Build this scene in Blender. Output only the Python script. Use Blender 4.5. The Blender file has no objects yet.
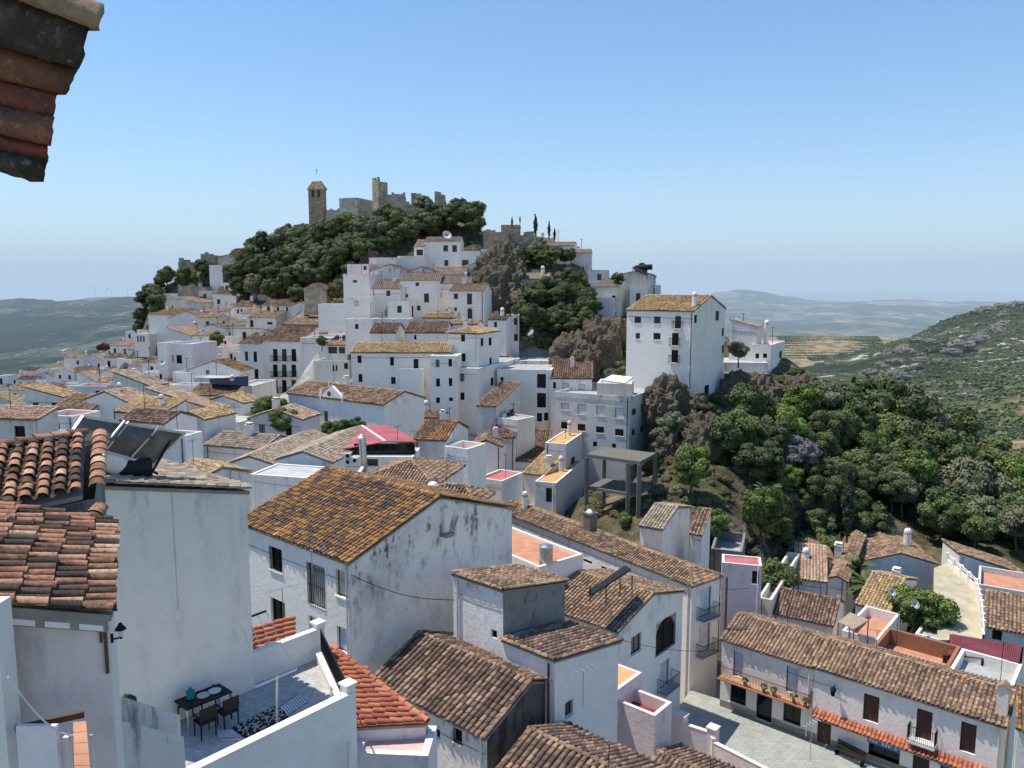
import bpy, math, random
import numpy as np
from mathutils import Vector, Matrix, noise as mnoise
from mathutils.geometry import tessellate_polygon
random.seed(7)
RS = np.random.RandomState(11)
SC = bpy.context.scene
COL = SC.collection
F = 770.0
PITCH = math.radians(7.1)
CP, SP = math.cos(PITCH), math.sin(PITCH)

# ---------------------------------------------------------------- geometry of the view: the camera stands at the origin
def ray(px, py):
    a = (px - 512) / F; b = (384 - py) / F
    return Vector((a, CP + b * SP, -SP + b * CP))
def D(px, py, Y):
    r = ray(px, py); return r * (Y / r.y)
def Pz(px, py, z):
    r = ray(px, py); return r * (z / r.z)
def colsolve(P, d, px):
    k = (px - 512) / F
    # (P+t d).x = k*((P+t d).y*CP - (P+t d).z*SP)
    den = d.x - k * (d.y * CP - d.z * SP)
    return (k * (P.y * CP - P.z * SP) - P.x) / den
def on_plane(px, py, P, n):
    r = ray(px, py); return r * (P.dot(n) / r.dot(n))

# ---------------------------------------------------------------- materials
MATS = {}
class N:
    def __init__(s, name):
        m = bpy.data.materials.new(name); m.use_nodes = True
        s.m = m; s.t = m.node_tree; s.t.nodes.clear()
        s.out = s.n('ShaderNodeOutputMaterial'); s.b = s.n('ShaderNodeBsdfPrincipled')
        s.l(s.b.outputs[0], s.out.inputs[0])
    def n(s, k, **kw):
        x = s.t.nodes.new(k)
        for a, v in kw.items(): setattr(x, a, v)
        return x
    def l(s, a, b): s.t.links.new(a, b)
    def math(s, op, a, b=None, clamp=False):
        x = s.n('ShaderNodeMath', operation=op, use_clamp=clamp)
        for i, v in enumerate((a, b)):
            if v is None: continue
            if isinstance(v, (int, float)): x.inputs[i].default_value = v
            else: s.l(v, x.inputs[i])
        return x.outputs[0]
    def pos(s, sc=(1, 1, 1), obj=False):
        mp = s.n('ShaderNodeMapping'); mp.inputs['Scale'].default_value = sc
        if obj: s.l(s.n('ShaderNodeTexCoord').outputs['Object'], mp.inputs[0])
        else: s.l(s.n('ShaderNodeNewGeometry').outputs['Position'], mp.inputs[0])
        return mp.outputs[0]
    def noise(s, scale, detail=4, rough=.6, vec=None):
        x = s.n('ShaderNodeTexNoise'); x.inputs['Scale'].default_value = scale
        x.inputs['Detail'].default_value = detail; x.inputs['Roughness'].default_value = rough
        s.l(vec if vec is not None else s.pos(), x.inputs['Vector']); return x.outputs[0]
    def mr(s, v, a, b, c=0., d=1.):
        x = s.n('ShaderNodeMapRange'); s.l(v, x.inputs[0])
        for i, q in enumerate((a, b, c, d)): x.inputs[i + 1].default_value = q
        return x.outputs[0]
    def ramp(s, v, stops, interp='LINEAR'):
        x = s.n('ShaderNodeValToRGB'); x.color_ramp.interpolation = interp
        e = x.color_ramp.elements
        while len(e) < len(stops): e.new(.5)
        for q, (p, c) in zip(e, stops): q.position = p; q.color = (*c, 1)
        s.l(v, x.inputs[0]); return x.outputs[0]
    def mix(s, f, a, b, mode='MIX'):
        x = s.n('ShaderNodeMix', data_type='RGBA', blend_type=mode)
        for i, v in ((0, f), (6, a), (7, b)):
            if isinstance(v, (int, float)): x.inputs[i].default_value = v
            elif isinstance(v, tuple): x.inputs[i].default_value = (*v, 1)
            else: s.l(v, x.inputs[i])
        return x.outputs[2]
    def attr(s, name):
        x = s.n('ShaderNodeAttribute'); x.attribute_name = name; return x.outputs['Fac']
    def bump(s, h, st=.3, dist=.05):
        x = s.n('ShaderNodeBump'); x.inputs['Strength'].default_value = st; x.inputs['Distance'].default_value = dist
        s.l(h, x.inputs['Height']); s.l(x.outputs[0], s.b.inputs['Normal'])
    def base(s, c):
        if isinstance(c, tuple): s.b.inputs['Base Color'].default_value = (*c, 1)
        else: s.l(c, s.b.inputs['Base Color'])
    def rough(s, r, spec=.3):
        s.b.inputs['Roughness'].default_value = r; s.b.inputs['Specular IOR Level'].default_value = spec

def mat_simple(name, col, rough=.8, metal=0., var=.25, scale=2., spec=.3, bump=0.):
    if name in MATS: return MATS[name]
    n = N(name)
    f = n.noise(scale, 5)
    n.base(n.mix(n.mr(f, .3, .7), tuple(c * (1 - var) for c in col), tuple(min(1, c * (1 + var * .5)) for c in col)))
    n.rough(rough, spec); n.b.inputs['Metallic'].default_value = metal
    if bump: n.bump(n.noise(scale * 8, 4), .5, bump)
    MATS[name] = n.m; return n.m

def mat_wall(name, col, grime=.35, streak=.5, dirt=(.16, .15, .14), top=.5, stretch=.42):
    if name in MATS: return MATS[name]
    n = N(name)
    rnd = n.n('ShaderNodeObjectInfo').outputs['Random']
    big = n.noise(.35, 6, .65)
    st = n.noise(1.0, 7, .72, n.pos((1.6, 1.6, stretch)))
    fine = n.noise(9, 5, .7)
    dt = n.attr('dt')
    topf = n.math('POWER', 2.718, n.math('MULTIPLY', dt, -1.1))
    # damp streaks that start under the eaves, plus patches low down
    g1 = n.math('MULTIPLY', n.mr(st, .52, .72), n.math('ADD', n.math('MULTIPLY', topf, top * 2), streak * .35), True)
    g2 = n.math('MULTIPLY', n.mr(big, .5, .78), grime, True)
    g3 = n.math('MULTIPLY', n.mr(fine, .55, .8), n.math('MULTIPLY', g1, 1.), True)
    g = n.math('ADD', n.math('ADD', n.math('MULTIPLY', g1, .75), g2), g3, True)
    c0 = n.mix(n.mr(big, .3, .7), tuple(c * .93 for c in col), col)
    c0 = n.mix(n.math('MULTIPLY', rnd, .5), c0, tuple(c * q for c, q in zip(col, (.93, .91, .88))))
    # repainted patches
    v = n.n('ShaderNodeTexVoronoi'); v.inputs['Scale'].default_value = .35; n.l(n.pos((1, 1, .8)), v.inputs['Vector'])
    c0 = n.mix(n.math('MULTIPLY', n.mr(v.outputs['Color'], .55, .6), .25), c0, tuple(c * .86 for c in col))
    c0 = n.mix(n.math('MULTIPLY', n.mr(n.noise(1.6, 6, .75), .48, .6), .16), c0, tuple(c * .7 for c in col)); c0 = n.mix(n.math('MULTIPLY', n.mr(n.noise(6, 6, .8), .6, .64), .22), c0, tuple(c * .5 for c in col))
    n.base(n.mix(g, c0, dirt)); n.rough(.9, .15)
    n.bump(n.math('ADD', n.noise(3.5, 5, .6), n.math('MULTIPLY', n.noise(22, 4), .25)), .55, .05)
    MATS[name] = n.m; return n.m

def mat_tile(name, stops, patch=.5, patchscale=.9, mottle=.45, lichen=None, lic_amt=.5):
    n = N(name)
    r = n.attr('rnd')
    f = n.math('ADD', n.math('MULTIPLY', r, 1 - patch), n.math('MULTIPLY', n.mr(n.noise(patchscale, 5, .65), .25, .75), patch), True)
    c = n.ramp(f, stops)
    if lichen:
        lf = n.math('MULTIPLY', n.mr(n.math('ADD', n.noise(2.2, 6, .7), n.math('MULTIPLY', n.math('SUBTRACT', r, .5), .25)), .62 - lic_amt * .25, .72 - lic_amt * .2), .9, True)
        c = n.mix(lf, c, lichen)
    m = n.noise(14, 6, .75)
    c = n.mix(n.math('MULTIPLY', n.mr(m, .48, .66), mottle), c, (.05, .045, .04))
    c = n.mix(n.math('MULTIPLY', n.mr(n.noise(31, 3), .6, .75), mottle * .5), c, (.5, .46, .38))
    n.base(c); n.rough(.92, .12); n.bump(m, .5, .02)
    MATS[name] = n.m; return n.m

mat_tile('tile_ochre', [(0, (.055, .045, .042)), (.33, (.13, .095, .075)), (.5, (.22, .13, .075)), (.62, (.38, .19, .07)), (.8, (.48, .26, .11)), (1, (.68, .52, .38))], .4, .8, .5, (.42, .19, .04), .22)
mat_tile('tile_brown', [(0, (.055, .042, .036)), (.35, (.14, .095, .072)), (.6, (.27, .17, .12)), (.8, (.42, .28, .19)), (.93, (.42, .28, .17)), (1, (.45, .2, .12))], .35, .8, .5)
mat_tile('tile_mixed', [(0, (.035, .03, .026)), (.3, (.08, .055, .042)), (.44, (.16, .095, .06)), (.56, (.4, .19, .11)), (.75, (.55, .3, .18)), (.9, (.62, .44, .29)), (1, (.64, .54, .41))], .25, 3., .85)
mat_tile('tile_old', [(0, (.06, .048, .04)), (.3, (.18, .125, .09)), (.55, (.35, .225, .145)), (.8, (.52, .36, .24)), (1, (.64, .5, .37))], .4, .8, .45, (.45, .24, .06), .12)
mat_tile('tile_beige', [(0, (.14, .11, .085)), (.35, (.32, .25, .18)), (.7, (.5, .4, .3)), (1, (.62, .5, .4))], .35, .9, .3)
mat_tile('tile_straw', [(0, (.13, .085, .05)), (.35, (.38, .26, .14)), (.65, (.6, .43, .24)), (1, (.75, .6, .42))], .3, .9, .35, (.55, .3, .06), .1)
mat_tile('tile_red', [(0, (.24, .08, .05)), (.4, (.42, .145, .085)), (.7, (.54, .21, .12)), (1, (.64, .34, .22))], .3, .8, .3)
mat_tile('tile_pink', [(0, (.24, .15, .11)), (.4, (.44, .29, .2)), (.7, (.58, .42, .31)), (1, (.68, .55, .44))], .3, .8, .3)

mat_wall('plaster_white', (.90, .835, .755), .22, .5, top=.35)
mat_wall('plaster_clean', (.91, .85, .775), .12, .2, top=.18)
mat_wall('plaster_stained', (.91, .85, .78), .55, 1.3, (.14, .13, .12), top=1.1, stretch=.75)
mat_wall('plaster_rough_lit', (.93, .9, .85), .3, .5, (.3, .28, .25), top=.5, stretch=.9)  # extra pale coat: sunlight on these walls is put into the colour
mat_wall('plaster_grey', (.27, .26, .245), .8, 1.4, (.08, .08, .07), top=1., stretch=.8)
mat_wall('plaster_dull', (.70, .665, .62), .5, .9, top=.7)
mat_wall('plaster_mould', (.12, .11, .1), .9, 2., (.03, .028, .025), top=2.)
mat_wall('plaster_pink', (.82, .74, .72), .2, .5, top=.3)
mat_wall('plaster_rose', (.82, .68, .64), .25, .6, top=.3)
mat_wall('plaster_cream', (.78, .73, .62), .3, .6, top=.4)
mat_wall('plaster_blue', (.82, .80, .76), .2, .4, top=.3)
mat_wall('concrete', (.19, .175, .145), .6, 1., (.1, .09, .08), top=.6)
mat_wall('brick_terrace', (.36, .17, .1), .4, .7, (.12, .06, .04), top=.3)
mat_simple('mortar', (.3, .27, .24), .95, bump=.02)
mat_simple('floor_grey', (.42, .42, .4), .85, scale=1.2)
mat_simple('floor_terracotta', (.55, .27, .16), .85, scale=1.5)
mat_simple('floor_red', (.5, .16, .15), .8, scale=.8)
mat_simple('floor_orange', (.62, .36, .15), .85, scale=.8)
mat_simple('floor_white', (.5, .49, .46), .85, scale=.8)
mat_simple('floor_pink', (.66, .47, .42), .85, scale=.8)
mat_simple('frame_dark', (.028, .02, .017), .6)
mat_simple('frame_white', (.7, .7, .7), .5)
mat_simple('wood_brown', (.13, .055, .035), .6, scale=5)
mat_simple('shutter_pale', (.66, .65, .62), .7)
mat_simple('shutter_tan', (.6, .52, .42), .7)
mat_simple('iron', (.02, .02, .022), .5, .6)
mat_simple('steel', (.55, .55, .56), .35, .9)
mat_simple('stone_base', (.3, .26, .21), .9, scale=3, bump=.04)
mat_simple('metal_red', (.5, .15, .16), .55, scale=.5)
mat_simple('metal_maroon', (.22, .05, .06), .6, scale=1.5)
mat_simple('canvas_tan', (.42, .32, .22), .9)
mat_simple('navy', (.012, .014, .03), .9, spec=.05)
mat_simple('green_cloth', (.03, .16, .07), .8)
mat_simple('red_plain', (.5, .03, .05), .7)
mat_simple('blue_sign', (.05, .2, .5), .5)
mat_simple('white_plain', (.8, .8, .8), .6)
mat_simple('rubber', (.015, .015, .016), .5)
mat_simple('trunk', (.12, .085, .06), .95, scale=6, bump=.03)

def _glass():
    n = N('window_glass'); rn = n.n('ShaderNodeObjectInfo').outputs['Random']; n.base(n.ramp(rn, [(.0, (.004, .005, .007)), (.6, (.012, .012, .014)), (.78, (.06, .055, .05)), (.84, (.02, .022, .028)), (.94, (.25, .23, .2)), (1., (.01, .012, .014))], 'CONSTANT')); n.rough(.12, .35); MATS['window_glass'] = n.m
    n = N('solar_glass')
    w = n.n('ShaderNodeTexBrick'); w.inputs['Scale'].default_value = 6
    n.base((.03, .035, .045)); n.rough(.25, .4); MATS['solar_glass'] = n.m
_glass()
def M(k): return MATS[k]

# ---------------------------------------------------------------- mesh collector
class MB:
    def __init__(s): s.v = []; s.f = []; s.m = []; s.rnd = []; s.dt = []; s.np = []
    def add(s, pts, faces, mi=0, rnd=.5, dt=None):
        o = len(s.v)
        for i, p in enumerate(pts):
            s.v.append(tuple(p)); s.rnd.append(rnd); s.dt.append(9. if dt is None else dt[i])
        for f in faces: s.f.append(tuple(o + i for i in f)); s.m.append(mi)
    def quad(s, a, b, c, d, mi=0, dt=None): s.add([a, b, c, d], [(0, 1, 2, 3)], mi, dt=dt)
    def poly(s, pts, mi=0, rnd=.5): s.add(pts, [tuple(range(len(pts)))], mi, rnd)
    def box(s, o, ax, ay, az, lo, hi, mi=0, rnd=.5):
        P = [o + ax * x + ay * y + az * z for z in (lo[2], hi[2]) for y in (lo[1], hi[1]) for x in (lo[0], hi[0])]
        s.add(P, [(0, 2, 3, 1), (4, 5, 7, 6), (0, 1, 5, 4), (2, 6, 7, 3), (0, 4, 6, 2), (1, 3, 7, 5)], mi, rnd)
    def bar(s, p, q, w, mi=0, h=None, up=Vector((0, 0, 1))):
        d = (q - p); L = d.length; d = d / L
        if abs(d.dot(up)) > .95: up = Vector((0, 1, 0)) if abs(d.y) < .9 else Vector((1, 0, 0))
        x = d.cross(up).normalized(); y = x.cross(d)
        h = h or w
        s.box(p, x, y, d, (-w / 2, -h / 2, 0), (w / 2, h / 2, L), mi)
    def tube(s, p, q, r, mi=0, n=8, r2=None, cap=True):
        r2 = r if r2 is None else r2
        d = (q - p).normalized(); up = Vector((0, 0, 1))
        if abs(d.z) > .95: up = Vector((0, 1, 0))
        x = d.cross(up).normalized(); y = x.cross(d)
        P = []
        for c, rr in ((p, r), (q, r2)):
            for i in range(n):
                a = 2 * math.pi * i / n; P.append(c + x * math.cos(a) * rr + y * math.sin(a) * rr)
        Fs = [(i, (i + 1) % n, n + (i + 1) % n, n + i) for i in range(n)]
        if cap: Fs += [tuple(range(n)), tuple(range(n, 2 * n))]
        s.add(P, Fs, mi)
    def dome(s, c, r, mi=0, n=10, k=4, sq=1.):
        P = []; Fs = []
        for j in range(k):
            a = math.pi / 2 * j / k
            for i in range(n):
                t = 2 * math.pi * i / n
                P.append(c + Vector((math.cos(t) * math.cos(a) * r, math.sin(t) * math.cos(a) * r, math.sin(a) * r * sq)))
        P.append(c + Vector((0, 0, r * sq)))
        for j in range(k - 1):
            for i in range(n): Fs.append((j * n + i, j * n + (i + 1) % n, (j + 1) * n + (i + 1) % n, (j + 1) * n + i))
        for i in range(n): Fs.append(((k - 1) * n + i, (k - 1) * n + (i + 1) % n, k * n))
        s.add(P, Fs, mi)
    def slab(s, pts, th, mi=0, up=Vector((0, 0, 1))):
        n = len(pts); lo = [p - up * th for p in pts]
        s.add(list(pts) + lo, [tuple(range(n)), tuple(range(2 * n - 1, n - 1, -1))] + [(i, (i + 1) % n, n + (i + 1) % n, n + i) for i in range(n)], mi)
    def build(s, name, mats, parent=None, smooth=False):
        V = np.array(s.v, dtype=np.float64).reshape(-1, 3); nf = len(s.f)
        loops = [i for f in s.f for i in f]; tot = [len(f) for f in s.f]; mi = list(s.m)
        rnd = np.array(s.rnd); dt = np.array(s.dt)
        smf = np.zeros(nf, bool)
        Ls = [np.array(loops, dtype=np.int64)]; Ts = [np.array(tot, dtype=np.int64)]; Ms = [np.array(mi, dtype=np.int64)]
        Vs = [V]; R = [rnd]; DT = [dt]; SM = [smf]; off = len(V)
        for v, f, r, m, sm in s.np:
            Vs.append(v); Ls.append((f + off).ravel()); Ts.append(np.full(len(f), f.shape[1])); Ms.append(np.full(len(f), m))
            R.append(r); DT.append(np.full(len(v), 9.)); SM.append(np.full(len(f), sm)); off += len(v)
        V = np.concatenate(Vs); L = np.concatenate(Ls); T = np.concatenate(Ts); Mi = np.concatenate(Ms)
        me = bpy.data.meshes.new(name)
        me.vertices.add(len(V)); me.loops.add(len(L)); me.polygons.add(len(T))
        me.vertices.foreach_set('co', V.ravel()); me.loops.foreach_set('vertex_index', L.astype(np.int32))
        st = np.concatenate([[0], np.cumsum(T)[:-1]]) if len(T) else np.array([])
        me.polygons.foreach_set('loop_start', st.astype(np.int32)); me.polygons.foreach_set('material_index', Mi.astype(np.int32))
        S = np.concatenate(SM)
        if smooth: S[:] = True
        me.polygons.foreach_set('use_smooth', S)
        for m in mats: me.materials.append(M(m) if isinstance(m, str) else m)
        for k, a in (('rnd', np.concatenate(R)), ('dt', np.concatenate(DT))):
            at = me.attributes.new(k, 'FLOAT', 'POINT'); at.data.foreach_set('value', a.astype(np.float32))
        me.update(calc_edges=True)
        o = bpy.data.objects.new(name, me); COL.objects.link(o)
        if parent: put(o, parent)
        return o
def put(o, parent):
    o.parent = parent
    if parent.parent is None:      # meshes are built in world space: take the thing's own place out
        o.matrix_parent_inverse = Matrix.Translation(-Vector(parent.location)) if parent.type == 'EMPTY' else Matrix.Identity(4)
def tag(o, label=None, cat=None, group=None, kind=None):
    if label: o['label'] = label
    if cat: o['category'] = cat
    if group: o['group'] = group
    if kind: o['kind'] = kind
    return o
LABELS = set()
def thing(name, label, cat, loc=(0, 0, 0), group=None):
    o = bpy.data.objects.new(name, None); COL.objects.link(o); o.location = loc
    o.empty_display_size = .2
    return tag(o, label, cat, group)

Z = Vector((0, 0, 1))
# ---------------------------------------------------------------- roof tiles: every half barrel is geometry
def barrels(mb, org, ax, side, nor, r0, r1, L, rnd, seg, mi, concave=False):
    """org (N,3) lower end centre; ax/side/nor unit frames (N,3); r0 lower, r1 upper radius; L (N,)"""
    n = len(org)
    if not n: return
    ang = np.linspace(0, math.pi, seg + 1)
    sgn = -1. if concave else 1.
    vs = []
    for end, rr in ((0, r0), (1, r1)):
        base = org + ax * (L[:, None] * end)
        for a in ang:
            vs.append(base + side * (math.cos(a) * rr)[:, None] * 1.0 + nor * (sgn * math.sin(a) * rr * .85)[:, None])
    v = np.stack(vs, 1).reshape(-1, 3)          # n, 2*(seg+1), 3
    k = 2 * (seg + 1)
    f = np.array([(i, i + 1, seg + 2 + i, seg + 1 + i) for i in range(seg)])
    f = (f[None] + (np.arange(n) * k)[:, None, None]).reshape(-1, 4)
    mb.np.append((v, f, np.repeat(rnd, k), mi, seg > 3))
def inside(pts, poly):
    x, y = pts[:, 0], pts[:, 1]; c = np.zeros(len(pts), bool); n = len(poly)
    for i in range(n):
        x1, y1 = poly[i]; x2, y2 = poly[(i + 1) % n]
        if y1 == y2: continue
        t = ((y1 > y) != (y2 > y)) & (x < (x2 - x1) * (y - y1) / (y2 - y1) + x1)
        c ^= t
    return c
def tile_surface(mb, poly, E, S, sp=.29, Lt=.36, seg=4, mi=0, slab_mi=1, channels=True, lift=.0, jit=.012):
    E = Vector(E).normalized(); S = Vector(S).normalized()
    nor = E.cross(S).normalized()
    if nor.z < 0: nor = -nor
    side = S.cross(nor).normalized()
    o = Vector(poly[0]); A = np.array([[E.dot(E), E.dot(S)], [E.dot(S), S.dot(S)]])
    Ai = np.linalg.inv(A)
    q = np.array([Ai @ np.array([(Vector(p) - o).dot(E), (Vector(p) - o).dot(S)]) for p in poly])
    mb.slab([Vector(p) - nor * (.05 if seg > 3 else 0) for p in poly], .09, slab_mi, nor)
    e0, e1, s0, s1 = q[:, 0].min(), q[:, 0].max(), q[:, 1].min(), q[:, 1].max()
    ne = max(1, int(round((e1 - e0) / sp))); sp_ = (e1 - e0) / ne
    ns = max(1, int(round((s1 - s0) / Lt))); Lt_ = (s1 - s0) / ns
    i, j = np.meshgrid(np.arange(ne), np.arange(ns), indexing='ij'); i = i.ravel(); j = j.ravel()
    off = RS.uniform(-.05, .05, ne)[i]
    for kind in ((0, 1) if channels else (0,)):
        ee = e0 + (i + (.5 if kind == 0 else 0.)) * sp_; ss = s0 + j * Lt_ + (off if kind == 0 else -off)
        sc = np.clip(ss + Lt_ * .5, s0 + .02, s1 - .02)
        ok = inside(np.stack([np.clip(ee, e0 + .01, e1 - .01), sc], 1), q)
        e_, s_ = ee[ok], ss[ok]; n = len(e_)
        if not n: continue
        On = np.array(o)[None] + e_[:, None] * np.array(E) + s_[:, None] * np.array(S)
        r = sp_ * (.36 if kind == 0 else .33)
        rnd = np.clip(RS.beta(1.6, 1.6, n), 0, 1)
        if kind == 1: rnd = rnd * .55
        jx = RS.normal(0, jit, (n, 1))
        ax = np.array(S)[None] + jx * np.array(side)[None] * 1.2 - np.array(nor)[None] * (.1 if kind == 0 else .06)
        ax /= np.linalg.norm(ax, axis=1)[:, None]
        nn = np.repeat(np.array(nor)[None], n, 0); sd = np.repeat(np.array(side)[None], n, 0)
        sag = np.array([mnoise.noise(Vector((a_ * .35, b_ * .35, o.x))) for a_, b_ in zip(e_, s_)])[:, None] * .07
        if seg > 3: On = On + np.array(nor) * sag
        if kind == 0:
            On = On + np.array(S) * RS.normal(0, .012, (n, 1)); On = On + np.array(nor) * (.055 + lift + RS.uniform(-.006, .012, (n, 1)))
            barrels(mb, On, ax, sd, nn, np.full(n, r), np.full(n, r * .84), np.full(n, Lt_ * 1.22), rnd, seg, mi)
        else:
            On = On + np.array(nor) * (.085 + lift)
            barrels(mb, On, ax, sd, nn, np.full(n, r), np.full(n, r), np.full(n, Lt_ * 1.15), rnd, max(2, seg - 2), mi, True)
def ridge_row(mb, p, q, r=.12, Lt=.38, seg=4, mi=0, lift=.05):
    p = Vector(p); q = Vector(q); d = q - p; L = d.length
    if L < .2: return
    d /= L; side = d.cross(Z).normalized(); nor = side.cross(d)
    n = max(1, int(round(L / Lt))); l = L / n
    t = np.arange(n) * l
    On = np.array(p)[None] + t[:, None] * np.array(d) + np.array(nor) * (lift + RS.uniform(-.008, .012, (n, 1)))
    ax = np.array(d)[None] + RS.normal(0, .02, (n, 1)) * np.array(side)[None] - .05 * np.array(nor)[None]
    barrels(mb, On, ax, np.repeat(np.array(side)[None], n, 0), np.repeat(np.array(nor)[None], n, 0), np.full(n, r), np.full(n, r * .86), np.full(n, l * 1.15), RS.beta(2, 1.6, n), seg, mi)

# ---------------------------------------------------------------- walls with real openings
def wall_face(mb, O, t, n, prof, zb, holes, mi=0, depth=.16, reveal=None):
    """vertical wall: O at t=0,h=0; t direction, outward normal n; prof [(t,h)...] the top line; zb world z of the foot; holes [(t0,t1,h0,h1)]"""
    h_b = zb - O.z
    outer = [(prof[0][0], h_b)] + list(prof) + [(prof[-1][0], h_b)]
    def top(tt):
        for (a, ha), (b, hb) in zip(prof, prof[1:]):
            if a - 1e-6 <= tt <= b + 1e-6 and b > a: return ha + (hb - ha) * (tt - a) / (b - a)
        return prof[-1][1]
    polys = [[Vector((a, b, 0)) for a, b in outer]]; good = []
    for h in holes:
        t0, t1, a, b = h[:4]
        bad = t0 < prof[0][0] + .05 or t1 > prof[-1][0] - .05 or a < h_b + .02 or b > min(top(t0), top(t1)) - .05
        bad = bad or any(t0 < g[1] + .03 and t1 > g[0] - .03 and a < g[3] + .03 and b > g[2] - .03 for g in good)
        if bad: continue
        good.append(h); polys.append([Vector((t0, a, 0)), Vector((t1, a, 0)), Vector((t1, b, 0)), Vector((t0, b, 0))])
    flat = [p for q in polys for p in q]
    tris = tessellate_polygon(polys)
    W = lambda p: O + t * p[0] + Z * p[1]
    mb.add([W(p) for p in flat], [tuple(x) for x in tris], mi, dt=[max(0, top(min(max(p[0], prof[0][0]), prof[-1][0])) - p[1]) for p in flat])
    for g in good:
        t0, t1, a, b = g[:4]; c = [W((t0, a)), W((t1, a)), W((t1, b)), W((t0, b))]
        for i in range(4): mb.quad(c[i], c[(i + 1) % 4], c[(i + 1) % 4] - n * depth, c[i] - n * depth, mi)
    return good

def fit_window(parent, O, t, n, w, kind, lod, depth):
    t0, t1, h0, h1 = w
    P = lambda a, h, d=0.: O + t * a + Z * h - n * d
    W = t1 - t0; H = h1 - h0
    door = 'door' in kind or 'balc' in kind
    nm = 'door' if door else 'window'
    mb = MB(); fw = .05 if W > .5 else .03; d = depth
    mi = 1 if 'white' in kind else 0
    if 'hole' in kind: fw = .03
    for (a, b, c, e) in ((t0, t0 + fw, h0, h1), (t1 - fw, t1, h0, h1), (t0 + fw, t1 - fw, h1 - fw, h1), (t0 + fw, t1 - fw, h0, h0 + fw)):
        mb.box(O, t, -n, Z, (a, d - .07, c), (b, d - .005, e), mi)
    if lod < 2 and 'hole' not in kind and 'shut' not in kind and 'wood' not in kind:
        c = (t0 + t1) / 2; mb.box(O, t, -n, Z, (c - fw * .5, d - .06, h0 + fw), (c + fw * .5, d - .01, h1 - fw), mi)
        if lod == 0 and door:
            for k in (.33, .66): mb.box(O, t, -n, Z, (t0 + fw, d - .055, h0 + H * k - .02), (t1 - fw, d - .012, h0 + H * k + .02), mi)
    if lod < 2 and 'hole' not in kind and not door:   # sill
        mb.box(O, t, -n, Z, (t0 - .06, -.07, h0 - .06), (t1 + .06, d - .08, h0 - .003), 2)
    if 'grille' in kind or 'bars' in kind:
        k = max(3, int(W / .14))
        for i in range(k + 1):
            x = t0 + .02 + (W - .04) * i / k; mb.box(O, t, -n, Z, (x - .01, -.05, h0), (x + .01, -.03, h1), 3)
        for q in (.08, .5, .92): mb.box(O, t, -n, Z, (t0, -.045, h0 + H * q - .01), (t1, -.025, h0 + H * q + .01), 3)
    if 'arch' in kind:      # masonry closing the corners above the arch
        c = (t0 + t1) / 2; R_ = W / 2; k = 10; hs = h1 - min(R_, H * .45); q = (h1 - hs) / R_
        for s in (-1, 1):
            for i in range(k):
                a0, a1 = math.pi / 2 * i / k, math.pi / 2 * (i + 1) / k
                x0, y0, x1, y1 = c + s * R_ * math.cos(a0), hs + math.sin(a0) * R_ * q, c + s * R_ * math.cos(a1), hs + math.sin(a1) * R_ * q
                mb.add([P(x0, y0, .012), P(x0, h1, .012), P(x1, h1, .012), P(x1, y1, .012), P(x0, y0, d), P(x1, y1, d)], [(0, 1, 2, 3), (0, 3, 5, 4)], 2)
    win = mb.build(nm, ['frame_dark', 'frame_white', 'plaster_clean', 'iron'], parent)
    pm = MB()
    if 'shut' in kind or 'wood' in kind:
        m = 'wood_brown' if 'wood' in kind else ('shutter_tan' if 'tan' in kind else 'shutter_pale')
        k = int(H / (.09 if lod == 0 else .3)) + 1
        for i in range(k):
            a = h0 + fw + (H - 2 * fw) * i / k; b = h0 + fw + (H - 2 * fw) * (i + 1) / k
            pm.add([P(t0 + fw, a, d - .05), P(t1 - fw, a, d - .05), P(t1 - fw, b, d - .02), P(t0 + fw, b, d - .02)], [(0, 1, 2, 3)])
            pm.add([P(t0 + fw, b, d - .05), P(t1 - fw, b, d - .05), P(t1 - fw, b, d - .02), P(t0 + fw, b, d - .02)], [(0, 1, 2, 3)])
        pm.build('shutter', [m], win)
    else:
        pm.quad(P(t0, h0, d), P(t1, h0, d), P(t1, h1, d), P(t0, h1, d))
        pm.build('pane', ['window_glass'], win)
    if 'balc' in kind and 'nobalc' not in kind:
        ex = .35 if lod == 0 else .25; out = .75 if lod == 0 else .6
        bb = MB(); bb.box(O, t, n, Z, (t0 - ex, .003, h0 - .14), (t1 + ex, out, h0 - .02), 0)
        b = bb.build('balcony', ['plaster_dull'], parent)
        rr = MB(); railing(rr, [P(t0 - ex + .03, h0, -.01), P(t0 - ex + .03, h0, -out + .04), P(t1 + ex - .03, h0, -out + .04), P(t1 + ex - .03, h0, -.01)], 1.0, .11 if lod == 0 else .2, .018 if lod == 0 else .03)
        rr.build('railing', ['iron'], b)
    return win
def railing(mb, pts, h=1., step=.12, w=.018, mi=0, z0=.0):
    for p, q in zip(pts, pts[1:]):
        mb.bar(p + Z * h, q + Z * h, w * 1.8, mi); mb.bar(p + Z * (.08 + z0), q + Z * (.08 + z0), w * 1.4, mi)
        L = (q - p).length; k = max(1, int(L / step))
        for i in range(k + 1):
            c = p + (q - p) * (i / k); mb.bar(c + Z * z0, c + Z * h, w, mi)

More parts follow.
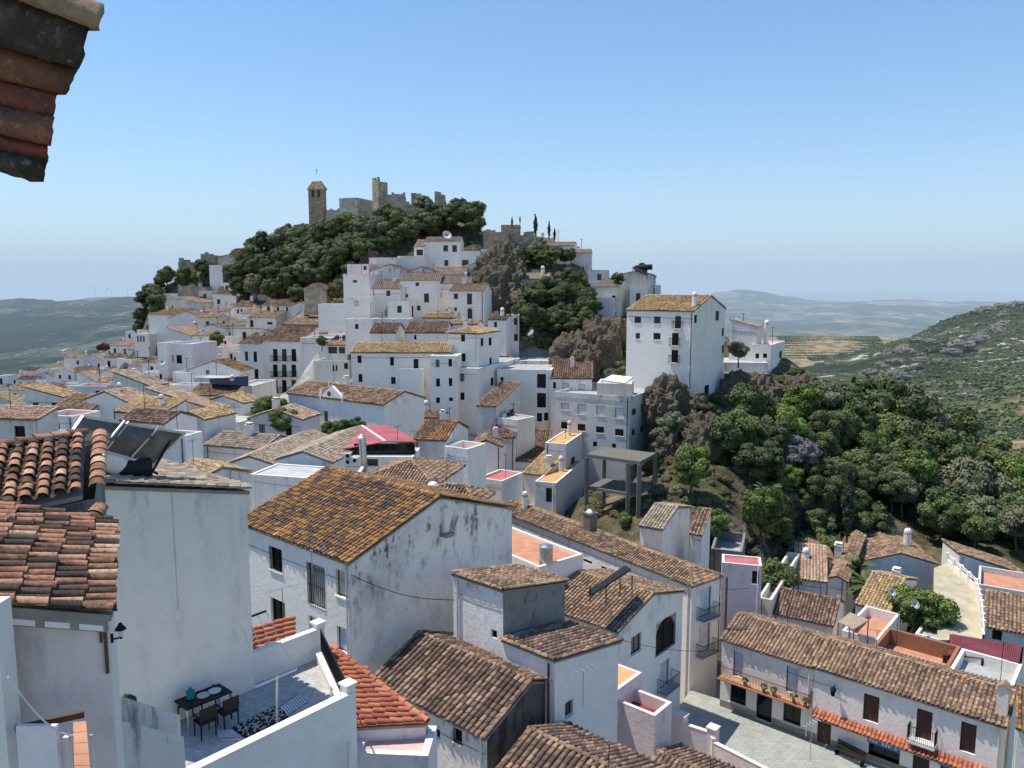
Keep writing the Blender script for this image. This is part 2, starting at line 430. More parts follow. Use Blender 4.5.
HOUSES = []; FOOT = []; WARN = []
class House: pass
def house(label, C, Y, xL, xR=None, yb=None, h=6., roof='gl', yaw=139.5, Dp=8., La=None, pitch=17., wall='plaster_white', tile='tile_old',
          wins=(), chim=(), name='house', cat='house', group=None, floor='floor_grey', rf=.5, par=.55, ov=.22, autow=None, walls=None, Ct=None, terr=True, rtile=None, foot=None):
    H = House(); H.C = C3 = Ct if Ct is not None else D(C[0], C[1], Y)
    ya = math.radians(yaw); H.u = u = Vector((math.cos(ya), math.sin(ya), 0)); H.v = v = Vector((math.sin(ya), -math.cos(ya), 0))
    H.La = La = La or colsolve(C3, u, xL); H.Lb = Lb = (colsolve(C3, v, xR) if xR is not None else Dp)
    if xR is not None and not 0 < Lb < 30: WARN.append(f'{label}: Lb {Lb:.1f}'); H.Lb = Lb = Dp
    if not 0 < La < 60: WARN.append(f'{label}: La {La:.1f}'); H.La = La = 6.
    zb = D(C[0], yb, Y).z if yb else C3.z - h
    zw = zb - 2.5
    dist = C3.length; lod = 0 if dist < 75 else (1 if dist < 125 else 2)
    root = thing(name, label, cat, (C3 + u * La / 2 + v * Lb / 2 - Z * (C3.z - zb)), group); H.root = root; H.zb = zb
    tp = math.tan(math.radians(pitch))
    ra, rb = La * rf, Lb * rf
    def hg(a, b):
        if roof == 'gl': return tp * Lb * .5 * min(b / rb, (Lb - b) / (Lb - rb))
        if roof == 'gr': return tp * La * .5 * min(a / ra, (La - a) / (La - ra))
        if roof == 'sl': return tp * b
        if roof == 'sb': return -tp * b
        if roof == 'sr': return tp * a
        if roof == 'sa': return -tp * a
        if roof == 'hip': return tp * min(a, La - a, b, Lb - b)
        return 0.
    H.hg = hg
    P = lambda a, b, hh=None, up=0.: C3 + u * a + v * b + Z * ((hg(a, b) if hh is None else hh) + up)
    H.P = P
    FOOT.append(([P(-.6, -.6, 0), P(La + .6, -.6, 0), P(La + .6, Lb + .6, 0), P(-.6, Lb + .6, 0)], zb, terr))
    # faces
    fr = {'L': (P(0, 0, 0), u, -v, La, lambda s: (s, 0.)), 'R': (P(0, 0, 0), v, -u, Lb, lambda s: (0., s)),
          'A': (P(La, 0, 0), v, u, Lb, lambda s: (La, s)), 'B': (P(0, Lb, 0), u, v, La, lambda s: (s, Lb))}
    wm = MB(); wl = [wall, (walls or {}).get('L', wall), (walls or {}).get('R', wall), wall]
    wi = {'L': 1, 'R': 2, 'A': 0, 'B': 0}
    wlist = {k: [] for k in fr}
    for w in wins:
        f, x0, y0, x1, y1 = w[:5]; kd = w[5] if len(w) > 5 else 'win'
        O, t, n, L, fn = fr[f]; xc, yc = (x0 + x1) / 2, (y0 + y1) / 2
        ta = (on_plane(x0, yc, O, n) - O).dot(t); tb = (on_plane(x1, yc, O, n) - O).dot(t)
        ha = on_plane(xc, y1, O, n).z - O.z; hb = on_plane(xc, y0, O, n).z - O.z
        wlist[f].append((min(ta, tb), max(ta, tb), ha, hb, kd))
    if autow:
        rr = random.Random(hash(label) % 997 if False else len(label) * 31 + int(C[0]))
        for f in autow:
            O, t, n, L, fn = fr[f]; top = min(hg(*fn(.01)), hg(*fn(L - .01)))
            z = top - 1.9
            while z > zb - C3.z + .3:
                k = max(1, int(L / 2.6))
                for i in range(k):
                    if rr.random() < .22: continue
                    c = L * (i + .5) / k + rr.uniform(-.2, .2); dr = rr.random() < .25
                    wlist[f].append((c - .4, c + .4, z - (.75 if dr else 0), z + 1.15, 'door' if dr else 'win'))
                z -= 2.8
    depth = .2 if lod == 0 else .14
    for k, (O, t, n, L, fn) in fr.items():
        prof = [(0., hg(*fn(0.)))]
        if (roof == 'gl' and k in 'RA'): prof.append((rb, hg(*fn(rb))))
        if (roof == 'gr' and k in 'LB'): prof.append((ra, hg(*fn(ra))))
        prof.append((L, hg(*fn(L))))
        good = wall_face(wm, O, t, n, prof, zw, [w for w in wlist[k]], wi[k], depth)
        for g in good: fit_window(root, O, t, n, g[:4], g[4], lod, depth)
    # roof
    if roof == 'flat':
        th = .22
        wm2 = wm
        o4 = [P(0, 0), P(La, 0), P(La, Lb), P(0, Lb)]; i4 = [P(th, th), P(La - th, th), P(La - th, Lb - th), P(th, Lb - th)]
        lo = [p - Z * par for p in i4]
        for i in range(4):
            j = (i + 1) % 4
            wm.quad(o4[i], o4[j], i4[j], i4[i], 3); wm.quad(i4[i], i4[j], lo[j], lo[i], 0)
        wallo = wm.build('wall', wl, root)
        rm = MB(); rm.poly(lo); ro = rm.build('roof', [floor], root); ro_planes = [(lo[0], Z)]
    else:
        wallo = wm.build('wall', wl, root)
        rm = MB(); seg = 5 if lod == 0 else (4 if lod == 1 else 3); rk = .06
        sp = .27 if lod == 0 else (.3 if lod == 1 else .36); Lt = .34 if lod == 0 else (.4 if lod == 1 else .55)
        U = .02 + .09
        pls = []
        if roof == 'gl':
            hr = tp * Lb * .5; s1 = hr / rb; s2 = hr / (Lb - rb)
            pls.append(([P(-rk, -ov, -ov * s1, U), P(La + rk, -ov, -ov * s1, U), P(La + rk, rb, hr, U), P(-rk, rb, hr, U)], u, v + Z * s1))
            pls.append(([P(-rk, Lb + ov, -ov * s2, U), P(La + rk, Lb + ov, -ov * s2, U), P(La + rk, rb, hr, U), P(-rk, rb, hr, U)], u, -v + Z * s2))
            rid = [(P(-rk, rb, hr, U), P(La + rk, rb, hr, U))]
            rakes = [(P(a, b, -ov * s, U), P(a, rb, hr, U)) for a in (-rk + .05, La + rk - .05) for b, s in ((-ov, s1), (Lb + ov, s2))]
        elif roof == 'gr':
            hr = tp * La * .5; s1 = hr / ra; s2 = hr / (La - ra)
            pls.append(([P(-ov, -rk, -ov * s1, U), P(-ov, Lb + rk, -ov * s1, U), P(ra, Lb + rk, hr, U), P(ra, -rk, hr, U)], v, u + Z * s1))
            pls.append(([P(La + ov, -rk, -ov * s2, U), P(La + ov, Lb + rk, -ov * s2, U), P(ra, Lb + rk, hr, U), P(ra, -rk, hr, U)], v, -u + Z * s2))
            rid = [(P(ra, -rk, hr, U), P(ra, Lb + rk, hr, U))]
            rakes = [(P(a, b, -ov * s, U), P(ra, b, hr, U)) for b in (-rk + .05, Lb + rk - .05) for a, s in ((-ov, s1), (La + ov, s2))]
        elif roof in ('sl', 'sb', 'sr', 'sa'):
            g = lambda a, b: P(a, b, {'sl': tp * b, 'sb': -tp * b, 'sr': tp * a, 'sa': -tp * a}[roof], U)
            A0, A1, B0, B1 = (-rk, La + rk, -rk, Lb + rk)
            if roof == 'sl': B0 = -ov
            if roof == 'sb': B1 = Lb + ov
            if roof == 'sr': A0 = -ov
            if roof == 'sa': A1 = La + ov
            pl = [g(A0, B0), g(A1, B0), g(A1, B1), g(A0, B1)]
            S = {'sl': v + Z * tp, 'sb': -v + Z * tp, 'sr': u + Z * tp, 'sa': -u + Z * tp}[roof]
            E = u if roof in ('sl', 'sb') else v
            if roof == 'sb': pl = [pl[3], pl[2], pl[1], pl[0]]
            if roof == 'sr': pl = [pl[0], pl[3], pl[2], pl[1]]
            if roof == 'sa': pl = [pl[1], pl[2], pl[3], pl[0]]
            pls.append((pl, E, S)); rid = [(pl[3], pl[2])]; rakes = [(pl[0], pl[3]), (pl[1], pl[2])]
        else:
            m = min(La, Lb) / 2; o = ov
            q = lambda a, b: P(a, b, tp * min(a, La - a, b, Lb - b), U)
            c = [q(-o, -o), q(La + o, -o), q(La + o, Lb + o), q(-o, Lb + o)]; r = [q(m, m), q(La - m, m), q(La - m, Lb - m), q(m, Lb - m)]
            pls = [([c[0], c[1], r[1], r[0]], u, v + Z * tp), ([c[1], c[2], r[2], r[1]], v, -u + Z * tp), ([c[2], c[3], r[3], r[2]], u, -v + Z * tp), ([c[3], c[0], r[0], r[3]], v, u + Z * tp)]
            rid = [(c[i], r[i]) for i in range(4)] + [(r[0], r[2])]; rakes = []
        for pl, E, S in pls:
            tile_surface(rm, pl, E, S, sp, Lt, seg, 0, 1, channels=lod < 2)
        for a, b in rid: ridge_row(rm, a, b, .11, .38, seg)
        if lod < 2:
            for a, b in rakes: ridge_row(rm, a, b, .09, .38, seg, lift=.06)
        ro = rm.build('roof', [tile, 'mortar'], root)
        ro_planes = [(pl[0], (pl[1] - pl[0]).cross(pl[2] - pl[0]).normalized()) for pl, E, S in pls]
    H.roof = ro
    for c in chim:
        px, py, hh, ww, kd = c[:5]
        hit = None
        for o_, n_ in ro_planes:
            if abs(n_.dot(ray(px, py))) < 1e-4: continue
            p = on_plane(px, py, o_, n_); a, b = (p - C3).dot(u), (p - C3).dot(v)
            if -.5 < a < La + .5 and -.5 < b < Lb + .5 and abs(p.z - C3.z - hg(a, b)) < .5:
                if hit is None or p.y < hit.y: hit = p
        if hit is None: hit = P(La / 2, Lb / 2)
        chimney(hit - Z * .3, hh + .3, ww, kd, ro, u, v)
    H.lod = lod
    if lod >= 1 and roof in ('gl', 'gr', 'sl', 'hip') and not chim and cat == 'house':
        rr = random.Random(int(C[0] * 7 + C[1])); 
        if rr.random() < .6:
            a, b = La * rr.uniform(.2, .8), Lb * rr.uniform(.35, .7); chimney(P(a, b) - Z * .2, rr.uniform(.9, 1.5), rr.uniform(.45, .7), rr.choice(('box', 'cowl', 'box')), ro, u, v)
    HOUSES.append(H)
    return H

def chimney(p, h, w, kd, parent, u=Vector((1, 0, 0)), v=Vector((0, 1, 0)), name='chimney'):
    mb = MB(); q = w / 2
    if kd == 'box':
        mb.box(p, u, v, Z, (-q, -q, 0), (q, q, h), 0); mb.box(p, u, v, Z, (-q - .06, -q - .06, h + .002), (q + .06, q + .06, h + .08), 0)
        mb.box(p, u, v, Z, (-q * .6, -q * .6, h + .082), (q * .6, q * .6, h + .25), 1)
        mb.box(p, u, v, Z, (-q, -q, h + .252), (q, q, h + .3), 0)
        o = mb.build(name, ['plaster_white', 'mortar'], parent)
    elif kd == 'stone':
        mb.box(p, u, v, Z, (-q, -q, 0), (q, q, h), 0); mb.box(p, u, v, Z, (-q * 1.2, -q * 1.2, h), (q * 1.2, q * 1.2, h + .1), 0)
        for s in (-1, 1): mb.bar(p + Z * (h + .1) + u * s * q, p + Z * (h + .45), .05, 0, w)
        o = mb.build(name, ['concrete'], parent)
    elif kd == 'cowl':
        mb.tube(p, p + Z * h, q, 0, 12); mb.dome(p + Z * h, q, 0, 12, 4)
        for i in range(5):
            a = -math.pi / 2 + (i - 2) * .6; c = p + Vector((math.cos(a) * q, math.sin(a) * q, h - .22))
            mb.box(c, Vector((-math.sin(a), math.cos(a), 0)), Vector((math.cos(a), math.sin(a), 0)), Z, (-.04, -.02, -.09), (.04, .012, .09), 1)
        o = mb.build(name, ['plaster_clean', 'iron'], parent)
    elif kd == 'tiled':
        mb.box(p, u, v, Z, (-q, -q, 0), (q, q, h), 0)
        for s in (-1, 1):
            mb.add([p + Z * (h) + u * (s * (q + .1)) + v * (-q - .1), p + Z * h + u * (s * (q + .1)) + v * (q + .1), p + Z * (h + .35) + v * (q + .1), p + Z * (h + .35) - v * (q + .1)], [(0, 1, 2, 3)], 2)
        for s in (-1, 1): mb.add([p + Z * (h + .3) + v * s * q, p + Z * h + v * s * q + u * q, p + Z * h + v * s * q - u * q], [(0, 1, 2)], 0)
        o = mb.build(name, ['plaster_white', 'mortar', 'tile_old'], parent)
    else:
        mb.tube(p, p + Z * h, q, 0, 10); mb.tube(p + Z * (h + .03), p + Z * (h + .14), q * 1.5, 0, 10, q * .3)
        o = mb.build(name, ['steel'], parent)
    return o
# ================================================================ the town: near blocks
def hA():
    # ridge and eave of the big orange roof were measured from the picture: a 10 m by 11 m block
    C3 = D(351, 563, 34)
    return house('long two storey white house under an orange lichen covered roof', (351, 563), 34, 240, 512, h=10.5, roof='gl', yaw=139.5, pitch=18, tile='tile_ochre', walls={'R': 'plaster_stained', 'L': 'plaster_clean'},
      wins=[('L', 270, 548, 282, 571, 'win grille'), ('L', 308, 565, 325, 607, 'door shut tan grille'), ('L', 336, 571, 348, 597, 'shut tan'), ('L', 271, 600, 285, 625, 'win'), ('L', 337, 628, 349, 652, 'shut'), ('L', 309, 618, 322, 640, 'shut')])
H_A = hA()
H_B = house('tall grey stained block with mossy tiled top beside the orange roof house', (503, 592), 33.5, 453, 565, h=8, roof='sb', pitch=12, wall='plaster_dull', walls={'R': 'plaster_grey', 'L': 'plaster_rough_lit'}, tile='tile_old',
  wins=[('L', 491, 630, 497, 638, 'hole')])
H_B2 = house('narrow white house with bare side wall and low brown tiled roof', (555, 662), 31, 503, 619, h=8, roof='sb', pitch=11, wall='plaster_clean', walls={'L': 'plaster_rough_lit'}, tile='tile_brown',
  wins=[('R', 565, 701, 573, 716, 'wood')])
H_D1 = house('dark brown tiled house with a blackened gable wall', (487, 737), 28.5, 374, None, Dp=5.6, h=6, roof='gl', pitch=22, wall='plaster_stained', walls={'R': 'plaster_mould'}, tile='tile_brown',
  wins=[('L', 454, 729, 462, 743, 'win bars'), ('L', 432, 728, 440, 738, 'hole')])
H_D2 = house('low house with brown barrel tile roof at the bottom edge of the view', (640, 868), 23.0, 489, None, Dp=5.0, h=5, roof='gl', pitch=21, wall='plaster_white', tile='tile_brown')
H_D3 = house('low tiled outhouse in front of the pink terrace wall', (740, 838), 33, 636, None, Dp=4.6, h=4, roof='gl', pitch=18, wall='plaster_rose', tile='tile_brown')
H_H = house('white house with a large arched window and a solar panel on its roof', (619, 632), 47, 540, 683, h=7.5, roof='gl', pitch=15, wall='plaster_white', tile='tile_old',
  wins=[('R', 631, 635, 641, 653, 'win'), ('R', 656, 618, 675, 650, 'win bars arch'), ('R', 660, 661, 669, 687, 'balc shut')])
H_LH = house('very long tiled house with two shuttered balconies at its end', (692, 586), 57, 491, 720, yb=None, h=10, roof='hip', yaw=126.7, Dp=7.6, pitch=21, tile='tile_old',
  wins=[('R', 700, 588, 711, 616, 'balc shut'), ('R', 699, 624, 710, 652, 'balc shut'), ('R', 698, 672, 716, 708, 'hole'), ('L', 624, 575, 627, 580, 'hole'), ('L', 640, 580, 644, 586, 'hole'), ('L', 583, 560, 592, 563, 'hole'), ('L', 601, 567, 608, 572, 'win')],
  chim=[(525, 508, 1.5, .55, 'cowl'), (575, 518, 1.6, .9, 'stone'), (620, 531, 1.6, .6, 'cowl'), (681, 553, 1.6, .8, 'cowl')])
H_T3 = house('flat roofed white house with a pink terrace and a steel water tank', (539, 567), 52, 510, 583, La=9., h=6, roof='flat', yaw=129, floor='floor_terracotta', par=.22, wall='plaster_clean')
H_M = house('pinkish grey house with one window and a red strip on its roof', (762, 566), 61, 722, None, h=9, roof='flat', yaw=165, Dp=2.2, wall='plaster_rose', floor='floor_red', par=.12,
  wins=[('L', 752, 571, 759, 584, 'win')])
H_s1 = house('small white cube house with a beige tiled roof behind the long roof', (663, 530), 64, 640, 690, h=5, roof='gl', yaw=150, pitch=14, tile='tile_beige')
H_s2 = house('slim white tower house with steep brown tile roof beside cowl chimney', (702, 535), 66, 690, None, h=6, roof='sl', yaw=150, pitch=30, tile='tile_brown', Dp=2.6)
H_s3 = house('roofless grey ruin with low crumbling walls above the gorge', (742, 552), 70, 711, None, h=4, roof='flat', yaw=160, Dp=6, wall='plaster_grey', floor='floor_grey', par=1.0)

# the tavern row along the square (two roofs, one eave line)
u_ = Vector((math.cos(math.radians(139.5)), math.sin(math.radians(139.5)), 0))
H_R1 = house('end house of the plaza row with stained mixed tile roof and long balcony', (814, 668), 50.4, 722, None, Dp=5.6, h=6.2, roof='gl', pitch=19, tile='tile_old', yaw=139.5, wall='plaster_white',
  wins=[('L', 733, 652, 743, 677, 'door shut'), ('L', 786, 667, 798, 693, 'door shut'), ('L', 730, 685, 746, 704, 'win'), ('L', 756, 693, 772, 721, 'door hole'), ('L', 783, 703, 801, 724, 'win'),
        ])
H_R2 = house('long plaza house with brown shutters and blue shop signs', (1006, 727), 44.0, 814.5, Ct=on_plane(1006, 727, H_R1.C - H_R1.v * .02, H_R1.v), Dp=5.6, h=6.8, roof='gl', pitch=19, tile='tile_old', yaw=139.5, wall='plaster_clean',
  wins=[('L', 817, 717, 831, 746, 'door wood'), ('L', 863, 695, 879, 722, 'door wood'), ('L', 916, 710, 932, 740, 'balc wood'), ('L', 960, 723, 976, 753, 'door wood'),
        ('L', 868, 739, 900, 765, 'win'), ('L', 912, 751, 929, 790, 'door hole'), ('L', 939, 766, 974, 800, 'win')], chim=[(1002, 712, 1.6, .6, 'tiled')])
H_N1 = house('brown tiled house with white gable behind the plaza row', (833, 626), 62, 772, None, Dp=5.5, h=4.5, roof='gl', pitch=24, tile='tile_brown', yaw=148)
H_N2 = house('white cottage with weathered tile roof below the gorge scrub', (826, 582), 72, 795, None, Dp=5, h=4, roof='sl', pitch=20, tile='tile_pink', yaw=160)
H_N2b = house('cottage with faded brown roof backing on the slope', (832, 560), 80, 793, None, Dp=6, h=5, roof='gr', pitch=20, tile='tile_old', yaw=165, walls={'L': 'plaster_blue'})
H_N3 = house('white gabled house with a tall chimney wall amid the cottages', (846, 582), 72, 828, 864, Dp=6, h=6, roof='gr', pitch=24, tile='tile_old', yaw=150, chim=[(838, 556, 1.2, .7, 'box')])
H_N4 = house('long ochre tiled roof house above the roof terrace', (889, 612), 66, 856, 917, h=5, roof='gl', pitch=17, tile='tile_straw', yaw=139.5, wins=[('R', 907, 624, 912, 633, 'win')])
H_N5 = house('white house with roof terrace, flower pots and tan awning', (878, 640), 59, 842, 900, h=6, roof='flat', yaw=139.5, floor='floor_terracotta', par=.9)
H_N5b = house('yard building with blue pool terrace in front of the round pine', (940, 640), 62, 915, 958, h=4, roof='flat', yaw=139.5, floor='floor_grey', par=.3)
H_N6 = house('low cream house with flat terrace next to the pinkish wall', (772, 600), 64, 758, 800, h=6, roof='flat', yaw=150, floor='floor_white', wall='plaster_cream', par=.8)
H_BT = house('brick walled roof terrace behind the plaza row', (948, 668), 50, 872, None, Dp=4.2, h=4, roof='flat', yaw=139.5, floor='floor_terracotta', wall='brick_terrace', par=1.2)
H_RC = house('white yard house under a maroon corrugated canopy', (1012, 690), 46.5, 948, None, Dp=4.5, h=6, roof='flat', yaw=139.5, floor='floor_grey', par=.8)
H_O1 = house('isolated white house with wide two slope brown roof under the trees', (935, 564), 80, 866, None, Dp=8, h=6, roof='gr', yaw=172, pitch=15, tile='tile_old', walls={'L': 'plaster_blue', 'R': 'plaster_blue'}, chim=[(907, 545, 1.6, .8, 'cowl')])
H_O2 = house('house with terracotta roof terrace above the grey parapet', (978, 584), 72, 977, 1050, La=6, h=6, roof='flat', yaw=58, floor='floor_terracotta', wall='plaster_dull', par=.6)
H_O3 = house('white house with brown tiled roof at the end of the ramp', (985, 626), 64, 984, 1050, La=4.4, h=5, roof='sr', yaw=58, pitch=20, tile='tile_old', wins=[('R', 992, 630, 1002, 640, 'win'), ('R', 1007, 628, 1015, 644, 'door wood')])
H_O4 = house('house with an orange tiled roof squeezed in beside the plaza row', (1018, 728), 42, 1016, 1070, La=2.6, h=7, roof='sr', yaw=58, pitch=25, tile='tile_ochre')

PLZ = on_plane(764, 722, H_R1.C, H_R1.v).z
for H in (H_R1, H_R2): H.zb = PLZ
# ================================================================ around the red roofed restaurant
H_G7 = house('lavender grey gabled house with a pale beige roof', (331, 463), 66, 276, None, Dp=13, h=6, roof='gr', yaw=168, pitch=17, tile='tile_beige', wall='plaster_blue', chim=[])
H_G7b = house('lavender grey house with beige roof and a broken gutter', (276, 466), 68, 228, None, Dp=13, h=6, roof='gr', yaw=170, pitch=17, tile='tile_beige', wall='plaster_blue', rf=.55)
H_G7c = house('low white annex with a flat top below the beige roofs', (306, 478), 60, 250, None, Dp=4, h=4, roof='flat', yaw=165, floor='floor_white', par=.1)
H_G6 = house('house with mossy brown roof and a plain grey gable', (195, 483), 49, 168, 249, h=7, roof='gl', pitch=17, tile='tile_straw', wall='plaster_dull', Dp=9)
H_br = house('brown roofed shed house with bluish wall below the restaurant', (434, 486), 58, 360, None, Dp=7, h=5, roof='hip', yaw=165, pitch=19, tile='tile_old', wall='plaster_blue')
H_hip = house('square house with a steep pyramid of pale bleached tiles', (476, 504), 50, 418, 492, h=5, roof='hip', yaw=160, pitch=24, tile='tile_old', chim=[(433, 500, .9, .8, 'cowl')])
H_rst = house('restaurant with a glazed dining room under a bright red metal roof', (413, 457), 69, 341, 420, h=6, roof='flat', yaw=178, Dp=11, par=.02, wall='plaster_white',
  wins=[('L', 367, 459, 378, 466, 'win')])
H_G8 = house('white house with orange lichen roof next to the red restaurant', (446, 441), 74, 414, 468, h=8, roof='gl', yaw=165, pitch=20, tile='tile_ochre', Dp=9, wins=[('R', 456, 442, 460, 453, 'win'), ('L', 424, 440, 430, 452, 'shut white')])
H_G8b = house('white roof terrace annex with a small brick chimney', (468, 449), 72, 444, 486, h=5, roof='flat', yaw=150, floor='floor_pink', par=.7, chim=[])
H_dk = house('dark brown tiled roof house in the hollow', (545, 462), 94, 484, None, Dp=9, h=5, roof='sl', yaw=172, pitch=14, tile='tile_brown')
H_red = house('white house with a red painted roof terrace', (502, 481), 84, 478, 523, h=5, roof='flat', yaw=150, floor='floor_red', par=.25)
H_bg = house('house with crumbling beige tiles between red terrace and yellow roof', (545, 476), 90, 524, 566, h=4, roof='sl', yaw=150, pitch=16, tile='tile_straw')
H_yl = house('little white house with an ochre yellow painted flat roof', (556, 483), 86, 535, 584, h=5, roof='flat', yaw=160, floor='floor_orange', par=.1, wins=[('L', 546, 488, 552, 502, 'door')], chim=[(577, 478, 1.5, .6, 'cowl')])
H_yl2 = house('white house with yellow parapet roof and a cylindrical vent', (566, 444), 93, 545, 591, h=5, roof='flat', yaw=160, floor='floor_orange', par=.12, wins=[('R', 571, 457, 575, 469, 'door'), ('L', 553, 459, 557, 466, 'win')], chim=[(579, 442, 1.6, .5, 'cowl')])
H_G9 = house('pinkish house with an external stair and a brown lean-to roof', (496, 407), 97, 477, 520, h=6.5, roof='sl', yaw=158, pitch=14, tile='tile_old', wall='plaster_dull', wins=[('R', 502, 411, 506, 420, 'door'), ('R', 510, 409, 514, 420, 'door')])
H_G9b = house('windowless cream wall house beside the tall white block', (517, 420), 95, 512, 535, La=5, h=7, roof='flat', yaw=140, floor='floor_grey', wall='plaster_cream', par=.2)
H_G10 = house('small gabled white cottage with a brown roof in the hollow', (501, 447), 90, 471, None, Dp=7, h=4, roof='gr', yaw=172, pitch=20, tile='tile_brown')
H_G10b = house('small cottage with a grey brown roof against the cream wall', (515, 438), 94, 488, None, Dp=6, h=5, roof='sl', yaw=172, pitch=18, tile='tile_brown')

# ================================================================ middle of the village
H_chap = house('long chapel like hall with a white bell gable on its front eave', (384, 405), 88, 288, 424, h=6.5, roof='gl', yaw=144, pitch=18, tile='tile_old', wall='plaster_blue', walls={'R': 'plaster_white'}, wins=[('L', 324, 411, 328, 422, 'win')], ov=.3)
W = 'win'
H_8a = house('wide white villa with straw coloured tiles and small square windows', (450, 353), 104, 351, None, Dp=7, h=9.5, roof='gl', yaw=178, pitch=16, tile='tile_straw', wall='plaster_clean',
  wins=[('L', 357.5, 355.5, 361.5, 363, W), ('L', 390, 357, 394, 365.5, W), ('L', 358.5, 374, 362.5, 382, W), ('L', 391, 377, 395.5, 384, W), ('L', 413.5, 359, 418.5, 368.5, 'door'), ('L', 435.5, 359, 439.5, 367, W), ('L', 448.2-.6, 359, 449, 367, W),
        ('L', 436, 378.5, 440, 386.5, W), ('L', 436.3, 397.5, 440, 402.5, W)])
H_8t = house('plain white box terrace built against the straw roofed villa', (422, 369), 103, 396, 430, h=7, roof='flat', yaw=168, floor='floor_white', par=.9, wall='plaster_clean', wins=[('R', 424, 379, 427.5, 387.5, W), ('R', 424, 399, 427.5, 407, W)])
H_8r = house('white stair wing with rows of windows between villa and tower', (457, 356), 101, 430, None, Dp=6, h=10, roof='flat', yaw=176, floor='floor_white', par=.05, wall='plaster_clean',
  wins=[('L', 448.5, 359, 452, 366.5, W), ('L', 448.7, 378, 452.3, 386, W), ('L', 435.5, 359.5, 439.5, 367, W), ('L', 436, 378.5, 440, 386.5, W), ('L', 436, 397.5, 440, 403, W), ('L', 449, 397.5, 453, 401, W)])
H_7 = house('white corner tower house with a low hipped straw tile roof', (478, 334), 105, 448, 499, h=5.5, roof='hip', yaw=160, pitch=16, tile='tile_straw', wall='plaster_clean',
  wins=[('L', 461, 334.5, 465, 341.5, W), ('L', 461.5, 353.5, 465.5, 361.5, W), ('R', 480.7, 338, 483.5, 346, W), ('R', 488.7, 337.5, 491.7, 345.5, W), ('R', 489.5, 357.5, 491.8, 366, W)])
H_7l = house('tall white lower storeys under the hipped corner tower', (478, 368.5), 103, 455, 520, h=9, roof='flat', yaw=160, par=.05, wall='plaster_clean', floor='floor_grey',
  wins=[('L', 460, 373.5, 464.3, 381.5, W), ('L', 460.5, 392.5, 464.5, 400, W), ('R', 490.7, 377.5, 493.7, 385.5, W)])
H_ap0 = house('white apartment wing with tall dark glazed bays', (551, 370), 107, 497, None, Dp=9, h=13, roof='flat', yaw=170, par=.1, wall='plaster_clean', floor='floor_grey',
  wins=[('L', 537, 374, 546, 388, W), ('L', 537, 393, 546, 407.5, W), ('L', 537, 413, 542, 421.5, W), ('L', 544, 412.5, 549, 420.5, W), ('L', 490.5+10, 377, 503.5, 385.5, W)])
H_ap1 = house('whitewashed apartment wing with a long brown tiled roof', (592, 379), 106, 551, None, Dp=8, h=12, roof='sl', yaw=174, pitch=14, tile='tile_brown', wall='plaster_white',
  wins=[('L', 553, 382, 556, 388.5, W), ('L', 562.8, 383, 568.5, 389, 'shut'), ('L', 578.8, 384, 584.5, 390, 'shut')])
H_ap2 = house('grey peeling apartment block with rusty shuttered windows', (630, 397), 97, 555, 662, h=13, roof='flat', yaw=150, par=.4, wall='plaster_dull', floor='floor_grey',
  wins=[('L', 561, 403, 569, 410, 'shut'), ('L', 577.5, 404, 586, 414.5, 'shut'), ('L', 596.5, 406, 605, 416, 'shut'), ('L', 615, 408, 624, 418.5, 'shut'),
        ('L', 561, 422, 568.5, 429, W), ('L', 577.5, 424, 585.5, 431, W), ('L', 596, 426.5, 604, 433, W), ('L', 615, 429, 623.5, 436, W), ('L', 593, 441.5, 597, 446.5, 'hole'), ('L', 612, 443.5, 616, 448, 'hole'),
        ('R', 632, 408.5, 636, 415, W), ('R', 641, 404, 644.5, 411.5, W), ('R', 648.2, 412.5, 658, 424, 'hole'), ('R', 632, 429, 635, 435.5, W), ('R', 640.5, 425.5, 644, 432, W)])
H_ph = house('pink penthouse room on the grey apartment roof', (632, 384), 99, 597, None, Dp=5, h=3, roof='flat', yaw=168, par=.02, wall='plaster_rose', floor='floor_white', terr=False)
H_slab = house('low round cornered white flat roof by the tower house', (549, 361), 116, 499, None, Dp=6, h=6, roof='flat', yaw=178, par=.15, wall='plaster_dull', floor='floor_white')

# the rows above
H5a = house('white row house with a balcony door under a rust brown roof', (400, 289), 128, 371.5, None, Dp=7, yb=319, roof='gl', yaw=178, pitch=22, tile='tile_brown', wall='plaster_clean', wins=[('L', 386.3, 290.5, 390.3, 296, W), ('L', 386.8, 306, 391.8, 316, 'balc')])
H5b = house('broad white row house with scattered small dark windows', (440, 280.5), 129, 400.3, None, Dp=7, yb=320, roof='gl', yaw=178, pitch=20, tile='tile_brown', wall='plaster_clean',
  wins=[('L', 415.5, 282.5, 419, 286, W), ('L', 424, 293.5, 429, 302.5, W), ('L', 417, 305.5, 420.5, 310.5, W), ('L', 405.3, 294, 408, 297.5, W)])
H5c = house('white row house with one square window and a brown roof', (472, 283.5), 129.5, 436, None, Dp=6, yb=320, roof='gl', yaw=178, pitch=18, tile='tile_brown', wall='plaster_clean', wins=[('L', 437.3+.4, 292.7, 441.5, 297, W), ('L', 446.6, 308.3, 449, 311.3, W)])
H5d = house('white end house with a golden roof and narrow tall windows', (484, 291), 125, 449.5, 492, yb=325, roof='gl', yaw=168, pitch=20, tile='tile_ochre', wall='plaster_clean',
  wins=[('L', 453.8, 293.5, 458, 299, W), ('L', 467, 293.5, 472, 304.5, 'door'), ('L', 467.5, 308.5, 472, 318.5, 'door'), ('L', 454.2, 307.5, 457, 311, W), ('L', 465.5, 321, 470, 326, 'door')])
